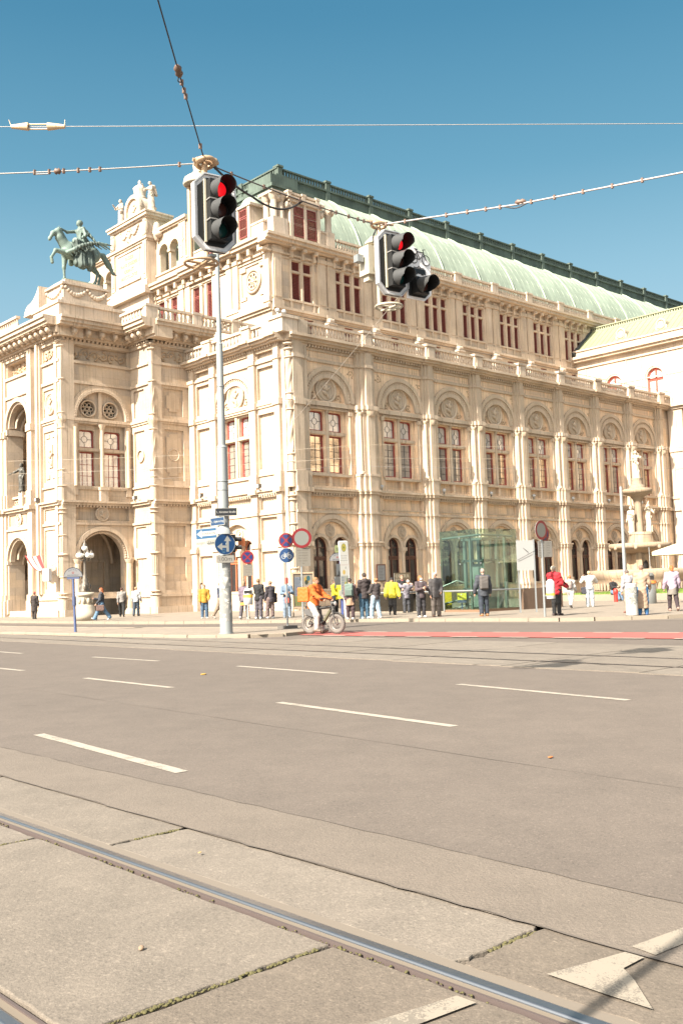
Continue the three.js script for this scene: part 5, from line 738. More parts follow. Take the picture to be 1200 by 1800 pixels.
function headGeo(cell = .0085) { // unit: head 0.24 high, origin at its middle, face to +z
  const P = [{ c: [0, .022, -.012], r: [.074, .092, .092] }, { c: [0, -.035, .022], r: [.056, .075, .066] }, [[0, -.07, .045], [0, -.085, .058], .026, .022], [[0, -.07, -.02], [0, -.13, -.03], .05, .052], { c: [0, .01, .084], r: [.012, .02, .016], k: .012 }, [[0, .016, .08], [0, -.014, .101], .008, .0125], { c: [.077, -.004, -.006], r: [.009, .032, .02], k: .01 }, { c: [-.077, -.004, -.006], r: [.009, .032, .02], k: .01 }, [[-.03, .03, .076], [.03, .03, .076], .01, .01], { c: [0, -.052, .077], r: [.024, .009, .012], k: .008 }];
  const F = field(P, .022), f = (x, y, z) => { let d = F(x, y, z); for (const s of [-1, 1]) { const e = ell(x, y, z, [s * .031, .012, .094], [.016, .011, .012]); d = Math.max(d, -e * .8); } return d; };
  return surfaceNet(f, [-.11, -.19, -.13, .11, .14, .14], cell);
}
const HEAD = headGeo();
const SKIN = [.36, .205, .14];
function paint(g, fn) { const p = g.attributes.position, c = new Float32Array(p.count * 3); for (let i = 0; i < p.count; i++) { const q = fn(p.getX(i), p.getY(i), p.getZ(i)); c[i * 3] = q[0]; c[i * 3 + 1] = q[1]; c[i * 3 + 2] = q[2]; } g.setAttribute('color', new THREE.BufferAttribute(c, 3)); return g; }
const strip = g => { const o = g.index ? g.toNonIndexed() : g.clone(); for (const k of Object.keys(o.attributes)) if (!['position', 'normal', 'color'].includes(k)) o.deleteAttribute(k); return o; };
const skinMat = new THREE.MeshStandardMaterial({ vertexColors: true, roughness: .6 });
const clothCache = {};
const cloth = (c, r = .85) => clothCache[c.join() + r] = clothCache[c.join() + r] || mat(c[0] * .62, c[1] * .62, c[2] * .62, r);
const folds = (x, y, z, a) => a * (Math.sin(y * 46 + x * 17 + Math.sin(z * 31) * 1.3) * .6 + Math.sin(y * 21 - z * 37 + x * 11) * .4);
function person(o) { // o: pos [x,y,z], phi (0 faces the camera, 90 to the right of the picture, 180 away), H, pose, wear
  const s = o.H, J = skeleton(s, o.pose || {}), cell = o.cell || .02, root = thing('person', o.label, 'person', o.pos, (-42.6 + o.phi) * D2R, o.group), skin = o.skin || SKIN;
  const B = bodyPrims(J, s), parts = [paint(surfaceNet(field(B, .02 * s), boundsOf(B, .05), cell), () => skin)];
  const hs = s * .131 / .24, M_ = new THREE.Matrix4().makeBasis(new THREE.Vector3(hs, 0, 0), new THREE.Vector3(...J.headUp).multiplyScalar(hs), new THREE.Vector3(...J.headZ).multiplyScalar(hs)); const turn = new THREE.Matrix4().makeRotationY((o.turn || 0) * D2R); M_.multiply(turn).setPosition(...J.head);
  const hg = paint(HEAD.clone(), (x, y, z) => { const e = Math.min(Math.hypot((x - .031) / .014, (y - .012) / .009), Math.hypot((x + .031) / .014, (y - .012) / .009)); if (z > .06 && e < 1) return [.03, .02, .015]; if (z > .06 && Math.abs(y - .034) < .006 && Math.abs(Math.abs(x) - .032) < .02) return skin.map(v => v * .35); if (z > .07 && Math.abs(y + .052) < .009 && Math.abs(x) < .024) return [skin[0] * .85, skin[1] * .5, skin[2] * .5]; return skin; }); hg.applyMatrix4(M_); parts.push(hg);
  for (const k of ['L', 'R']) { const d = new THREE.Vector3(...J['hd' + k]), zz = new THREE.Vector3(k === 'L' ? -1 : 1, 0, 0); if (o.palm) zz.set(...o.palm); zz.addScaledVector(d, -zz.dot(d)).normalize(); const xx = d.clone().cross(zz), m = new THREE.Matrix4().makeBasis(xx, d, zz); const hh = s / 1.75; const g = paint(handGeo(k, o['grip' + k] || o.grip ? 1 : 0).clone(), () => skin); g.applyMatrix4(new THREE.Matrix4().makeScale(hh, hh, hh)); g.applyMatrix4(m.setPosition(...addv(J['wr' + k], J['hd' + k], .012 * s))); parts.push(g); }
  const bm = new THREE.Mesh(mergeGeometries(parts.map(strip)), skinMat); bm.name = 'body'; bm.castShadow = bm.receiveShadow = true; root.add(bm);
  const put = (n, g, c, r) => { const m = new THREE.Mesh(g, cloth(c, r)); m.name = n; m.castShadow = m.receiveShadow = true; root.add(m); return m; };
  const w = o.wear || {};
  if (w.trousers) { const T = w.trousers, gr = T.grow || .024, end = T.end || .93; const Q = [{ c: J.pelvis, r: [.09 * s, .062 * s, .066 * s] }, [J.pelvis, lerpv(J.pelvis, J.waist, .7), .075 * s, .07 * s]]; for (const k of ['L', 'R']) { const a = lerpv(J['knee' + k], J['ank' + k], end); Q.push([J['hip' + k], J['knee' + k], .054 * s, (T.knee || .038) * s], [J['knee' + k], a, (T.knee || .038) * s, (T.hem || .03) * s]); } const F = field(Q, .03 * s, gr), top = lerpv(J.pelvis, J.waist, .75)[1]; put('trousers', surfaceNet((x, y, z) => Math.max(F(x, y, z) + folds(x, y, z, .006), y - top), boundsOf(Q, .05), cell), T.c); }
  if (w.skirt) { const T = w.skirt, y0 = T.len * s, wa = lerpv(J.pelvis, J.waist, .6), lo = [J.pelvis[0], y0, J.pelvis[2]]; const Q = [[wa, J.pelvis, .07 * s, .09 * s], [J.pelvis, lo, .09 * s, (T.w || .1) * s]]; const F = field(Q, .03 * s, .01); put('skirt', surfaceNet((x, y, z) => Math.max(F(x, y, z) + folds(x, y * .3, z, .01), y0 - y), boundsOf(Q, .06), cell), T.c); }
  if (w.jacket) { const T = w.jacket, gr = T.grow || .018, hem = (T.hem || .47) * s, dn = J.pelvis[1] - hem; const Q = [[J.waist, J.chest, .073 * s, .08 * s], { c: addv(J.chest, [0, .005 * s, 0]), r: [.104 * s, .085 * s, .07 * s] }, [J.shL, J.shR, .038 * s, .038 * s], [J.neck0, lerpv(J.neck0, J.neck1, .5), .045 * s, .034 * s], [J.waist, J.pelvis, .074 * s, .084 * s]]; if (dn > 0) Q.push([J.pelvis, [J.pelvis[0], hem, J.pelvis[2] + (T.flare || 0)], .086 * s, (T.hemW || .088) * s]); const sl = T.sleeve || .97; for (const k of ['L', 'R']) { Q.push([J['sh' + k], J['el' + k], .035 * s, .029 * s], [J['el' + k], lerpv(J['el' + k], J['wr' + k], sl), .029 * s, .022 * s]); } if (T.hood) Q.push({ c: addv(J.neck0, J.headZ, -.055 * s), r: [.06 * s, .035 * s, .035 * s] }); const F = field(Q, .028 * s, gr); put(T.name || 'jacket', surfaceNet((x, y, z) => Math.max(F(x, y, z) + folds(x, y, z, T.fold || .007), hem - y), boundsOf(Q, .06), cell), T.c, T.rough); }
  for (const k of ['L', 'R']) { const T = w.shoes || { c: [.03, .03, .03] }; const Q = [[J['heel' + k], J['toe' + k], .026 * s, .022 * s], [J['ank' + k], J['heel' + k], .026 * s, .026 * s]]; const lo = Math.min(J['heel' + k][1], J['toe' + k][1]) - .022 * s; put('shoe', surfaceNet((x, y, z) => field(Q, .02 * s, .003)(x, y, z), boundsOf(Q, .03), Math.min(cell, .015)), T.c, .6); }
  if (w.hair) { const T = w.hair, Q = [{ c: [0, .032, -.02], r: [.084, .096, .096] }]; if (T.long) Q.push([[0, 0, -.06], [0, -T.long, -.075], .075, .06]); if (T.bun) Q.push({ c: [0, .06, -.11], r: [.045, .045, .045] }); const F = field(Q, .03), f = (x, y, z) => { const face = Math.max(z - (.03 + Math.max(0, (y - .055)) * 1.1), .0); const cut = T.long ? Math.max(-( .02 - z), -1) : Math.max(-.055 - y - Math.max(0, -z) * .5, -1); return Math.max(F(x, y, z) + .006 * Math.sin(x * 160 + y * 60) * Math.sin(z * 120), y < .075 ? z - .035 - Math.max(0, y - .03) * 1.5 : -1, T.long ? -1 : -.06 - y + z * .3); }; const g = surfaceNet(f, [-.13, -.13 - (T.long || 0), -.18, .13, .16, .12], .01); g.applyMatrix4(M_); put('hair', g, T.c, .7); }
  if (w.hat) { const T = w.hat, F = (x, y, z) => Math.max(ell(x, y, z, [0, .045, -.008], [.092, T.high || .095, .102]), .035 - y); const Q = (x, y, z) => Math.min(F(x, y, z), T.brim ? Math.max(ell(x, y, z, [0, .045, T.peak ? .09 : 0], [T.peak ? .07 : .15, .012, T.peak ? .09 : .15]), -1) : 1, ell(x, y, z, [0, .045, -.008], [.097, .018, .107])); const g = surfaceNet(Q, [-.18, -.01, -.18, .18, .17, .2], .01); g.applyMatrix4(M_); put('hat', g, T.c, .8); }
  if (w.mask) { const g = surfaceNet((x, y, z) => Math.max(ell(x, y, z, [0, -.045, .04], [.066, .045, .07]), .0 - z), [-.1, -.12, -.02, .1, .02, .14], .01); g.applyMatrix4(M_); put('face_mask', g, [.75, .75, .76]); }
  if (w.scarf) { const Q = [{ c: addv(J.neck0, [0, .02 * s, .005]), r: [.056 * s, .03 * s, .052 * s] }]; put('scarf', surfaceNet((x, y, z) => field(Q, .02)(x, y, z) + folds(x, y, z, .004), boundsOf(Q, .03), .015), w.scarf); }
  root.userData.J = undefined; root.J = J; return root;
}
const W2 = (root, v) => { root.updateMatrixWorld(true); return new THREE.Vector3(...v).applyMatrix4(root.matrixWorld); };
function backpack(root, H, c, label, opt = {}) { // worn on the back of a person, its own thing
  const J = root.J, z = .13 * H * (opt.side ? 0 : 1), t = thing('backpack', label, 'backpack', [0, 0, 0], root.rotation.y), s = H; const p = W2(root, addv(addv(J.chest, [opt.x || 0, -.03 * s + (opt.dy || 0), 0]), [0, 0, -(opt.off || .095) * s])); t.position.copy(p);
  const hh = opt.h || .25, ww = opt.w || .16, dd = opt.d || .09; const sh = (x, y, z2) => { const qx = Math.abs(x) - ww + .05, qy = Math.abs(y) - hh + .05, qz = Math.abs(z2) - dd + .05; return Math.hypot(Math.max(qx, 0), Math.max(qy, 0), Math.max(qz, 0)) + Math.min(Math.max(qx, qy, qz), 0) - .05 + folds(x, y, z2, .005); };
  const m = new THREE.Mesh(surfaceNet(sh, [-ww - .03, -hh - .03, -dd - .03, ww + .03, hh + .03, dd + .03], .016), cloth(c, .8)); m.name = 'bag_body'; t.add(m);
  const k = new THREE.Mesh(surfaceNet((x, y, z2) => { const q = [Math.abs(x) - ww * .75, Math.abs(y + hh * .4) - hh * .42, Math.abs(z2 + dd) - .03]; return Math.hypot(...q.map(v => Math.max(v, 0))) + Math.min(Math.max(...q), 0) - .012; }, [-ww, -hh - .05, -dd - .07, ww, hh * .2, -dd + .05], .014), cloth(c.map(v => v * .75), .8)); k.name = 'front_pocket'; t.add(k);
  if (!opt.noStrap) for (const sx of [-1, 1]) { const st = new MB(); st.tube([[sx * ww * .6, hh * .8, dd * .9], [sx * ww * .75, hh * 1.02, dd + .1 * s * .6], [sx * ww * .75, hh * .55, dd + .165 * s * .9], [sx * ww * .7, -hh * .2, dd + .17 * s * .9], [sx * ww * .8, -hh * .75, dd * .9]], .018, 16, 6); st.build('strap', cloth(c.map(v => v * .6), .8), t); }
  return t;
}
function handBag(root, hand, H, c, label, opt = {}) { const J = root.J, t = thing(opt.name || 'bag', label, 'bag', [0, 0, 0], root.rotation.y + (opt.turn || 0)); const p = W2(root, addv(J['wr' + hand], J['hd' + hand], .07 * H / 1.75)); t.position.copy(p); if (opt.at) t.position.copy(W2(root, opt.at)); const hh = opt.h || .17, ww = opt.w || .17, dd = opt.d || .06, dr = opt.drop === undefined ? .16 : opt.drop;
  const sh = (x, y, z) => { const q = [Math.abs(x) - ww + .03, Math.abs(y + dr + hh) - hh + .03, Math.abs(z) - dd + .03]; return Math.hypot(...q.map(v => Math.max(v, 0))) + Math.min(Math.max(...q), 0) - .03 + folds(x, y, z, .005); }; const m = new THREE.Mesh(surfaceNet(sh, [-ww - .03, -dr - 2 * hh - .03, -dd - .03, ww + .03, -dr + .03, dd + .03], .016), cloth(c, .75)); m.name = 'bag_body'; t.add(m);
  const st = new MB(); const top = opt.strap || 0; st.tube([[-ww * .6, -dr, 0], [-ww * .3, -dr + (top || dr) * .8, 0], [0, -dr + (top || dr), 0], [ww * .3, -dr + (top || dr) * .8, 0], [ww * .6, -dr, 0]], .01, 16, 5); st.build('handle', cloth(c.map(v => v * .6), .7), t); return t; }
// a draped stone or bronze figure as one mesh
function figure(H, pose, robe, material, name, label, category, pos, turn, group, extra) {
  const s = H, J = skeleton(s, pose), B = bodyPrims(J, s); B.push([J.waist, J.pelvis, .085 * s, .1 * s], [J.pelvis, [.02 * s, robe.len * s, robe.z || 0], .1 * s, (robe.w || .12) * s]); for (const k of ['L', 'R']) B.push([J['sh' + k], J['el' + k], .042 * s, .036 * s], [addv(J['wr' + k], J['hd' + k], .01 * s), addv(J['wr' + k], J['hd' + k], .09 * s), .022 * s, .014 * s]); if (extra) B.push(...extra(J, s));
  B.push({ c: J.head, r: [.05 * s, .068 * s, .058 * s] }, { c: addv(J.head, J.headUp, .03 * s), r: [.056 * s, .05 * s, .062 * s] }, { c: addv(addv(J.head, J.headZ, .055 * s), J.headUp, -.01 * s), r: [.012 * s, .02 * s, .016 * s] }, [addv(J.head, [0, .02 * s, -.05 * s]), addv(J.neck0, [0, 0, -.05 * s]), .03 * s, .022 * s]);
  const F = field(B, .03 * s), y0 = Math.min(robe.len * s, 0); const f = (x, y, z) => F(x, y, z) + (y < J.chest[1] ? .012 * s * Math.sin(x / s * 70 + z / s * 50 + Math.sin(y / s * 14) * 1.2) : .006 * s * Math.sin(y / s * 60 + x / s * 40));
  const g = surfaceNet(f, boundsOf(B, .05 * s), s * .0125); const m = new THREE.Mesh(g, material); m.name = numbered(name); m.castShadow = m.receiveShadow = true; m.position.set(...pos); m.rotation.y = turn; scene.add(m); tag(m, label, category, group); return m;
}
M.marble = new THREE.MeshStandardMaterial({ color: lin(.42, .36, .28), roughness: .8 });
M.bronze = mat(.075, .07, .06, .5, { metalness: .35 });
const vNoise = fbm(128, 5, 4, 4242);
M.verdigris = new THREE.MeshStandardMaterial({ vertexColors: true, roughness: .65, metalness: .1 });
// bronze rider on a winged horse, on the loggia corner
{
  const P = [], q = (a, b, ra, rb, k) => { const c = [a, b, ra, rb]; if (k) c.k = k; P.push(c); };
  q([0, 1.36, .48], [0, 1.33, 0], .33, .34); q([0, 1.33, 0], [0, 1.4, -.62], .33, .32); q([0, 1.3, .62], [0, 1.45, .5], .24, .3); q([0, 1.48, .62], [0, 1.85, .93], .25, .17); q([0, 1.85, .93], [0, 2.12, 1.0], .17, .12); q([0, 2.1, 1.02], [0, 1.98, 1.22], .125, .1); q([0, 1.98, 1.22], [0, 1.74, 1.36], .09, .065); q([0, 1.74, 1.36], [0, 1.68, 1.38], .065, .06);
  for (const s of [-1, 1]) q([s * .06, 2.2, .97], [s * .08, 2.34, .98], .035, .012, .03); q([0, 2.2, .9], [0, 1.7, .62], .07, .1); q([0, 2.05, .84], [-.08, 1.5, .5], .05, .09);
  // raised near foreleg, standing off foreleg
  q([.17, 1.2, .62], [.18, 1.2, 1.2], .15, .085); q([.18, 1.2, 1.2], [.18, .86, 1.4], .075, .05, .06); q([.18, .86, 1.4], [.18, .76, 1.38], .05, .05); q([.18, .75, 1.37], [.18, .66, 1.36], .055, .07);
  q([-.17, 1.2, .6], [-.17, .66, .66], .15, .075); q([-.17, .66, .66], [-.17, .2, .64], .07, .045, .06); q([-.17, .2, .64], [-.17, .1, .7], .05, .05); q([-.17, .1, .7], [-.17, .04, .73], .065, .075);
  for (const [s, dz] of [[1, .1], [-1, -.22]]) { q([s * .18, 1.25, -.6], [s * .2, .95, -.42 + dz * .5], .22, .14); q([s * .2, .95, -.42 + dz * .5], [s * .18, .6, -.82 + dz], .12, .065); q([s * .18, .6, -.82 + dz], [s * .18, .22, -.74 + dz], .06, .045, .06); q([s * .18, .22, -.74 + dz], [s * .18, .1, -.68 + dz], .05, .05); q([s * .18, .1, -.68 + dz], [s * .18, .04, -.65 + dz], .065, .075); }
  q([0, 1.5, -.88], [0, 1.46, -1.1], .09, .1); q([0, 1.46, -1.1], [0, 1.1, -1.36], .12, .13); q([0, 1.1, -1.36], [.05, .75, -1.55], .11, .06); q([.05, .75, -1.55], [.1, .68, -1.7], .06, .02);
  // rider: seated, near arm down at the wing, far arm stretched over the horse's neck
  q([.02, 1.72, -.1], [.0, 2.02, -.08], .19, .16); q([0, 2.02, -.08], [0, 2.3, -.04], .17, .19); q([-.2, 2.38, -.03], [.2, 2.38, -.05], .085, .085); q([0, 2.42, -.03], [0, 2.55, 0], .065, .06); P.push({ c: [0, 2.66, .02], r: [.1, .135, .115] }, { c: [0, 2.7, -.03], r: [.115, .12, .125] }, { c: [0, 2.6, .12], r: [.02, .04, .03], k: .03 });
  q([-.2, 2.38, 0], [-.14, 2.22, .5], .08, .06); q([-.14, 2.22, .5], [-.04, 2.28, .86], .055, .04); q([.22, 2.38, -.05], [.36, 2.08, -.1], .09, .065); q([.36, 2.08, -.1], [.42, 1.9, .12], .06, .045);
  q([.1, 1.72, 0], [.36, 1.7, .36], .19, .15); q([.36, 1.7, .36], [.44, 1.1, .16], .15, .13); q([.44, 1.1, .16], [.46, .72, .12], .16, .2); q([.3, 1.5, -.1], [.46, .8, -.24], .2, .2); q([.46, .8, -.24], [.46, .6, -.22], .16, .12); q([.3, 1.0, .3], [.34, .78, .3], .14, .16); q([-.36, 1.6, .2], [-.4, 1.0, .2], .16, .13); q([-.2, 2.3, -.16], [-.05, 1.8, -.42], .12, .16); for (let i = 0; i < 5; i++) q([.1 + i * .03, 2.3, -.2], [.2 + i * .05, 2.1 - i * .07, -.5 - i * .02], .05, .02);
  // wing swept back along the near side
  const wp = [[.36, 1.18, .72], [.5, 1.3, .5], [.62, 1.5, .2], [.7, 1.64, -.15], [.74, 1.7, -.5], [.74, 1.72, -.85], [.72, 1.73, -1.1]]; for (let i = 0; i < 6; i++) q(wp[i], wp[i + 1], .085 - i * .008, .08 - i * .01, .05); for (let i = 0; i < 9; i++) { const t = i / 9 * 5, a = lerpv(wp[t | 0], wp[(t | 0) + 1], t % 1); q(a, [a[0] + .06, a[1] - .13 - .02 * i * (i < 5 ? 1 : .6), a[2] - .16 - i * .03], .05, .025, .05); }
  const F = field(P, .07), f = (x, y, z) => F(x, y, z) + (x > .12 && y < 2.35 && y > .5 && z < .5 && z > -.5 ? .016 * Math.sin(z * 55 + x * 18 + Math.sin(y * 6)) : 0);
  const g = surfaceNet(f, [-.65, 0, -1.8, .95, 2.85, 1.65], .023); const nr = g.attributes.normal; paint(g, (x, y, z) => { const n = vNoise[((Math.floor((y * 40)) & 127) * 128) + (Math.floor((x * 30 + z * 40)) & 127)]; const d = (x > .15 && y < 1.75 && z > -.5 && z < .5) ? .45 : 1; return [.13 * d * (.5 + 1.0 * n), .175 * d * (.5 + 1.0 * n), .15 * d * (.5 + 1.0 * n)]; });
  g.scale(1.62, 1.62, 1.62); const m = new THREE.Mesh(g, M.verdigris); m.name = numbered('equestrian_statue'); m.castShadow = true; m.position.set(-5.7, 22.83, -14.9); m.rotation.y = -Math.PI / 2; scene.add(m); tag(m, 'green bronze winged horse with draped rider on the loggia corner', 'statue');
}
// stone figures on the crest, bronze figure in the loggia
figure(2.35, { armL: [30, 15, 70, 40], armR: [60, 20, 90, 20], lean: 6 }, { len: .05, w: .13 }, M.pale, 'stone_statue', 'pale stone figure at the right end of the roof crest', 'statue', [6.75, 34.5, -25.55], -1.5, null, (J, s) => [[addv(J.shL, [0, 0, -.08 * s]), addv(J.pelvis, [.1 * s, 0, -.16 * s]), .07 * s, .05 * s], [addv(J.shR, [0, 0, -.08 * s]), addv(J.pelvis, [-.1 * s, .1, -.16 * s]), .07 * s, .05 * s]]);
figure(2.35, { armR: [40, 25, 80, 30], armL: [10, 20, 60, 30], lean: 4 }, { len: .05, w: .13 }, M.pale, 'stone_statue', 'pale stone figure at the left end of the roof crest', 'statue', [6.75, 34.5, -30.6], -1.5, null, (J, s) => [[addv(J.shR, [0, 0, -.08 * s]), addv(J.pelvis, [-.1 * s, 0, -.16 * s]), .07 * s, .05 * s]]);
figure(1.95, { armR: [50, 35, 15, 0], armL: [-5, 12, 30, 0], legL: [10, 12, 3] }, { len: .03, w: .1 }, M.bronze, 'bronze_statue', 'dark bronze robed figure standing in the upper loggia arch', 'statue', [-8.1, 8.78, -19.2], -1.4);
// ---------- street furniture, signs, signals ----------
const FACE = -42.6 * D2R, EASTW = 0, SOUTHW = -Math.PI / 2; // turned to the crossing, to +z, to -x
M.galv = mat(.26, .27, .27, .45, { metalness: .5 }); M.galvDull = mat(.23, .245, .245, .6, { metalness: .15 });
M.signBack = mat(.33, .33, .32, .5, { metalness: .4 }); M.black = mat(.012, .012, .013, .5); M.white = mat(.46, .45, .44, .55); M.cream = mat(.42, .375, .285, .6);
const faceMat = tex => new THREE.MeshStandardMaterial({ map: tex, roughness: .45, color: lin(.30, .295, .285) });
function shapeFace(shape, w, h, tex) { const g = new THREE.ShapeGeometry(shape, 24), p = g.attributes.position, uv = []; for (let i = 0; i < p.count; i++) uv.push(p.getX(i) / w + .5, p.getY(i) / h + .5); g.setAttribute('uv', new THREE.Float32BufferAttribute(uv, 2)); const m = new THREE.Mesh(g, faceMat(tex)); m.name = 'sign_face'; return m; }
function signPlate(parent, x, y, z, turn, shape, w, h, tex, th = .012) { const g = new THREE.Group(); g.name = 'sign'; const b = new MB(); b.ext(shape, -th, 0); b.build('sign_back', M.signBack, g); const f = shapeFace(shape, w, h, tex); f.position.z = .003; g.add(f); g.position.set(x, y, z); g.rotation.y = turn; parent.add(g); return g; }
const disc = r => { const s = new THREE.Shape(); s.absarc(0, 0, r, 0, Math.PI * 2, false); return s; };
const rrect = (w, h, r) => { const s = new THREE.Shape(); s.moveTo(-w / 2 + r, -h / 2); s.lineTo(w / 2 - r, -h / 2); s.quadraticCurveTo(w / 2, -h / 2, w / 2, -h / 2 + r); s.lineTo(w / 2, h / 2 - r); s.quadraticCurveTo(w / 2, h / 2, w / 2 - r, h / 2); s.lineTo(-w / 2 + r, h / 2); s.quadraticCurveTo(-w / 2, h / 2, -w / 2, h / 2 - r); s.lineTo(-w / 2, -h / 2 + r); s.quadraticCurveTo(-w / 2, -h / 2, -w / 2 + r, -h / 2); return s; };
const T = {};
const bikeIcon = (c, x, y, s, col, lw = .07) => { c.strokeStyle = col; c.lineWidth = s * lw; c.lineCap = 'round'; c.beginPath(); c.arc(x - s * .3, y + s * .12, s * .19, 0, 7); c.moveTo(x + s * .49, y + s * .12); c.arc(x + s * .3, y + s * .12, s * .19, 0, 7); c.moveTo(x - s * .3, y + s * .12); c.lineTo(x - s * .12, y - s * .14); c.lineTo(x + s * .2, y - s * .14); c.lineTo(x, y + s * .12); c.lineTo(x - s * .3, y + s * .12); c.moveTo(x, y + s * .12); c.lineTo(x - s * .16, y - s * .24); c.lineTo(x - s * .24, y - s * .24); c.moveTo(x + s * .3, y + s * .12); c.lineTo(x + s * .16, y - s * .26); c.lineTo(x + s * .28, y - s * .28); c.stroke(); };
T.noStop = canvasTex(256, 256, (c, w, h) => { c.fillStyle = '#c8202c'; c.fillRect(0, 0, w, h); c.fillStyle = '#1d3f94'; c.beginPath(); c.arc(128, 128, 100, 0, 7); c.fill(); c.strokeStyle = '#c8202c'; c.lineWidth = 26; c.beginPath(); c.moveTo(50, 50); c.lineTo(206, 206); c.moveTo(206, 50); c.lineTo(50, 206); c.stroke(); });
T.ring = canvasTex(256, 256, (c, w, h) => { c.fillStyle = '#b8202a'; c.fillRect(0, 0, w, h); c.fillStyle = '#b3b4ae'; c.beginPath(); c.arc(128, 128, 94, 0, 7); c.fill(); });
T.bike = canvasTex(256, 256, (c, w, h) => { c.fillStyle = '#dfe3e6'; c.fillRect(0, 0, w, h); c.fillStyle = '#145aa0'; c.beginPath(); c.arc(128, 128, 120, 0, 7); c.fill(); bikeIcon(c, 128, 128, 170, '#eef1f4'); });
T.arrows = canvasTex(512, 512, (c, w, h) => { c.fillStyle = '#d6dde2'; c.fillRect(0, 0, w, h); c.fillStyle = '#155a9c'; c.beginPath(); c.arc(256, 256, 244, 0, 7); c.fill(); c.fillStyle = '#d9dbd9'; c.fillRect(290, 150, 62, 290); c.beginPath(); c.moveTo(321, 50); c.lineTo(410, 190); c.lineTo(232, 190); c.fill(); c.beginPath(); c.moveTo(60, 320); c.lineTo(190, 225); c.lineTo(190, 415); c.fill(); c.fillRect(180, 290, 140, 58); c.fillStyle = '#5b93c4'; c.beginPath(); c.arc(225, 420, 50, 0, 7); c.fill(); bikeIcon(c, 225, 415, 80, '#17406e'); });
const textPanel = (lines, bg, fg, W = 256, H = 300) => canvasTex(W, H, (c, w, h) => { c.fillStyle = bg; c.fillRect(0, 0, w, h); c.textAlign = 'center'; lines.forEach(([s, y, f, col]) => { c.fillStyle = col || fg; c.font = f; c.fillText(s, w / 2, y); }); });
T.karntner = canvasTex(512, 190, (c, w, h) => { c.fillStyle = '#c9c7c0'; c.fillRect(0, 0, w, h); c.fillStyle = '#262a33'; c.fillRect(12, 12, w - 24, h - 24); c.fillStyle = '#eceae4'; c.textAlign = 'center'; c.font = 'bold 60px sans-serif'; c.fillText('1., Kärntner Straße', w / 2, 118, 460); });
T.opernring = canvasTex(384, 190, (c, w, h) => { c.fillStyle = '#e6e6e2'; c.fillRect(0, 0, w, h); c.fillStyle = '#2a5f96'; c.fillRect(14, 14, w - 28, h - 28); c.fillStyle = '#f2f2ee'; c.textAlign = 'center'; c.font = 'bold 64px sans-serif'; c.fillText('1., Opernring', w / 2, 118, 340); });
T.einbahn = canvasTex(512, 256, (c, w, h) => { c.fillStyle = '#f4f4f0'; c.fillRect(0, 0, w, h); c.fillStyle = '#0f76b4'; c.fillRect(10, 10, w - 20, h - 20); c.fillStyle = '#f6f7f5'; c.beginPath(); c.moveTo(22, 128); c.lineTo(150, 30); c.lineTo(150, 70); c.lineTo(490, 70); c.lineTo(490, 186); c.lineTo(150, 186); c.lineTo(150, 226); c.fill(); c.fillStyle = '#3d3f42'; c.font = '76px sans-serif'; c.fillText('EINBAHN', 160, 156, 318); });
T.ausgen = canvasTex(512, 200, (c, w, h) => { c.fillStyle = '#efece0'; c.fillRect(0, 0, w, h); c.fillStyle = '#5c5a54'; c.font = '82px sans-serif'; c.fillText('ausgen.', 16, 130, 230); c.fillRect(270, 70, 225, 62); c.fillRect(300, 44, 165, 8); c.fillRect(285, 140, 195, 16); c.fillStyle = '#efece0'; for (let i = 0; i < 5; i++) c.fillRect(282 + i * 43, 80, 32, 26); });
T.m100 = canvasTex(384, 170, (c, w, h) => { c.fillStyle = '#cfcac2'; c.fillRect(0, 0, w, h); c.strokeStyle = '#8d8880'; c.lineWidth = 5; c.strokeRect(5, 5, w - 10, h - 10); c.fillStyle = '#2a2826'; c.font = '120px sans-serif'; c.textAlign = 'center'; c.fillText('100m', w / 2, 130, 340); c.fillStyle = '#b9b3a9'; c.fillRect(20, 40, 60, 50); });
T.panel = textPanel([['Ausgenommen', 46, '30px sans-serif'], ['Linienbusse', 88, '30px sans-serif'], ['Ladetätigkeit', 130, '30px sans-serif'], ['Mo-Fr werkt.', 172, '28px sans-serif'], ['6:00-10:00 h', 214, '28px sans-serif'], ['Taxi', 256, '28px sans-serif']], '#c9c1b4', '#7f7468', 256, 290);
T.panelW = canvasTex(384, 300, (c, w, h) => { c.fillStyle = '#cfc9c0'; c.fillRect(0, 0, w, h); c.strokeStyle = '#9a938a'; c.lineWidth = 4; c.beginPath(); c.moveTo(225, 0); c.lineTo(225, h); c.stroke(); c.fillStyle = '#6f675e'; c.font = '27px sans-serif'; ['Ausgenommen', 'Linienbusse', 'Ladetätigkeit', 'Mo-Fr werkt.', '6:00-10:00 h', 'Taxi'].forEach((s, i) => c.fillText(s, 14, 46 + i * 46, 200)); ['Ladezone', 'Anfang', 'Mo-Sa', '8-18 h', 'ausgen.', 'Taxi'].forEach((s, i) => c.fillText(s, 240, 46 + i * 46, 130)); });
T.doppel = canvasTex(512, 300, (c, w, h) => { c.fillStyle = '#27324f'; c.fillRect(0, 0, w, h); c.fillStyle = '#b4b4b8'; c.beginPath(); c.arc(256, 272, 230, Math.PI, 0); c.fill(); c.fillStyle = '#3c4560'; c.textAlign = 'center'; c.font = 'bold 50px sans-serif'; const s = 'DOPPEL'; for (let i = 0; i < 6; i++) { c.save(); c.translate(256, 268); c.rotate((i - 2.5) * .235); c.fillText(s[i], 0, -166); c.restore(); } c.font = 'bold 46px sans-serif'; c.fillText('HALTESTELLE', 256, 250, 380); c.fillStyle = '#b04b45'; c.fillRect(226, 140, 60, 26); c.fillRect(232, 172, 48, 20); c.fillStyle = '#b4b4b8'; c.fillRect(236, 146, 16, 12); c.fillRect(260, 146, 16, 12); });
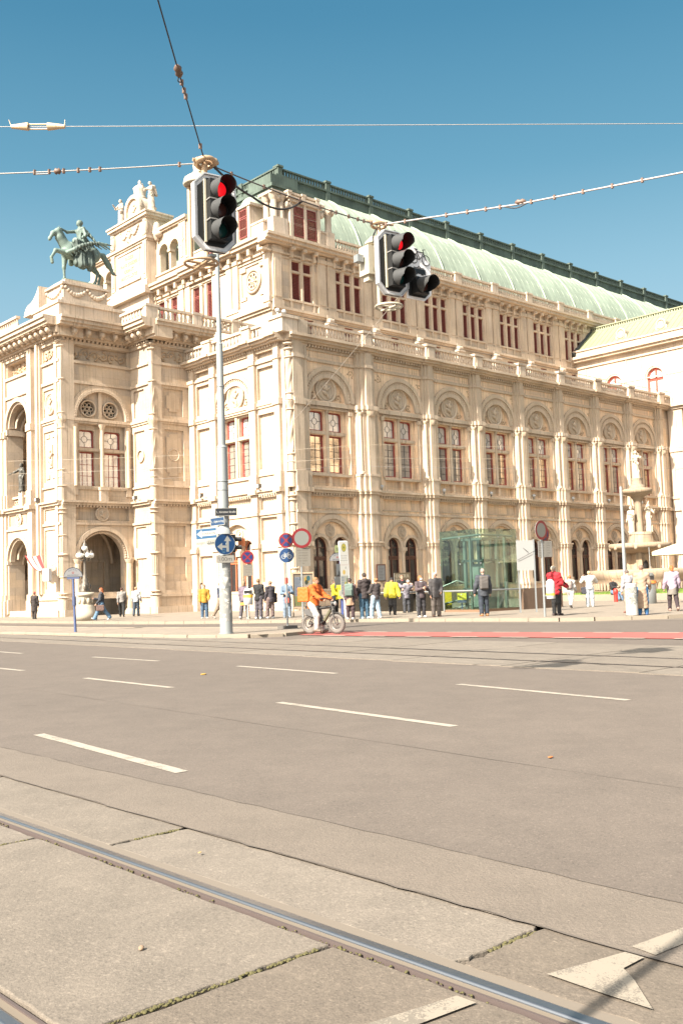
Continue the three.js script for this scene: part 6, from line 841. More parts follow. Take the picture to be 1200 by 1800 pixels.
T.haltH = canvasTex(200, 720, (c, w, h) => { c.fillStyle = '#d8d7d3'; c.fillRect(0, 0, w, h); c.fillStyle = '#c8b51c'; c.beginPath(); c.arc(100, 80, 54, 0, 7); c.fill(); c.strokeStyle = '#3d5a34'; c.lineWidth = 7; c.beginPath(); c.arc(100, 80, 48, 0, 7); c.stroke(); c.fillStyle = '#3d5a34'; c.font = 'bold 70px sans-serif'; c.textAlign = 'center'; c.fillText('H', 100, 105); c.fillStyle = '#5e6168'; c.font = '20px sans-serif'; ['Oper, Karlsplatz', 'Kärntner Ring', 'Richtung Zentrum'].forEach((s, i) => c.fillText(s, 100, 190 + i * 30, 170)); c.fillStyle = '#b98787'; c.fillRect(10, 300, 180, 4); c.fillStyle = '#33363c'; c.font = 'bold 40px sans-serif'; c.fillText('4', 130, 352); c.fillStyle = '#d5b34a'; c.beginPath(); c.arc(90, 395, 30, 0, 7); c.fill(); c.fillStyle = '#aeb0a8'; c.fillRect(14, 440, 172, 240); c.fillStyle = '#8d97a2'; for (let i = 0; i < 7; i++) c.fillRect(24, 455 + i * 32, 60, 20); c.fillStyle = '#b8a93c'; c.fillRect(96, 520, 40, 130); c.fillStyle = '#7c8a6c'; c.fillRect(140, 470, 36, 190); });
T.map = canvasTex(512, 640, (c, w, h) => { c.fillStyle = '#a09384'; c.fillRect(0, 0, w, h); c.fillStyle = '#8f98a6'; c.fillRect(30, 60, 200, 560); c.fillStyle = '#6d7687'; for (let i = 0; i < 13; i++) c.fillRect(48, 80 + i * 26, 90 + (i * 37) % 60, 10); c.fillStyle = '#22262c'; c.fillRect(180, 60, 50, 70); c.fillRect(190, 240, 40, 60); c.fillStyle = '#93985c'; c.fillRect(30, 430, 200, 190); c.fillStyle = '#b7ad9d'; c.fillRect(260, 30, 220, 590); c.fillStyle = '#c9a23a'; c.beginPath(); c.arc(360, 120, 70, 0, 7); c.fill(); c.fillStyle = '#2d6c78'; c.beginPath(); c.arc(400, 90, 50, 0, 7); c.fill(); c.fillStyle = '#2c3b22'; c.beginPath(); c.arc(350, 170, 46, 0, 7); c.fill(); c.fillStyle = '#807668'; for (let i = 0; i < 12; i++) c.fillRect(275, 260 + i * 28, 120 + (i * 53) % 70, 8); });
T.poster = canvasTex(128, 190, (c, w, h) => { c.fillStyle = '#c5c8ce'; c.fillRect(0, 0, w, h); c.fillStyle = '#6c7078'; for (let i = 0; i < 9; i++) c.fillRect(12, 16 + i * 19, 60 + (i * 31) % 40, 5); });
T.plate = canvasTex(128, 128, (c, w, h) => { c.fillStyle = '#cbbfae'; c.fillRect(0, 0, w, h); c.fillStyle = '#8b7f70'; for (let i = 0; i < 5; i++) c.fillRect(16, 20 + i * 20, 70 + (i * 29) % 26, 7); });
T.operafor = canvasTex(384, 220, (c, w, h) => { c.fillStyle = '#8a7a62'; c.fillRect(0, 0, w, h); c.fillStyle = '#e8ddc6'; c.font = 'bold 92px serif'; c.fillText('OPERA', 24, 98, 330); c.fillText('FOR', 24, 190, 200); });
T.bill = canvasTex(512, 512, (c, w, h) => { c.fillStyle = '#9a9c9b'; c.fillRect(0, 0, w, h); let s = 9; const q = () => (s = (s * 16807) % 2147483647) / 2147483647; for (let i = 0; i < 90; i++) { c.fillStyle = ['#dedcd6', '#c9c6bf', '#8d8f8e', '#e9e8e3', '#b9b6ae', '#757877'][q() * 6 | 0]; c.beginPath(); const x = q() * w, y = q() * h; c.moveTo(x, y); for (let k = 0; k < 6; k++) c.lineTo(x + (q() - .4) * 110, y + (q() - .4) * 90); c.fill(); } });
// the tall tapered mast with its signs
{
  const t = thing('lamp_mast', 'tall tapered grey steel mast plastered with torn paper low down, on the traffic island', 'mast', [-19.3, .1, 20.07]);
  const a = new MB(); a.cyl(0, 0, 6.0, 0, .205, .165, 20); a.cyl(0, 6.0, 6.08, 0, .175, .13, 20); a.cyl(0, 0, .03, 0, .24, .24, 20); a.build('lower_shaft', M.galvDull, t);
  const b = new MB(); b.cyl(0, 6.08, 9.4, 0, .125, .108, 18); b.cyl(0, 9.4, 9.46, 0, .115, .085, 18); b.cyl(0, 9.46, 12.6, 0, .082, .068, 16); b.build('upper_shaft', M.galvDull, t);
  const bd = new MB(); for (const y of [4.62, 4.9, 8.0, 3.3]) bd.add(new THREE.TorusGeometry(y > 6 ? .118 : .18, .014, 6, 20), M4(0, y, 0, Math.PI / 2)); bd.build('band', M.galv, t);
  const wr = new THREE.CylinderGeometry(.196, .205, 1.5, 24, 1, true); const p = new THREE.Mesh(wr, new THREE.MeshStandardMaterial({ map: T.bill, roughness: .85, color: lin(.6, .58, .56) })); p.name = 'torn_bills'; p.position.y = 1.15; t.add(p); const p2_ = new THREE.Mesh(new THREE.CylinderGeometry(.187, .193, .5, 24, 1, true), p.material); p2_.name = 'torn_bills'; p2_.position.y = 2.15; t.add(p2_);
  const mk = (name, label, cat, x, y, z, turn, shape, w, h, tex) => { const g = thing(name, label, cat, [-19.3, .1 + y, 20.07], FACE); signPlate(g, x, 0, z, turn, shape, w, h, tex); const br = new MB(); br.box(x - .05, x + .05, -.03, .03, 0, z - .01); br.build('bracket', M.galv, g); return g; };
  mk('street_sign', 'black enamel street name sign on the mast, topmost plate', 'street sign', .11, 3.89, .23, .12, rrect(.7, .26, .02), .7, .26, T.karntner);
  mk('street_sign', 'blue street name sign tilted on the mast below the black one', 'street sign', -.17, 3.6, .26, -.55, rrect(.58, .27, .02), .58, .27, T.opernring).rotation.z = .05;
  mk('one_way_sign', 'blue plate with white arrow pointing left on the mast', 'traffic sign', -.56, 3.25, .1, -.25, rrect(.72, .34, .01), .72, .34, T.einbahn).rotation.z = .05;
  mk('supplementary_sign', 'white plate with tram pictogram under the one way sign', 'traffic sign', -.56, 2.96, .1, -.25, rrect(.72, .26, .01), .72, .26, T.ausgen).rotation.z = .05;
  mk('direction_sign', 'round blue sign with two white arrows on the mast', 'traffic sign', .06, 2.86, .32, .45, disc(.345), .69, .69, T.arrows);
  mk('distance_sign', 'small grey distance plate below the round blue arrow sign', 'traffic sign', .06, 2.38, .3, .2, rrect(.56, .24, .03), .56, .24, T.m100);
  const hood = new MB(); hood.add(new THREE.SphereGeometry(.25, 16, 10, 0, 6.2832, 0, 1.57), M4(-.0, 3.18, .28, 0, 0, 0, 1, 1.1, .35)); const hd = hood.build('sign_hood', M.galvDull, t); hd.rotation.y = FACE;
  // small side signal on the mast, seen from the side
  const s = thing('side_signal', 'small black signal head bracketed to the right side of the mast', 'traffic light', [-19.3, 2.85, 20.07], 50 * D2R);
  const sb = new MB(); sb.box(-.09, .09, -.15, .42, .2, .36); sb.build('housing', M.black, s); const sv = new MB(); for (const y of [.28, .02]) { const g = new THREE.CylinderGeometry(.085, .085, .2, 14, 1, true, -2.2, 4.4); sv.add(g, M4(0, y, .46, Math.PI / 2, 0, 0)); } sv.build('visor', M.black, s); const bk = new MB(); bk.bar([0, .46, 0], [0, .46, .3], .02); bk.bar([0, -.14, 0], [0, -.14, .3], .02); bk.build('bracket', M.galv, s); const ls = new MB(); for (const y of [.28, .02]) ls.cyl(0, -.01, .01, 0, .075, .075, 14, M4(0, y, .37, Math.PI / 2)); ls.build('lens', mat(.03, .02, .02, .2), s);
  const og = new MB(); 
  const orange = thing('orange_flasher', 'orange warning panel behind the round blue arrow sign', 'signal', [-19.05, 2.95, 20.25], FACE); og.box(.12, .34, -.05, .2, -.25, -.21); og.build('panel', mat(.6, .17, .05, .5), orange);
}
function post(t, h, r = .035, m = M.galv) { const a = new MB(); a.cyl(0, 0, h, 0, r, r, 12); a.build('post', m, t); }
{ // signs on posts
  let t = thing('sign_post', 'thin post with no stopping sign above round cycle sign, at the island tip', 'sign', [-16.29, .1, 19.48]); post(t, 3.35, .03); const bs = new MB(); bs.box(-.28, .28, 0, .1, -.2, .2); bs.build('base', mat(.10, .09, .08, .9), t); signPlate(t, 0, 3.04, .05, -.75, disc(.26), .52, .52, T.noStop); signPlate(t, 0, 2.52, .05, -.75, disc(.26), .52, .52, T.bike); const lk = new MB(); lk.box(-.05, .05, 1.55, 1.75, -.04, .04); lk.build('label_band', mat(.5, .1, .08, .6), t);
  t = thing('sign_post', 'post with red ringed sign and text panel left of the stop pillar', 'sign', [-10.97, .12, 14.02]); post(t, 3.9, .04); signPlate(t, 0, 3.46, .06, -.6, disc(.42), .84, .84, T.ring); signPlate(t, .05, 2.66, .06, -.4, rrect(.66, .78, .02), .66, .78, T.panel);
  t = thing('sign_post', 'post with red ringed sign, smaller no stopping sign and wide panel', 'sign', [-7.76, .12, 24.03]); post(t, 3.5, .045); signPlate(t, -.06, 3.2, .06, -.02, disc(.36), .72, .72, T.ring); signPlate(t, .26, 3.08, -.05, -.02, disc(.3), .6, .6, T.noStop); signPlate(t, .13, 2.5, .06, -.25, rrect(.66, .6, .01), .66, .6, T.panelW);
  t = thing('litter_bin', 'white litter bin with yellow band hung on the sign post', 'bin', [-7.76, .12, 24.03], FACE); let a = new MB(); a.lathe([[.0, 1.38], [.08, 1.36], [.15, 1.28], [.16, 1.15], [.16, .66], [.0, .66]], .24, 0, .05, 18); a.build('bin_body', M.white, t); a = new MB(); a.cyl(.24, .77, .86, .05, .163, .163, 18); a.build('band', mat(.62, .40, .06, .6), t); a = new MB(); a.box(.02, .12, 1.1, 1.16, .02, .08); a.box(.02, .12, .75, .8, .02, .08); a.build('bracket', M.galv, t);
  t = thing('litter_bin', 'white and orange litter bin on a thin post in front of the waiting people', 'bin', [-11.17, .12, 10.41], FACE); post(t, 1.2, .02); a = new MB(); a.lathe([[.0, 1.42], [.14, 1.4], [.2, 1.3], [.21, 1.0], [.21, .68], [.0, .68]], .06, 0, .05, 18); a.build('bin_body', M.white, t); a = new MB(); a.cyl(.06, 1.0, 1.14, .05, .215, .215, 18); a.build('band', mat(.75, .42, .05, .6), t); a = new MB(); a.box(-.1, .22, 1.2, 1.32, .18, .27); a.build('opening', M.dark, t); a = new MB(); a.box(-.3, .02, .68, .78, -.12, .15); a.build('ash_tray', mat(.75, .42, .05, .6), t);
  t = thing('sign_post', 'leaning no stopping sign with pale panel behind the waiting people', 'sign', [-10.29, .12, 9.32]); post(t, 3.0, .03, mat(.6, .42, .33, .6)); signPlate(t, .0, 2.85, .05, -.6, disc(.3), .6, .6, T.noStop); signPlate(t, .02, 2.25, .05, -.5, rrect(.46, .52, .02), .46, .52, T.panel);
  t = thing('stop_sign_post', 'blue post with half round stop sign on the tram island', 'stop sign', [-20.1, .1, 11.5], FACE); a = new MB(); a.bar([0, 0, 0], [-.06, 2.02, 0], .05, 10, .045); a.build('post', mat(.055, .075, .16, .5), t); a = new MB(); a.bar([-.03, 1.0, 0], [-.035, 1.35, 0], .075, 12); a.build('sleeve', mat(.05, .065, .13, .5), t); a = new MB(); a.box(-.28, .18, 2.0, 2.07, -.05, .05); a.build('cross_bar', mat(.05, .065, .13, .5), t); const hs = new THREE.Shape(); hs.moveTo(-.36, -.02); hs.lineTo(.36, -.02); hs.absarc(0, 0, .36, 0, Math.PI, false); const f = signPlate(t, -.06, 2.09, .02, 0, hs, .76, .44, T.doppel, .03); const fg = f.children[1].geometry, up = fg.attributes.position, uu = fg.attributes.uv; for (let i = 0; i < up.count; i++) uu.setXY(i, up.getX(i) / .76 + .5, (up.getY(i) + .035) / .42); a = new MB(); a.add(new THREE.TorusGeometry(.05, .012, 6, 14), M4(.13, 1.92, .05)); a.build('lamp_ring', M.galv, t);
  t = thing('tram_stop_pillar', 'white tapered stop pillar with yellow letter disc behind the cyclist', 'stop pillar', [-9.36, .12, 14.97], FACE); const ps = new THREE.Shape(); ps.moveTo(-.05, 0); ps.lineTo(.03, 0); ps.lineTo(.2, .9); ps.lineTo(.17, 3.2); ps.quadraticCurveTo(.17, 3.3, .08, 3.3); ps.lineTo(-.2, 3.3); ps.quadraticCurveTo(-.26, 3.3, -.26, 3.2); ps.closePath(); a = new MB(); a.ext(ps, -.09, .09, 8, .015); a.build('pillar_body', M.white, t); const pf = shapeFace(rrect(.36, 2.4, .03), .36, 2.4, T.haltH); pf.position.set(-.02, 2.08, .094); t.add(pf);
  t = thing('timetable_post', 'second stop sign with half round top and yellow label behind the pillar', 'stop sign', [-8.5, .12, 13.75], FACE); post(t, 2.9, .04, mat(.05, .07, .2, .5)); { const h2 = new THREE.Shape(); h2.moveTo(-.36, 0); h2.lineTo(.36, 0); h2.absarc(0, 0, .36, 0, Math.PI, false); const f2 = signPlate(t, -.12, 2.5, .05, 0, h2, .76, .44, T.doppel, .03); const g2 = f2.children[1].geometry, u2 = g2.attributes.uv, q2 = g2.attributes.position; for (let i = 0; i < q2.count; i++) u2.setXY(i, q2.getX(i) / .76 + .5, (q2.getY(i) + .035) / .42); signPlate(t, -.08, 3.02, .05, 0, rrect(.3, .34, .08), .3, .34, canvasTex(64, 64, (c) => { c.fillStyle = '#a9b27a'; c.fillRect(0, 0, 64, 64); c.fillStyle = '#5d7040'; c.fillRect(14, 22, 36, 8); c.fillRect(14, 36, 28, 8); })); signPlate(t, .02, 2.1, .05, 0, rrect(.42, .52, .02), .42, .52, canvasTex(128, 160, (c) => { c.fillStyle = '#6f747a'; c.fillRect(0, 0, 128, 160); c.fillStyle = '#d7dadd'; for (const y of [24, 60, 96]) { c.fillRect(70, y, 18, 22); c.fillRect(96, y, 18, 22); } })); signPlate(t, -.1, 1.55, .05, 0, rrect(.36, .5, .02), .36, .5, T.poster); }
  t = thing('vending_box', 'bright yellow newspaper box behind the tram stop pillar', 'newspaper box', [-8.9, .12, 14.25], FACE); a = new MB(); a.box(-.2, .2, .85, 1.35, -.15, .15); a.box(-.24, .24, 1.3, 1.42, -.18, .18); a.build('box_body', mat(.72, .58, .02, .5), t); a = new MB(); a.cyl(0, 0, .9, 0, .045, .045, 10); a.build('post', mat(.05, .07, .2, .5), t); a = new MB(); a.box(-.14, .14, .95, 1.2, .15, .17); a.build('window', mat(.2, .2, .15, .3), t);
  t = thing('map_board', 'freestanding brown framed map board behind the delivery rider', 'map board', [-7.6, .12, 10.1], FACE); a = new MB(); a.box(-.52, -.46, 0, 2.1, -.05, .05); a.box(.46, .52, 0, 2.1, -.05, .05); a.box(-.52, .52, 2.02, 2.1, -.05, .05); a.box(-.5, .5, .35, .45, -.04, .04); a.build('frame', mat(.28, .2, .13, .6), t); signPlate(t, 0, 1.24, .0, 0, rrect(.92, 1.56, .01), .92, 1.56, T.map, .03);
  t = thing('blank_billboard', 'blank white board on two posts right of the glass lift', 'board', [-3.72, .12, 20.25], FACE); a = new MB(); a.box(-.36, -.3, 0, 3.1, -.04, .02); a.box(.32, .38, 0, 3.1, -.04, .02); a.build('post', M.galv, t); signPlate(t, .0, 2.42, .05, .25, rrect(.82, 1.28, .01), .82, 1.28, canvasTex(128, 200, c => { c.fillStyle = '#ffffff'; c.fillRect(0, 0, 128, 200); }), .06); a = new MB(); a.bar([-.3, 2.9, .08], [.1, 2.55, .07], .009, 5); a.bar([-.4, 2.22, .2], [.38, 2.6, .02], .009, 5); a.build('cable', M.black, t);
  t = thing('bollard_bin', 'stickered grey cylindrical litter bin at the pavement edge', 'bin', [-7.1, .12, 27.25], FACE); a = new MB(); a.lathe([[0, 0], [.2, 0], [.205, .05], [.205, 1.1], [.19, 1.13], [0, 1.13]], 0, 0, 0, 22); a.build('bin_body', mat(.45, .43, .40, .55, { metalness: .2 }), t); const bw = new THREE.Mesh(new THREE.CylinderGeometry(.208, .208, .6, 22, 1, true, -1.2, 2.4), new THREE.MeshStandardMaterial({ map: T.bill, roughness: .8, color: lin(.6, .58, .55) })); bw.name = 'sticker'; bw.position.y = .7; t.add(bw);
  t = thing('litter_bin', 'large silver cylindrical litter bin with orange band by the fountain', 'bin', [6.5, .12, 19.9], FACE); a = new MB(); a.lathe([[0, 0], [.42, 0], [.42, 1.0], [0, 1.0]], 0, 0, 0, 24); a.build('bin_body', M.galv, t); a = new MB(); a.cyl(0, 1.0, 1.14, 0, .46, .46, 24); a.build('band', mat(.75, .25, .06, .5), t); a = new MB(); a.lathe([[.36, 1.14], [.36, 1.4], [.3, 1.52], [.0, 1.58]], 0, 0, 0, 24); a.build('lid', M.galv, t); a = new MB(); a.box(-.24, .24, 1.22, 1.38, .25, .38); a.build('opening', M.dark, t);
  t = thing('flag_pole', 'slim pale pole standing before the fountain', 'pole', [9.7, .12, 16.7]); a = new MB(); a.bar([0, 0, 0], [.03, 6.3, .04], .1, 12, .075); a.build('pole_shaft', M.galvDull, t);
  t = thing('hydrant', 'small red hydrant beside the pale pole', 'hydrant', [10.0, .12, 15.9]); a = new MB(); a.lathe([[.11, 0], [.11, .5], [.14, .52], [.13, .66], [.05, .74], [0, .75]], 0, 0, 0, 14); a.build('hydrant_body', mat(.5, .03, .02, .5), t); a = new MB(); a.bar([-.17, .5, 0], [.17, .5, 0], .05, 10); a.build('nozzle', mat(.4, .03, .02, .5), t);
  t = thing('parasol', 'cream market parasol at the right edge of the square', 'parasol', [7.2, .12, 22.2]); const cg = new THREE.ConeGeometry(2.1, .65, 8, 1, true); a = new MB(); a.add(cg, M4(0, 2.85, 0)); const vg = new THREE.CylinderGeometry(2.1, 2.1, .18, 8, 1, true); a.add(vg, M4(0, 2.45, 0)); const cm = a.build('canopy', new THREE.MeshPhysicalMaterial({ color: lin(.72, .64, .44), roughness: .95, side: THREE.DoubleSide }), t); a = new MB(); a.cyl(0, 0, 3.2, 0, .04, .04, 10); a.cyl(0, 0, .12, 0, .4, .38, 14); a.build('pole_shaft', M.galv, t); a = new MB(); for (let k = 0; k < 8; k++) { const q = k / 8 * 6.2832; a.bar([0, 3.1, 0], [Math.cos(q) * 2.02, 2.56, Math.sin(q) * 2.02], .015, 5); } a.build('rib', M.galv, t);
  t = thing('banner', 'tilted white banner seen edge on at the right edge', 'banner', [-2.85, .12, 27.0], FACE); a = new MB(); a.ext((() => { const s = new THREE.Shape(); s.moveTo(-.1, 5.35); s.lineTo(.5, 5.5); s.lineTo(.5, 3.3); s.lineTo(.08, 3.45); return s; })(), -.01, .01); a.build('cloth', M.white, t); a = new MB(); a.cyl(.6, 0, 5.7, 0, .04, .04, 10); a.build('pole_shaft', M.galv, t); a = new MB(); a.bar([-.12, 5.4, 0], [.6, 5.56, 0], .015, 6); a.build('bracket', M.galv, t);
  for (const [s, y, w, h, tex, nm, lb, ct] of [[7.1, 3.35, .8, .75, T.plate, 'wall_plaque', 'small pale stone plaque on the wall beside the second door', 'plaque'], [6.55, 2.25, .62, .95, T.poster, 'show_case', 'brown framed show case with white poster on the first pier', 'show case']]) { const q = thing(nm, lb, ct, [s, y, nm === 'show_case' ? 1.16 : .16]); const b = new MB(); b.box(-w / 2 - .08, w / 2 + .08, -h / 2 - .08, h / 2 + .08, -.08, -.01); b.build('frame', nm === 'show_case' ? M.wood : M.trim, q); signPlate(q, 0, 0, .0, 0, rrect(w, h, .01), w, h, tex, .02); }
  const ob = thing('banner_board', 'brown board with pale serif lettering before the second door', 'board', [6.3, .12, 3.2], -.3); post(ob, 1.5, .03); signPlate(ob, 0, 1.75, .04, 0, rrect(1.15, .66, .02), 1.15, .66, T.operafor, .04);
}
// dark glass parapet and hand rail of the underpass stairs, glass lift, stone parapet
{
  let t = thing('glass_parapet', 'dark glass parapet with steel hand rail around the underpass stairs', 'parapet', [-3.2, .12, 0]);
  const gl = new THREE.MeshPhysicalMaterial({ color: lin(.022, .018, .013), roughness: .08, ior: 1.5 });
  for (let i = 0; i < 4; i++) { const a = new MB(); a.box(-.02, .02, .05, .9, 8.2 + i * 1.72, 9.88 + i * 1.72); a.build('glass_panel', gl, t); }
  for (let i = 0; i <= 4; i++) { const a = new MB(); a.box(-.06, .0, 0, .92, 8.16 + i * 1.72, 8.22 + i * 1.72); a.build('post', M.galv, t); }
  let a = new MB(); a.bar([-.04, .97, 8.1], [-.04, .97, 17.4], .04, 10); a.bar([-.04, .97, 17.4], [3.2, .97, 17.45], .04, 10); a.build('hand_rail', M.galv, t); a = new MB(); for (const y of [.0, .35]) a.bar([.3, -.1 + y, 14.1], [2.2, .55 + y, 16.3], .05, 8); a.build('stair_rail', M.galv, t); a = new MB(); a.box(-.08, .08, 0, .05, 8.1, 15.1); a.build('base', M.kerb, t);
  const st = thing('stair_rail', 'pale hand rail rising from the underpass behind the waiting pair', 'rail', [-1.6, .12, 12.6]); a = new MB(); a.bar([0, .9, 0], [.8, 1.45, 1.2], .04, 8); a.bar([.8, 1.45, 1.2], [2, .9, 2.6], .04, 8); a.bar([0, 0, 0], [0, .9, 0], .03, 8); a.build('hand_rail', M.galv, st);
  // lift of glass panels on steel posts
  t = thing('glass_lift', 'glass walled lift tower with green tinted panes and steel posts', 'lift', [-3.2, .12, 14.9]);
  const lg = new THREE.MeshPhysicalMaterial({ color: lin(.77, .85, .805), transmission: 1, thickness: 0, roughness: .0, ior: 1.45 }); const D = 2.45, Wd = 2.65, H = 3.75;
  const pane = (x0, z0, x1, z1, y0 = .1, y1 = H) => { const b = new MB(); b.box(Math.min(x0, x1) - (x0 === x1 ? .012 : 0), Math.max(x0, x1) + (x0 === x1 ? .012 : 0), y0, y1, Math.min(z0, z1) - (z0 === z1 ? .012 : 0), Math.max(z0, z1) + (z0 === z1 ? .012 : 0)); b.build('glass_pane', lg, t); };
  pane(0, .03, 0, 1.2); pane(0, 1.24, 0, 2.42); pane(.03, D, 1.28, D); pane(1.32, D, Wd, D); pane(.03, 0, 1.28, 0); pane(1.32, 0, Wd, 0); pane(Wd, .03, Wd, 1.2); pane(Wd, 1.24, Wd, 2.42);
  const sm = mat(.17, .20, .185, .4, { metalness: .4 }), sd = mat(.07, .09, .085, .45, { metalness: .4 });
  for (const [x, z, w, m] of [[.75, .9, .13, sm], [.75, 2.0, .1, sm], [1.7, 2.0, .14, sm], [2.3, 1.2, .1, sd], [1.5, .7, .1, sd], [2.2, 2.1, .12, sm], [.3, 1.6, .09, sm], [1.15, 1.45, .16, sd], [2.45, .3, .1, sd]]) { const b = new MB(); b.box(x - w / 2, x + w / 2, 0, 3.4, z - w / 2, z + w / 2); b.build('post', m, t); }
  for (const y of [3.3, 2.3, 1.0]) { const b = new MB(); b.box(.6, 2.4, y, y + .09, .82, .94); b.box(.6, 2.4, y, y + .09, 1.96, 2.06); b.box(.7, .8, y, y + .09, .9, 2.0); b.build('cross_beam', y > 3 ? sm : sd, t); }
  a = new MB(); a.bar([.1, 3.42, .1], [.15, 3.5, 2.3], .05, 8); a.bar([.15, 3.5, 2.35], [2.5, 3.45, 2.3], .045, 8); a.build('roof_beam', sm, t); a = new MB(); a.box(-.03, Wd + .03, H, H + .02, -.03, D + .03); a.build('glass_roof', lg, t);
  a = new MB(); a.box(.0, Wd, 0, .12, 0, D); a.build('base', mat(.18, .10, .06, .8), t); a = new MB(); a.box(1.0, 2.2, .12, 2.2, 1.0, 1.9); a.build('lift_cabin', mat(.16, .19, .18, .4), t); a = new MB(); for (const [x, z] of [[0, 0], [Wd, 0], [0, D], [Wd, D], [0, 1.22], [1.3, D]]) for (const y of [.8, 2.2, 3.4]) a.sph(x, y, z, .035, .035, .035, 6); a.build('glass_clamp', M.galv, t);
  const yb = thing('ticket_machine', 'yellow ticket machine seen through the lift glass', 'ticket machine', [-2.4, .12, 14.2], FACE); a = new MB(); a.box(-.5, .45, 0, .92, -.2, .2); a.build('machine_body', mat(.66, .44, .03, .5), yb); a = new MB(); a.box(-.12, .12, .5, .62, .2, .215); a.build('screen', M.black, yb);
  const y2 = thing('parking_machine', 'yellow and blue machine on a stand behind the hand rail', 'machine', [-2.75, .12, 15.75], FACE); a = new MB(); a.box(-.2, .2, .55, .86, -.1, .1); a.build('machine_body', mat(.66, .55, .05, .5), y2); a = new MB(); a.box(-.2, .2, .42, .55, -.1, .1); a.box(-.03, .03, 0, .42, -.03, .03); a.build('stand', mat(.06, .08, .15, .5), y2);
  t = thing('stone_parapet', 'reddish brown stone parapet right of the glass lift', 'parapet', [-.4, .12, 17.4]); for (const [x0, x1] of [[0, 1.55], [1.57, 3.1]]) { a = new MB(); a.box(x0, x1, 0, .98, -.12, .12); a.build('stone_panel', new THREE.MeshStandardMaterial({ map: M.strip.map, color: lin(1.1, .86, .72), roughness: .6 }), t); } for (const x of [-.3, 1.56]) { a = new MB(); a.box(x - .03, x + .03, 0, 1.05, .13, .18); a.build('post', M.galv, t); }
}
// lamp with globes at the foot of the loggia
{
  const t = thing('candelabra', 'cast iron candelabra with globe lamps on a round stone base', 'street lamp', [-12.5, .12, -2.0]); let a = new MB();
  a.lathe([[0, 0], [.6, 0], [.6, .42], [.5, .5], [.48, .72], [.42, .8], [.42, .82], [0, .82]], 0, 0, 0, 24); a.build('stone_base', M.marble, t); a = new MB(); a.lathe([[.4, 1.32], [.46, 1.36], [.46, 1.5], [.0, 1.5]], 0, 0, 0, 24); a.build('capstone', M.marble, t);
  a = new MB(); a.lathe([[.36, .8], [.32, .9], [.33, 1.25], [.38, 1.34]], 0, 0, 0, 16); for (let k = 0; k < 8; k++) { const q = k * .785; a.sph(Math.cos(q) * .33, 1.05, Math.sin(q) * .33, .1, .18, .1, 7); } a.build('carved_drum', new THREE.MeshStandardMaterial({ color: lin(.34, .29, .22), roughness: .8 }), t);
  const ir = mat(.12, .10, .08, .5, { metalness: .4 }); a = new MB(); a.lathe([[.3, 1.5], [.32, 1.6], [.24, 1.75], [.26, 1.9], [.16, 2.05], [.2, 2.15], [.12, 2.3], [.15, 2.36], [.09, 2.45], [.065, 3.15], [.1, 3.2], [.07, 3.26], [.06, 3.6], [.03, 3.85]], 0, 0, 0, 14); for (let k = 0; k < 3; k++) { const q = k * 2.094; a.sph(Math.cos(q) * .28, 1.75, Math.sin(q) * .28, .1, .2, .1, 7); } a.build('lamp_column', ir, t);
  for (let k = 0; k < 5; k++) { const q = k / 5 * 6.2832 + .3, x = Math.cos(q) * .34, z = Math.sin(q) * .34; const r = new MB(); r.tube([[0, 3.25, 0], [x * .6, 3.18, z * .6], [x, 3.3, z]], .022, 10, 6); r.build('lamp_arm', ir, t); const g = new MB(); g.sph(x, 3.47, z, .155, .155, .155, 16); const gm = g.build('lamp_globe', mat(.72, .70, .64, .25), t); const c = new MB(); c.lathe([[.12, .1], [.1, .17], [.02, .26], [0, .3]], x, 3.47, z, 10); c.build('cap', ir, gm); }
  const g = new MB(); g.sph(0, 3.85, 0, .16, .16, .16, 16); const gm = g.build('lamp_globe', mat(.72, .70, .64, .25), t); const c = new MB(); c.lathe([[.13, .1], [.11, .2], [.04, .32], [.05, .36], [0, .45]], 0, 3.85, 0, 10); c.build('cap', ir, gm);
}
// red and white banner cloth and a white lantern box hung on the loggia corner pier
{
  const t = thing('hanging_banner', 'red and white striped banner slung from the arch to the corner pier', 'banner', [0, 0, 0]); const n = 12, S = [[], []];
  for (let k = 0; k < 6; k++) { const pos = []; const P = (u, v) => { const z = -15.8 + 2.55 * u * (1 - v) + (1.5 + 1.1 * u) * v * .98, y = 4.2 - v * (1.1 * (1 - u * .1)) - .12 * Math.sin(u * 3.1) * (1 - v) - .18 * Math.sin(v * 3.1) * (1 - u); return [-9.5 + .22 * v - .07 * Math.sin(u * 14), y, z]; }; for (let i = 0; i < n; i++) { const v0 = i / n, v1 = (i + 1) / n, u0 = k / 6, u1 = (k + 1) / 6; const a = P(u0, v0), b = P(u1, v0), c = P(u1, v1), d = P(u0, v1); pos.push(...a, ...b, ...c, ...a, ...c, ...d); } const g = new THREE.BufferGeometry(); g.setAttribute('position', new THREE.Float32BufferAttribute(pos, 3)); g.computeVertexNormals(); const m = new MB(); m.add(g); m.build('cloth_stripe', k % 2 ? new THREE.MeshStandardMaterial({ color: lin(.36, .29, .26), roughness: .9, side: THREE.DoubleSide }) : new THREE.MeshStandardMaterial({ color: lin(.36, .05, .05), roughness: .9, side: THREE.DoubleSide }), t); }
  const b = thing('lantern_box', 'white rectangular box lantern hung on the corner pier', 'lantern', [-9.2, 2.45, -13.2], -Math.PI / 2 + .2); let a = new MB(); a.box(-.3, .3, 0, .78, -.12, .12); a.build('lantern_body', M.white, b); a = new MB(); a.box(-.25, .25, -.05, 0, -.1, .1); a.build('base', M.galv, b); a = new MB(); a.bar([0, .78, 0], [.3, 1.2, -.6], .015, 6); a.bar([0, .4, -.1], [0, .4, -.7], .02, 6); a.build('bracket', M.galv, b);
}
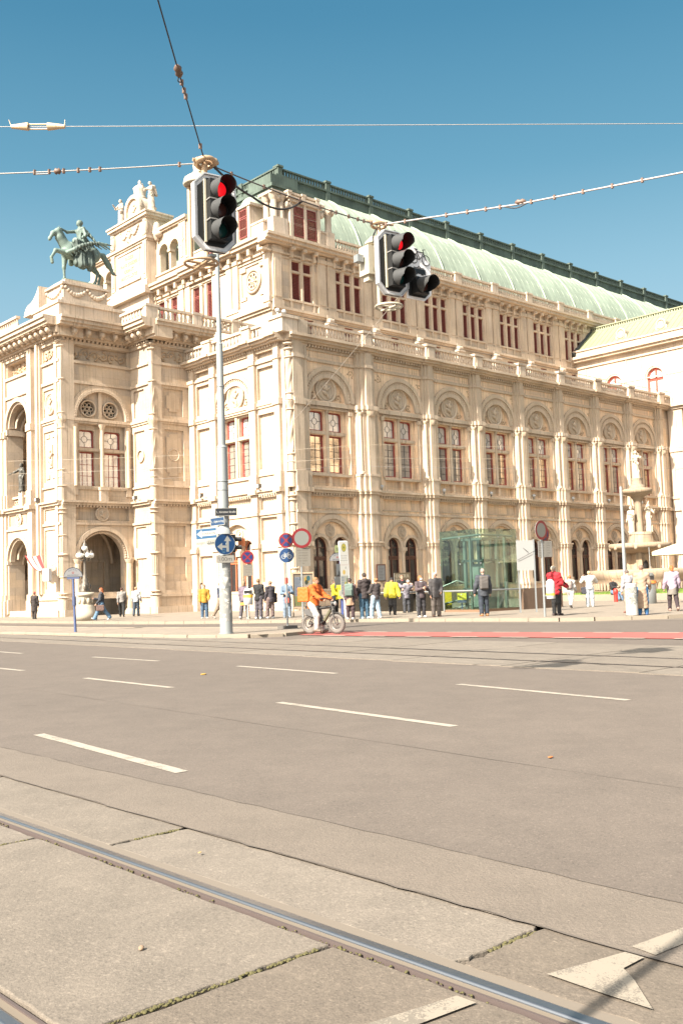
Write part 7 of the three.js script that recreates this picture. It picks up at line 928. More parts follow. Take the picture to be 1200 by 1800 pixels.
// floodlights on the ledges
{
  const f0 = (pos, turn, label) => { const t = thing('floodlight', label, 'floodlight', pos, turn, 'floodlights on the ledges'); let a = new MB(); a.box(-.14, .14, .1, .34, -.1, .12); a.build('lamp_body', mat(.08, .07, .06, .5), t); a = new MB(); a.box(-.04, .04, 0, .12, -.04, .04); a.build('foot', M.galv, t); a = new MB(); a.box(-.11, .11, .13, .31, .12, .13); a.build('lens', mat(.5, .5, .48, .1), t); return t; };
  f0([-.45, 7.64, -8.6], SOUTHW, 'small dark floodlight on the wing ledge left of the tall mast'); f0([-.45, 7.64, -2.3], SOUTHW, 'small dark floodlight on the wing ledge right of the tall mast'); f0([-3.5, 7.64, -11.9], SOUTHW, 'small dark floodlight on the loggia side step ledge'); f0([-8.75, 7.64, -15.5], SOUTHW, 'small dark floodlight by the loggia corner ledge');
  eastPiers.slice(0, 7).forEach((x, i) => { const t = thing('floodlight', 'small white floodlight on the long side ledge by the ' + ['first', 'second', 'third', 'fourth', 'fifth', 'sixth', 'seventh'][i] + ' pier from the corner', 'floodlight', [x + 1.0, 7.66, .42], 0, 'white floodlights on the long side ledge'); let a = new MB(); a.lathe([[0, 0], [.1, .02], [.14, .12], [.12, .22], [0, .26]], 0, .12, 0, 10); a.build('lamp_body', M.white, t); a = new MB(); a.box(-.04, .04, 0, .14, -.04, .04); a.build('foot', M.galv, t); });
  for (const [x, k] of [[-.35, 'left'], [.15, 'right']]) { const t = thing('camera_dome', k + ' one of two white camera globes on the corner balustrade', 'camera', [x, 18.1, -.1]); let a = new MB(); a.sph(0, .38, 0, .15, .15, .15, 12); a.build('globe', M.white, t); a = new MB(); a.cyl(0, 0, .28, 0, .07, .06, 8); a.build('foot', M.white, t); }
}
// fountain
{
  const C = [30.2, 5.6], t = thing('fountain', 'weathered cream stone fountain with wide basin, bowl and carved column', 'fountain', [C[0], .12, C[1]]); let a = new MB(); const FM = new THREE.MeshStandardMaterial({ map: grimeMap, roughness: .9, color: lin(.66, .63, .59), bumpMap: stoneBump, bumpScale: .02 });
  a.lathe([[0, 0], [3.9, 0], [3.9, .3], [3.75, .38], [3.65, .9], [3.9, 1.2], [4.05, 1.45], [4.1, 1.75], [3.9, 1.9], [3.75, 1.9], [3.7, 1.5], [0, 1.5]], 0, 0, 0, 8); a.build('basin', FM, t); a = new MB(); for (let k = 0; k < 64; k++) { const q = k / 64 * 6.2832; a.cyl(Math.cos(q) * 3.66, .42, .9, Math.sin(q) * 3.66, .1, .12, 6); } a.build('basin_fluting', FM, t).userData.kind = 'stuff';
  a = new MB(); a.lathe([[0, 1.4], [1.05, 1.4], [.9, 2.0], [.75, 2.9], [1.0, 3.3], [0, 3.3]], 0, 0, 0, 8); for (let k = 0; k < 4; k++) a.box(.6, 1.05, 1.4, 3.2, -.22, .22, M4(0, 0, 0, 0, k * 1.5708 + .4, 0)); a.build('pedestal', FM, t);
  a = new MB(); a.lathe([[.8, 3.1], [1.6, 3.25], [2.25, 3.45], [2.42, 3.6], [2.4, 3.85], [2.2, 3.9], [0, 3.9]], 0, 0, 0, 8); for (let k = 0; k < 8; k++) { const q = (k + .5) * .785; a.sph(Math.cos(q) * 2.26, 3.52, Math.sin(q) * 2.26, .14, .17, .14, 8); } a.build('bowl', FM, t);
  a = new MB(); a.cyl(0, 3.9, 4.55, 0, 1.15, 1.0, 4); a.cyl(0, 4.55, 4.75, 0, 1.05, .9, 4); a.cyl(0, 4.75, 7.1, 0, .32, .27, 12); a.lathe([[.27, 7.0], [.36, 7.2], [.55, 7.5], [1.12, 7.72], [1.18, 8.0], [1.0, 8.1], [.6, 8.15], [0, 8.15]], 0, 0, 0, 8); a.lathe([[.62, 8.1], [.58, 8.3], [.42, 8.45], [.42, 8.8], [.5, 8.9], [0, 8.95]], 0, 0, 0, 12); a.build('upper_column', FM, t); a = new MB(); a.sph(-.55, 2.15, .72, .3, .42, .12, 12); a.build('dark_niche', M.dark, t);
  const fg = (H, pose, robe, p, turn, label) => figure(H, pose, robe, M.marble, 'stone_statue', label, 'statue', p, turn);
  fg(2.1, { armL: [60, 20, 90, 40], armR: [20, 15, 60, 30], lean: -3 }, { len: .0, w: .13 }, [C[0], 9.05, C[1]], -.9, 'white stone figure with lute crowning the fountain'); fg(1.95, { armL: [30, 20, 70, 30], lean: -3 }, { len: .0, w: .11 }, [C[0] - .72, 4.87, C[1] - .25], -1.6, 'white stone figure left of the fountain column'); fg(2.1, { armR: [120, 20, 60, 30], armL: [40, 20, 80, 30] }, { len: .0, w: .11 }, [C[0] + .2, 4.87, C[1] + .72], -.4, 'white stone figure with raised arm right of the fountain column');
  a = new MB(); a.bar([C[0] - 1.6, 4.0, C[1] + 1.65], [C[0] - 1.6, 1.7, C[1] + 1.65], .025, 6); const w = a.build('water_jet', new THREE.MeshPhysicalMaterial({ color: lin(.9, .93, .95), transmission: .8, roughness: .2, thickness: 0 })); tag(w, 'thin jet of water falling from the fountain bowl', 'water');
}
// the block across the side street, outside the picture, mirrored in the house's windows
{
  const X = 36, t = thing('neighbour_building', 'cream stone block across the side street, seen only mirrored in the windows', 'building', [0, 0, 0]); const S = onSouth(X); let a = new MB(), f = new MB(); const holes = []; for (let s = 30; s < 78; s += 4) for (const y of [1.2, 6.2, 10.8, 15.2]) holes.push(rectPath(s - .7, s + .7, y, y + 2.6)); a.add(panelWall(26, 80, 0, 21, holes, -.6, 0)); S(a.build('wall', M.wall, t), 0, 0, 0); for (const [y0, y1, d] of [[5, 5.3, .3], [9.6, 9.8, .15], [14.2, 14.4, .15], [20, 20.4, .5], [20.4, 21, .9]]) f.box(26, 80, y0, y1, -.1, d); for (let s = 30; s < 78; s += 4) for (const y of [6.2, 10.8, 15.2]) { f.box(s - 1, s + 1, y + 2.65, y + 2.95, -.1, .3); f.box(s - .95, s - .7, y, y + 2.6, -.1, .12); f.box(s + .7, s + .95, y, y + 2.6, -.1, .12); } S(f.build('moulding', M.trim, t), 0, 0, 0); a = new MB(); a.box(X + .62, 80, 0, 20.9, 26.1, 80); a.build('core', M.wall, t); a = new MB(); a.box(27, 79, 1, 19, -.5, -.45); S(a.build('pane', M.glassDark, t), 0, 0, 0);
}
// ---------- hanging traffic signals and overhead wires ----------
const wireM = mat(.30, .28, .26, .5, { metalness: .3 }), cableM = mat(.03, .027, .027, .6), insM = mat(.14, .085, .06, .5), fitM = mat(.42, .28, .17, .5, { metalness: .3 });
function octa(w, h, c) { const s = new THREE.Shape(); s.moveTo(-w / 2 + c, -h / 2); s.lineTo(w / 2 - c, -h / 2); s.lineTo(w / 2, -h / 2 + c); s.lineTo(w / 2, h / 2 - c); s.lineTo(w / 2 - c, h / 2); s.lineTo(-w / 2 + c, h / 2); s.lineTo(-w / 2, h / 2 - c); s.lineTo(-w / 2, -h / 2 + c); s.closePath(); return s; }
M.redOn = new THREE.MeshStandardMaterial({ color: lin(.5, .01, .015), emissive: lin(1, .012, .02), emissiveIntensity: .24, roughness: .35 });
M.amber = mat(.09, .035, .028, .25); M.green = mat(.01, .055, .05, .25); M.visor = mat(.05, .05, .05, .55); M.visorIn = mat(.004, .004, .004, .9); M.head = mat(.006, .006, .006, .6); M.plateW = mat(.78, .74, .73, .5);
const lampModule = (t, x, y, lens) => { let a = new MB(); a.box(x - .118, x + .118, y - .118, y + .118, .01, .13); a.build('lamp_housing', M.head, t); a = new MB(); a.sph(x, y, .132, .092, .092, .022, 18); a.build('lens', lens, t);
  const o = new THREE.CylinderGeometry(.112, .118, .25, 72, 24, true), p = o.attributes.position; o.rotateX(Math.PI / 2); const keep = []; const g = o.toNonIndexed(), q = g.attributes.position; for (let i = 0; i < q.count; i += 3) { let ok = true; for (let k = 0; k < 3; k++) { const an = Math.atan2(q.getY(i + k), q.getX(i + k)), zz = (q.getZ(i + k) + .125) / .25; if (an > -3.05 && an < -.09) { const d = Math.abs(an + 1.57); if (zz > .12 + .58 * d) ok = false; } } if (ok) for (let k = 0; k < 3; k++) keep.push(q.getX(i + k), q.getY(i + k), q.getZ(i + k)); }
  const v = new THREE.BufferGeometry(); v.setAttribute('position', new THREE.Float32BufferAttribute(keep, 3)); v.computeVertexNormals(); a = new MB(); a.add(v, M4(x, y - .008, .25, .10, 0, 0)); a.build('visor', M.visor, t); a = new MB(); a.add(v, M4(x, y - .008, .25, .10, 0, 0, .965, .965, 1)); a.build('visor_lining', M.visorIn, t); };
function signalHead(pos, turn, label, extra) {
  const t = thing('traffic_light', label, 'traffic light', pos, turn, null); let a = new MB(), W = .56, H = .95;
  a.ext(octa(W, H, .14), -.035, -.01); a.build('backboard', M.plateW, t); a = new MB(); const in_ = octa(W - .11, H - .12, .115); a.ext(in_, -.008, .012); a.build('backboard_face', M.head, t);
  a = new MB(); const rim = octa(W, H, .14); rim.holes.push(new THREE.Path(octa(W - .03, H - .03, .133).getPoints())); a.ext(rim, -.06, .02); a.build('backboard_rim', mat(.42, .42, .43, .5), t);
  a = new MB(); a.box(-.15, -.128, -.385, .385, .01, .035); a.build('edge_strip', M.cream, t); a = new MB(); for (const y of [.125, -.125]) a.box(-.13, .13, y - .006, y + .006, .012, .135); a.build('divider', mat(.2, .19, .18, .5), t);
  lampModule(t, 0, .25, M.redOn); lampModule(t, 0, 0, M.amber); lampModule(t, 0, -.25, M.green);
  const L = new THREE.PointLight(new THREE.Color(1, .03, .03), .003); L.position.set(0, .25, .17); L.castShadow = true; t.add(L);
  if (extra) extra(t);
  return t;
}
const ringFit = (t, x, y, z, r, m) => { const a = new MB(); a.add(new THREE.TorusGeometry(r, .018, 7, 22), M4(x, y, z, Math.PI / 2)); a.bar([x - r, y, z], [x + r, y, z], .016, 6); a.bar([x, y - .02, z - r], [x, y - .02, z + r], .016, 6); a.build('clamp_ring', m, t); };
const S1T = -9 * D2R;
signalHead([-31.18, 6.04, 36.53], S1T, 'left hanging traffic light showing red, with a white bell cap behind', t => {
  let a = new MB(); a.lathe([[.0, .12], [.045, .1], [.06, .05], [.1, .02], [.17, -.03], [.185, -.1], [.16, -.12], [.0, -.1]], -.08, .54, -.28, 20); a.lathe([[.05, .0], [.06, .08], [.04, .16], [0, .16]], -.08, .6, -.28, 12); a.build('bell_cap', M.cream, t);
  a = new MB(); a.bar([-.16, .5, -.36], [-.16, -.5, -.36], .032, 8); a.bar([-.02, .52, -.2], [-.02, -.52, -.2], .03, 8); a.build('hanger_rod', fitM, t); a = new MB(); for (const [y0, y1] of [[.3, .34], [-.34, -.3], [-.53, -.5]]) { a = new MB(); a.box(-.06, .02, y0, y1, -.3, -.02); a.build('bracket', M.galvDull, t); }; ringFit(t, -.08, -.56, -.24, .2, fitM);
});
signalHead([-27.92, 6.13, 36.33], -6 * D2R, 'right hanging traffic light showing red, with tram and bicycle panel', t => {
  const s = new THREE.Shape(); [[.27, -.47], [.60, -.47], [.74, -.36], [.74, .1], [.62, .24], [.42, .33], [.27, .2]].forEach((p, i) => i ? s.lineTo(...p) : s.moveTo(...p)); s.closePath(); let a = new MB(); a.ext(s, -.034, -.012); a.build('side_panel', M.plateW, t);
  a = new MB(); const s2 = new THREE.Shape(); [[.29, -.43], [.60, -.43], [.68, -.35], [.68, -.17], [.29, -.17]].forEach((p, i) => i ? s2.lineTo(...p) : s2.moveTo(...p)); a.ext(s2, -.01, .005); a.build('side_panel_face', M.head, t);
  const B = (x, y, w) => { const b = new MB(), r = .075; for (const k of [-1, 1]) b.add(new THREE.TorusGeometry(r, .006, 5, 20), M4(x + k * .12, y, 0)); for (const [p, q] of [[[-.12, 0], [-.05, .11]], [[-.05, .11], [.08, .11]], [[.08, .11], [0, 0]], [[0, 0], [-.12, 0]], [[0, 0], [-.07, .14]], [[.12, 0], [.06, .15]], [[.06, .15], [.11, .16]], [[-.1, .145], [-.04, .145]]]) b.bar([x + p[0], y + p[1], 0], [x + q[0], y + q[1], 0], .006, 5); return b; };
  B(.53, .15).build('bicycle_pictogram', M.black, t).position.z = -.006; a = new MB(); a.box(.33, .57, -.07, .0, -.012, -.006); for (let i = 0; i < 4; i++) a.box(.345 + i * .056, .39 + i * .056, -.045, -.012, -.006, -.003); a.box(.35, .55, .012, .02, -.012, -.006); a.bar([.42, .02, -.008], [.45, .05, -.008], .005, 5); a.bar([.48, .02, -.008], [.45, .05, -.008], .005, 5); a.box(.37, .41, -.085, -.07, -.012, -.006); a.box(.49, .53, -.085, -.07, -.012, -.006); a.build('tram_pictogram', M.black, t).position.x = .06;
  lampModule(t, .45, -.29, M.amber);
  a = new MB(); a.box(-.33, -.15, -.16, .26, -.36, -.14); a.box(-.29, -.18, -.24, -.16, -.32, -.2); a.build('rear_housing', M.cream, t); a = new MB(); a.lathe([[0, .1], [.08, .08], [.16, .0], [.17, -.06], [0, -.06]], -.1, .36, -.25, 18); a.build('bell_cap', M.cream, t); a = new MB(); a.bar([-.18, .4, -.12], [-.18, -.62, -.12], .026, 8); a.build('hanger_rod', M.cream, t); ringFit(t, -.02, -.62, -.1, .19, M.cream); a = new MB(); a.tube([[-.2, .5, -.1], [-.26, .38, -.1], [-.24, .3, -.12]], .012, 12, 5); a.tube([[.1, .52, -.05], [.14, .42, -.05], [.13, .36, -.04]], .01, 12, 5); a.build('loose_cable', cableM, t); a = new MB(); a.box(-.46, -.36, .02, .12, -.32, -.22); a.build('connector', M.galv, t);
});
function wire(pts, r, m, label, sag = 0) { const P = []; for (let i = 0; i < pts.length - 1; i++) { const n = 14; for (let k = 0; k < n; k++) { const u = k / n, p = lerpv(pts[i], pts[i + 1], u); p[1] -= sag * 4 * u * (1 - u); P.push(p); } } P.push(pts[pts.length - 1]); const mb = new MB(); mb.tube(P, r, P.length * 2, 6); const t = thing('overhead_wire', label, 'wire'); mb.build('wire_strand', m, t); return t; }
const clampOn = (t, p, r = .03) => { const a = new MB(); a.add(new THREE.BoxGeometry(r, r * 2.0, r), M4(...p)); a.build('wire_clamp', insM, t); };
const insulator = (t, a, b, r) => { const m = new MB(), A = new THREE.Vector3(...a), d = new THREE.Vector3(...b).sub(A), L = d.length(), q = new THREE.Quaternion().setFromUnitVectors(new THREE.Vector3(0, 1, 0), d.normalize()); const g = new THREE.LatheGeometry([[0, 0], [r * .5, L * .08], [r, L * .3], [r * .7, L * .5], [r, L * .7], [r * .5, L * .92], [0, L]].map(p => new THREE.Vector2(...p)), 12); m.add(g, new THREE.Matrix4().compose(A, q, new THREE.Vector3(1, 1, 1))); m.build('insulator', insM, t); };
{
  const n1 = [-31.24, 6.68, 36.44], n2 = [-28.05, 6.70, 36.2];
  let t = wire([[-33.08, 8.3, 31.86], [-24.17, 7.87, 40.24]], .006, wireM, 'upper span wire crossing the sky with a long metal tensioner'); // tensioner
  { const A = [-31.83, 8.545 - .2, 32.36], B = [-31.17, 8.545 - .24, 32.69]; const at = u => { const p = lerpv([-33.08, 8.3, 31.86], [-24.17, 7.87, 40.24], u); return p; }; const u0 = .115, u1 = .178, p0 = at(u0), p1 = at(u1), pm = at(.135), pn = at(.158); const a = new MB(); for (const [x, y] of [[p0, pm], [p1, pn]]) { a.bar(x, y, .03, 8, .055); a.bar(lerpv(x, y, .5), y, .045, 8, .06); } for (const s of [-.035, .035]) a.bar(addv(pm, [0, s, 0]), addv(pn, [0, s, 0]), .012, 6); a.bar(p0, addv(p0, [-.03, .1, -.02]), .008, 5, .004); a.bar(p1, addv(p1, [0, .1, 0]), .008, 5, .004); a.build('tensioner', mat(.62, .45, .28, .5, { metalness: .2 }), t); }
  t = wire([[-33.9, 6.56, 34.22], n1], .0085, wireM, 'left span wire running from the sky edge to the left signal', .02); { const W = u => { const p = lerpv([-33.9, 6.56, 34.22], n1, u); p[1] -= .08 * u * (1 - u); return p; }; insulator(t, W(.475), W(.502), .04); for (const u of [.41, .46, .51, .56, .60, .635, .91, .965]) clampOn(t, W(u), .028); const a = new MB(); a.bar(addv(W(.41), [0, -.025, 0]), addv(W(.46), [0, -.025, 0]), .008, 5); a.build('loop', wireM, t); }
  t = wire([n1, [-32.29, 7.06, 37.47], [-33.08, 7.32, 38.26], [-34.2, 7.6, 39.4]], .008, cableM, 'span wire rising overhead from the left signal with dark insulator'); { const W = u => lerpv(n1, [-32.29, 7.06, 37.47], u); insulator(t, W(.93), W(1.05), .045); for (const u of [.06, .2, .74, .80, .88]) clampOn(t, W(u), .03); const a = new MB(); a.tube([W(.88), addv(W(.93), [-.03, -.05, 0]), W(.96)], .007, 10, 5); a.build('loop', cableM, t); }
  { const tt = thing('span_node', 'rusty clamp node joining the wires above the left signal', 'clamp', n1); const a = new MB(); a.add(new THREE.TorusGeometry(.11, .03, 7, 18), M4(0, 0, 0, Math.PI / 2 - .2)); a.bar([-.16, .01, -.03], [.16, .02, .05], .022, 7); a.bar([0, .02, 0], [0, -.2, -.05], .04, 8); a.sph(.1, .02, .05, .05, .05, .05); a.sph(-.08, .02, -.04, .045, .045, .045); a.build('clamp_body', fitM, tt); const t2 = thing('span_node', 'rusty clamp node joining the wires above the right signal', 'clamp', n2); const b = new MB(); b.add(new THREE.TorusGeometry(.12, .026, 7, 18), M4(0, 0, 0, Math.PI / 2 - .15, 0, 0, 1, .7, 1)); b.bar([-.2, .03, -.05], [.2, .02, .1], .02, 7); b.bar([0, 0, 0], [-.02, -.16, .02], .03, 8); b.build('clamp_body', fitM, t2); }
  t = wire([n1, n2], .010, mat(.10, .085, .08, .6), 'span wire between the two hanging signals', .045); for (const u of [.05, .13, .3, .5, .62, .72, .8, .86, .9, .95]) { const p = lerpv(n1, n2, u); p[1] -= .18 * u * (1 - u); clampOn(t, p, .026); }
  t = wire([[-31.12, 6.66, 36.45], [-30.41, 6.5, 36.3], [-29.95, 6.46, 36.28], [-29.6, 6.64, 36.31]], .014, cableM, 'thick black cable looping right of the left signal', .03);
  t = wire([n2, [-27.15, 6.66, 38.01], [-26.0, 6.62, 41.0]], .013, mat(.33, .29, .28, .55), 'span wire running right from the right signal with an oval insulator', .0); { const W = u => lerpv(n2, [-27.15, 6.66, 38.01], u), V = u => lerpv([-27.15, 6.66, 38.01], [-26.0, 6.62, 41.0], u); insulator(t, addv(W(.98), [0, .03, 0]), addv(W(1.06), [0, .03, 0]), .04); for (const u of [.06, .2, .5, .65, .78, .88]) clampOn(t, W(u), .03); for (const u of [.06, .16, .28, .4, .52]) clampOn(t, V(u), .03); const a = new MB(); const p0 = W(.9), p1 = V(.05), pm = addv(lerpv(p0, p1, .5), [0, -.05, 0]); a.tube([p0, pm, p1], .009, 12, 5); a.build('loop', cableM, t); }
  // finer wires farther off, in front of the facade
  const far = [[[-22, 7.2, 5], [-9.5, 7.3, 17], [14, 7.8, 26], .006, [.4, .33, .25], 'pale contact wire crossing in front of the corner of the house'], [[-22.6, 6.7, 4], [-10, 6.8, 16.4], [13, 7.4, 24.5], .006, [.4, .33, .25], 'second pale contact wire just below the first'], [[-15, 7.6, -6], [-6, 7.2, 12], [4, 6.2, 25], .005, [.2, .18, .17], 'thin dark wire sloping across the long side'], [[-.9, 18.2, .5], [20, 18.2, .75], [45, 18.2, .75], .02, [.1, .09, .08], 'dark lightning conductor along the balustrade of the long side']];
  far.forEach(([a, b, c, r, col, lb]) => wire([a, b, c], r, mat(...col, .6), lb, .1));
  { const t2 = wire([[-24, 7.4, 33], [-6, 9, 6]], .006, mat(.4, .35, .3, .6), 'thin stay wire rising from the right signal towards the house', .1); }
}
// unseen neighbour: lamp post behind the camera whose shadow crosses the tracks
{ const t = thing('lamp_post', 'thin steel lamp post just outside the picture whose shadow crosses the tracks', 'lamp post', [-37.75, 0, 44.25]); const a = new MB(); a.cyl(0, 0, 8, 0, .028, .025, 12); a.build('post', M.galv, t); const b = new MB(); b.box(-.1, .5, 7.95, 8.08, -.12, .12); b.build('lamp_head', M.galv, t); }
// delivery rider on a fat-tyred electric bicycle
{
  const yaw = Math.atan2(.24, 1.01), bx = thing('electric_bicycle', 'grey fat-tyred electric bicycle standing on the red cycle lane', 'bicycle', [-17.31, .02, 22.5], yaw); // faces +z
  const tyre = mat(.12, .105, .093, .85), fr = mat(.03, .028, .027, .4), rim = mat(.2, .18, .16, .4, { metalness: .4 });
  for (const z of [-.52, .52]) { const w = new THREE.Group(); w.name = 'wheel'; w.position.set(0, .31, z); bx.add(w); let a = new MB(); a.add(new THREE.TorusGeometry(.25, .055, 12, 36), M4(0, 0, 0, 0, Math.PI / 2)); for (let k = 0; k < 36; k++) { const q = k / 36 * 6.2832; a.box(-.045, .045, -.008, .008, .296, .312, M4(0, 0, 0, q, 0, 0)); } a.build('tyre', tyre, w); a = new MB(); a.add(new THREE.TorusGeometry(.19, .022, 8, 30), M4(0, 0, 0, 0, Math.PI / 2)); a.build('rim', rim, w); a = new MB(); a.bar([-.06, 0, 0], [.06, 0, 0], z < 0 ? .09 : .04, 14); for (let k = 0; k < 14; k++) { const q = k / 14 * 6.2832; a.bar([(k & 1 ? .03 : -.03), 0, 0], [0, Math.cos(q) * .18, Math.sin(q) * .18], .004, 4); } a.build('hub', mat(.2, .17, .15, .5), w); }
  let a = new MB(); a.bar([0, .35, -.02], [0, .82, .34], .035, 8); a.bar([0, .78, -.28], [0, .86, .36], .042, 8); a.bar([0, .35, -.02], [0, .78, -.24], .03, 8); for (const s of [-.07, .07]) { a.bar([s, .31, -.52], [s * .6, .35, -.02], .018, 6); a.bar([s, .31, -.52], [s * .5, .74, -.26], .016, 6); } a.build('frame', fr, bx);
  a = new MB(); a.bar([0, .42, .06], [0, .74, .3], .055, 10); a.build('battery', mat(.09, .085, .05, .5), bx); a = new MB(); a.bar([.052, .5, .13], [.052, .66, .25], .018, 6); a.build('battery_label', mat(.55, .5, .05, .5), bx);
  a = new MB(); for (const s of [-.075, .075]) { a.bar([s, .31, .52], [s, .72, .4], .022, 7); } a.bar([0, .72, .4], [0, 1.02, .31], .028, 8); a.bar([-.075, .72, .4], [.075, .72, .4], .025, 7); a.build('fork', mat(.07, .065, .06, .4), bx); a = new MB(); a.tube([[-.34, 1.1, .16], [-.2, 1.12, .26], [0, 1.06, .31], [.2, 1.12, .26], [.34, 1.1, .16]], .016, 20, 7); a.build('handlebar', fr, bx); a = new MB(); for (const s of [-1, 1]) a.bar([s * .36, 1.1, .14], [s * .26, 1.11, .22], .024, 8); a.build('grip', M.black, bx);
  a = new MB(); a.cyl(0, -.05, .05, 0, .085, .07, 14, M4(0, .94, .44, Math.PI / 2)); a.build('head_lamp', M.black, bx); a = new MB(); a.sph(0, .94, .49, .07, .07, .02, 12); a.build('lens', mat(.5, .5, .46, .15), bx); a = new MB(); a.add(new THREE.TorusGeometry(.345, .02, 6, 18, 1.9), M4(0, .31, .52, 0, Math.PI / 2, 0, 1, 1, 1.6).multiply(M4(0, 0, 0, 0, 0, .7))); a.build('mudguard', fr, bx);
  a = new MB(); a.box(-.09, .09, .8, .88, -.62, -.12); a.build('saddle', M.black, bx); a = new MB(); a.ext((() => { const s = new THREE.Shape(); s.moveTo(.1, .46); s.lineTo(.62, .62); s.lineTo(.66, .78); s.lineTo(.14, .8); s.closePath(); return s; })(), -.12, .12); const bg = a.build('pannier', mat(.075, .07, .068, .7), bx); bg.rotation.y = Math.PI / 2; a = new MB(); a.bar([-.1, .35, -.02], [.1, .35, -.02], .03, 8); a.bar([.1, .35, -.02], [.1, .22, .1], .014, 6); a.bar([.06, .35, -.02], [.061, .35, -.02], .09, 16); a.bar([-.1, .35, -.02], [-.1, .48, -.14], .014, 6); a.bar([.1, .22, .1], [.2, .22, .1], .018, 6); a.bar([-.1, .48, -.14], [-.2, .48, -.14], .018, 6); a.build('crank', fr, bx);
  const phi = 90 - 13; const r = person({ pos: [-17.36, .0, 22.28], phi: yaw / D2R + 42.6, H: 1.78, cell: .016, label: 'delivery rider in orange jacket and white trousers astride the electric bicycle', wear: { jacket: { c: [.66, .13, .012], hem: .46, grow: .034, fold: .011 }, trousers: { c: [.58, .53, .48], hem: .03 }, hair: { c: [.30, .15, .06] }, shoes: { c: [.2, .15, .11] }, scarf: [.68, .66, .62] }, pose: { hipY: .96, hipZ: -.14, lean: 10, legR: [34, 36, 8, 0], legL: [14, 2, 14, 0], armL: [44, 10, 34, 4], armR: [44, 10, 34, 4], nod: 4 }, grip: 1, turn: 8 });
  const bp = thing('delivery_bag', 'large orange cube delivery bag on the back of the rider', 'bag', [0, 0, 0], r.rotation.y); bp.position.copy(W2(r, [0, 1.27, -.4])); const f = (x, y, z) => { const q = [Math.abs(x) - .19, Math.abs(y) - .20, Math.abs(z) - .17]; return Math.hypot(...q.map(v => Math.max(v, 0))) + Math.min(Math.max(...q), 0) - .035 + folds(x, y, z, .004); }; const m = new THREE.Mesh(surfaceNet(f, [-.26, -.27, -.24, .26, .27, .24], .016), cloth([.66, .15, .012], .6)); m.name = 'bag_body'; m.castShadow = true; bp.add(m); let b = new MB(); b.box(-.2, .2, .19, .205, -.19, .19); for (const x of [-.2, .2]) b.box(x - .012, x + .012, -.2, .2, .2, .215); b.build('piping', mat(.45, .12, .01, .7), bp); b = new MB(); for (const x of [-.13, .13]) b.tube([[x, .15, .2], [x * 1.1, .2, .34], [x * 1.2, .02, .42], [x, -.12, .22]], .018, 12, 6); b.build('strap', mat(.5, .16, .02, .8), bp);
}
// the people of the square
const Y = .13;
const BLACK = [.018, .017, .018], NAVY = [.03, .045, .09], JEAN = [.14, .24, .36], DENIM = [.075, .13, .21], LJEAN = [.34, .45, .55], WHITE = [.62, .61, .6], GREY = [.16, .145, .14];
const WALK1 = { legL: [24, 6, 1], legR: [-20, 14, 1], armL: [-16, 6, 14], armR: [20, 6, 20] };
person({ pos: [-10.97, Y, -11.3], phi: 172, H: 1.62, label: 'person in long dark coat and red hat walking beside the loggia arches', wear: { jacket: { c: [.045, .032, .028], hem: .27, hemW: .105, name: 'coat' }, trousers: { c: [.05, .035, .03] }, hat: { c: [.42, .04, .035] }, hair: { c: [.25, .15, .1] } }, pose: { legL: [6, 4, 1], legR: [-6, 8, 1] } });
const p2 = person({ pos: [-12.94, Y, .5], phi: -78, H: 1.68, label: 'person with long red hair in dark jacket and flared jeans, striding left', wear: { jacket: { c: [.05, .052, .065], hem: .5 }, trousers: { c: JEAN, knee: .036, hem: .046 }, hair: { c: [.42, .11, .03], long: .14 }, shoes: { c: WHITE } }, pose: { legL: [27, 4, 0], legR: [-26, 10, 0], armR: [25, 8, 75, 15], armL: [12, 8, 30], nod: 8 } });
handBag(p2, 'L', 1.68, [.20, .12, .10], 'brown shoulder bag at the hip of the red-haired walker', { at: [.17, .82, .06], h: .15, w: .06, d: .2, drop: 0, strap: .5 });
person({ pos: [-8.62, Y, -4.96], phi: 190, H: 1.7, label: 'person in grey jacket and black trousers walking towards the archway', wear: { jacket: { c: [.30, .27, .25], hem: .5 }, trousers: { c: BLACK }, hair: { c: [.09, .035, .025] }, shoes: { c: BLACK } }, pose: WALK1 });
const p4 = person({ pos: [-7.16, Y, -5.83], phi: 176, H: 1.72, label: 'person in white jacket and dark jeans, right of the archway', wear: { jacket: { c: WHITE, hem: .48, grow: .024 }, trousers: { c: [.05, .07, .1] }, hair: { c: [.5, .36, .2] }, shoes: { c: BLACK } }, pose: { legL: [-8, 10, 1], legR: [9, 4, 1], armL: [6, 10, 30], armR: [6, 10, 30] } });
person({ pos: [-9.71, Y, 4.96], phi: 12, H: 1.66, label: 'person in mustard yellow jacket and blue jeans left of the lamp mast', wear: { jacket: { c: [.52, .27, .03], hem: .46, grow: .026 }, trousers: { c: DENIM }, hair: { c: [.14, .08, .05] }, shoes: { c: WHITE } }, pose: { armL: [10, 10, 45, 10] } });
const p6 = person({ pos: [-10.1, Y, 6.9], phi: 70, H: 1.72, label: 'person in navy jacket half hidden behind the lamp mast', wear: { jacket: { c: NAVY, hem: .46 }, trousers: { c: [.30, .22, .16] }, hair: { c: [.2, .13, .08] }, shoes: { c: [.4, .35, .3] } }, pose: WALK1 });
handBag(p6, 'R', 1.72, [.09, .15, .25], 'blue cloth shopping bag carried beside the lamp mast', { h: .2, w: .2, d: .09, drop: .1 });
person({ pos: [-10.3, Y, 9.05], phi: 165, H: 1.74, label: 'leftmost of three people behind the bin, in mauve top and dark trousers', wear: { jacket: { c: [.20, .15, .19], hem: .47 }, trousers: { c: [.09, .075, .085] }, hair: { c: [.35, .22, .13], long: .08 }, shoes: { c: WHITE } }, pose: { legL: [-12, 10, 2], legR: [10, 4, 2], armR: [25, 10, 60] } });
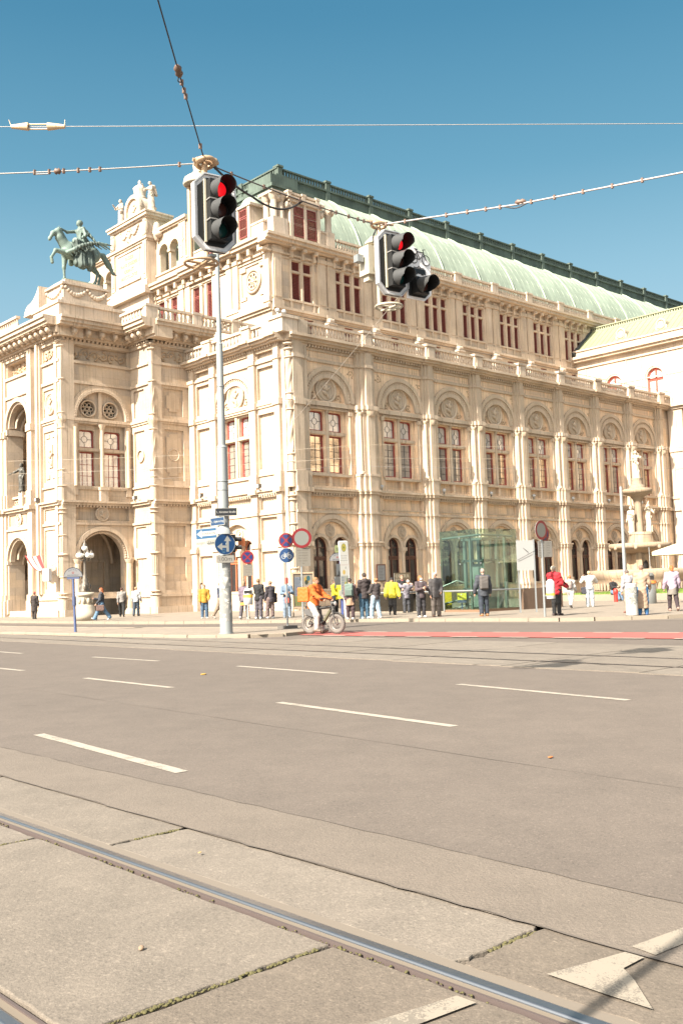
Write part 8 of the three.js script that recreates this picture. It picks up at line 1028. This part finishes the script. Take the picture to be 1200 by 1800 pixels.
person({ pos: [-10.0, Y, 9.75], phi: 150, H: 1.82, label: 'middle of three people behind the bin, tall in black', wear: { jacket: { c: BLACK, hem: .46 }, trousers: { c: [.10, .085, .10] }, hair: { c: [.35, .2, .1] }, shoes: { c: WHITE } }, pose: { armL: [25, 12, 60, 20] } });
const p9 = person({ pos: [-9.6, Y, 10.1], phi: -140, H: 1.7, label: 'rightmost of three people behind the bin, with dark shaggy bag', wear: { jacket: { c: [.06, .05, .06], hem: .44 }, trousers: { c: [.20, .14, .13] }, hair: { c: [.3, .17, .1], bun: 1 }, shoes: { c: WHITE } }, pose: { legL: [10, 6, 2], armR: [20, 14, 60, 20] } });
handBag(p9, 'R', 1.7, [.035, .026, .03], 'dark shaggy bundle over the arm of the rightmost waiting person', { h: .22, w: .18, d: .14, drop: -.1, at: [-.22, 1.05, .12] });
const p10 = person({ pos: [-8.98, Y, 10.54], phi: 8, H: 1.72, label: 'person in denim jacket standing behind the cycle route sign', wear: { jacket: { c: [.17, .24, .33], hem: .45, grow: .026 }, trousers: { c: [.24, .30, .38] }, hair: { c: [.12, .09, .07] }, shoes: { c: [.3, .32, .35] }, scarf: [.05, .05, .07] }, pose: { armL: [18, 14, 80, 30], armR: [18, 14, 70, 30] } });
handBag(p10, 'L', 1.72, [.55, .14, .10], 'red and orange bag held before the denim jacket', { h: .13, w: .1, d: .04, drop: .0, at: [0, .92, .22] });
person({ pos: [-8.2, Y, 13.0], phi: 60, H: 1.66, label: 'person in bright yellow vest standing behind the cyclist', wear: { jacket: { c: [.75, .62, .02], hem: .46, name: 'vest' }, trousers: { c: BLACK }, hair: { c: [.1, .06, .04] } }, pose: { armL: [30, 10, 60], armR: [20, 10, 50] } });
const p13 = person({ pos: [-10.4, Y, 16.35], phi: 168, H: 1.66, label: 'person in mauve coat and beige skirt wearing a green backpack', wear: { jacket: { c: [.19, .12, .12], hem: .46 }, skirt: { c: [.5, .31, .2], len: .34, w: .1 }, trousers: { c: [.07, .04, .045], hem: .026, knee: .034 }, hat: { c: [.04, .025, .03] }, hair: { c: [.1, .06, .05] }, shoes: { c: [.6, .58, .55] } }, pose: { legL: [4, 2, 2], armR: [10, 10, 20] } });
backpack(p13, 1.66, [.17, .235, .20], 'sage green backpack on the mauve coat', { h: .26, w: .17, d: .1 });
person({ pos: [-9.75, Y, 16.5], phi: -155, H: 1.86, label: 'tall person in dark jacket and blue jeans leaning to a companion', wear: { jacket: { c: [.055, .04, .04], hem: .44, grow: .03, hood: 1 }, trousers: { c: [.06, .13, .20] }, hat: { c: [.03, .02, .02] }, hair: { c: [.05, .03, .02] }, shoes: { c: [.4, .5, .55] } }, pose: { lean: -8, nod: 20, armR: [30, 12, 60, 20], armL: [5, 8, 15] } });
const p15 = person({ pos: [-9.6, Y, 17.0], phi: -140, H: 1.64, label: 'person with reddish blond bun, black cardigan and pale jeans', wear: { jacket: { c: [.07, .055, .055], hem: .47 }, trousers: { c: LJEAN, knee: .042, hem: .036 }, hair: { c: [.36, .16, .06], bun: 1 }, shoes: { c: WHITE } }, pose: { legL: [14, 10, 2], legR: [-6, 8, 2], armL: [20, 10, 60, 20], lean: -4 } });
person({ pos: [-2.0, Y, 11.2], phi: 20, H: 1.8, label: 'person in dark suit standing behind the dark glass parapet', wear: { jacket: { c: BLACK, hem: .42 }, trousers: { c: BLACK }, hair: { c: [.3, .17, .1] }, scarf: [.45, .12, .1] } });
person({ pos: [-2.3, Y, 11.9], phi: -20, H: 1.6, label: 'person in pale pink jacket behind the dark glass parapet', wear: { jacket: { c: [.62, .40, .31], hem: .44, grow: .03 }, trousers: { c: GREY }, hair: { c: [.13, .07, .045], long: .05 } }, pose: { nod: 15, armL: [30, 10, 70, 20], armR: [30, 10, 70, 20] } });
person({ pos: [-6.12, Y, 14.54], phi: 5, H: 1.66, label: 'person in bright yellow jacket and black trousers, one knee bent', wear: { jacket: { c: [.78, .66, .05], hem: .45, grow: .045, hood: 1 }, trousers: { c: [.045, .04, .04] }, hair: { c: [.03, .022, .02], long: .03 }, shoes: { c: BLACK }, hat: { c: [.025, .02, .02] } }, pose: { legL: [2, 2, 0], legR: [8, 50, 0], armL: [4, 20, 22], armR: [4, 20, 22], nod: 14 } });
person({ pos: [-3.6, Y, 13.0], phi: -160, H: 1.6, label: 'person in grey hooded jacket bending beyond the parapet', wear: { jacket: { c: [.24, .22, .26], hem: .42, grow: .03 }, trousers: { c: [.06, .06, .07] }, hat: { c: [.6, .57, .52] } }, pose: { lean: -28, nod: 20, armL: [60, 10, 30], armR: [60, 10, 30] } });
person({ pos: [-8.3, Y, 18.34], phi: 22, H: 1.68, label: 'person with auburn hair and white face mask, arms folded', wear: { jacket: { c: [.10, .07, .075], hem: .46 }, trousers: { c: [.04, .035, .04] }, hair: { c: [.40, .17, .05], long: .09 }, mask: 1, shoes: { c: WHITE }, scarf: [.6, .57, .55] }, pose: { armL: [28, 12, 85, 48], armR: [24, 12, 85, 48] }, turn: 25 });
person({ pos: [-7.79, Y, 18.69], phi: 12, H: 1.78, label: 'grey-haired person in dark zipped jacket and grey trousers', wear: { jacket: { c: [.085, .075, .075], hem: .43, grow: .03, hemW: .09 }, trousers: { c: [.13, .105, .09], hem: .034 }, hair: { c: [.55, .5, .46] }, shoes: { c: [.12, .06, .04] }, scarf: [.65, .65, .66] }, pose: { armL: [2, 10, 55, 18], armR: [0, 9, 20] }, turn: -12 });
const p21 = person({ pos: [-7.29, Y, 20.78], phi: 186, H: 1.86, label: 'bearded person seen from behind in dark coat with grey backpack', wear: { jacket: { c: [.06, .065, .08], hem: .42, grow: .032 }, trousers: { c: [.035, .045, .065], hem: .034 }, hair: { c: [.42, .32, .26] }, shoes: { c: [.45, .2, .08] }, scarf: [.45, .4, .36] }, pose: { legL: [-4, 4, 2], legR: [8, 10, 2], armL: [0, 18, 18], armR: [0, 12, 10], nod: 6 } });
backpack(p21, 1.86, [.145, .125, .115], 'grey brown rucksack on the bearded person in the dark coat', { h: .27, w: .17, d: .1, dy: -.02 });
person({ pos: [-6.83, Y, 23.89], phi: 130, H: 1.84, label: 'person in puffy red jacket and black trousers behind the sign post', wear: { jacket: { c: [.52, .022, .035], hem: .42, grow: .05, hood: 1, fold: .012 }, trousers: { c: BLACK, knee: .036, hem: .028 }, hat: { c: [.6, .52, .42] }, hair: { c: [.5, .4, .3] }, shoes: { c: [.05, .03, .03] } }, pose: { legL: [2, 2, 1], legR: [3, 3, 1], lean: -7, nod: 6, armL: [18, 10, 40], armR: [18, 10, 40] } });
const p23 = person({ pos: [.89, Y, 19.23], phi: 150, H: 1.5, label: 'small person in white with copper hair before the lawn', wear: { jacket: { c: [.6, .58, .55], hem: .47 }, trousers: { c: [.66, .63, .6] }, hair: { c: [.42, .17, .06] }, shoes: { c: GREY } }, pose: WALK1 });
backpack(p23, 1.5, [.40, .31, .28], 'beige pink backpack on the small person in white', { h: .2, w: .14, d: .09 });
const p24 = person({ pos: [2.21, Y, 19.4], phi: 172, H: 1.68, label: 'person in white top and pale jeans facing the fountain', wear: { jacket: { c: [.74, .7, .64], hem: .5, grow: .03 }, trousers: { c: [.46, .5, .54], hem: .032 }, hair: { c: [.62, .46, .26] }, shoes: { c: [.5, .5, .5] } }, pose: { armL: [50, 35, 110, 30], armR: [50, 35, 110, 30] } });
handBag(p24, 'L', 1.68, [.05, .05, .065], 'black bag hanging beside the pale jeans', { at: [.26, .93, 0], h: .16, w: .13, d: .09, drop: 0 });
person({ pos: [12.35, Y, 14.3], phi: 30, H: 1.68, label: 'seated person in black top and jeans on the lawn edging', wear: { jacket: { c: BLACK, hem: .2 }, trousers: { c: [.14, .22, .33] }, hair: { c: [.4, .17, .07], long: .06 }, shoes: { c: [.1, .07, .06] } }, pose: { hipY: .5, legL: [78, 62, 6, -10], legR: [80, 50, 8, -10], armL: [35, 8, 60, 20], armR: [35, 8, 60, 20], lean: -4 } });
person({ pos: [-4.6, Y, 25.6], phi: 200, H: 1.62, label: 'person with grey hair partly hidden by the grey bollard bin', wear: { jacket: { c: [.42, .4, .42], hem: .44 }, trousers: { c: [.3, .25, .2] }, hair: { c: [.16, .12, .1] }, shoes: { c: [.25, .1, .08] } }, pose: { nod: 20 } });
const p27 = person({ pos: [-6.42, Y, 27.28], phi: 165, H: 1.74, label: 'person in long beige trench coat with patterned headscarf', wear: { jacket: { c: [.48, .33, .23], hem: .13, hemW: .1, grow: .022, name: 'coat' }, trousers: { c: [.03, .13, .28] }, hat: { c: [.22, .16, .13] }, hair: { c: [.3, .18, .12] }, scarf: [.45, .12, .11], shoes: { c: [.04, .12, .3] } }, pose: { armR: [10, 12, 30], armL: [0, 12, 14], nod: 4 } });
handBag(p27, 'L', 1.74, [.10, .07, .06], 'dark handbag at the side of the trench coat', { h: .14, w: .05, d: .16, drop: .02 });
person({ pos: [-2.98, Y, 26.53], phi: 176, H: 1.72, label: 'person with bright red hair, lilac cardigan and grey jacket at waist', wear: { jacket: { c: [.52, .40, .50], hem: .47, grow: .026 }, skirt: { c: [.23, .20, .17], len: .36, w: .115 }, trousers: { c: [.05, .03, .035], hem: .024, knee: .033 }, hair: { c: [.55, .16, .04], long: .07 }, shoes: { c: [.4, .25, .2] } }, pose: { legL: [10, 4, 1], legR: [-12, 14, 1], armL: [6, 14, 20], armR: [6, 14, 20] } });
person({ pos: [-2.75, Y, 27.25], phi: 170, H: 1.76, label: 'person in navy jacket cut by the right edge of the picture', wear: { jacket: { c: NAVY, hem: .45 }, trousers: { c: BLACK }, hair: { c: [.1, .07, .05] } }, pose: WALK1 });
renderer.render(scene, camera);
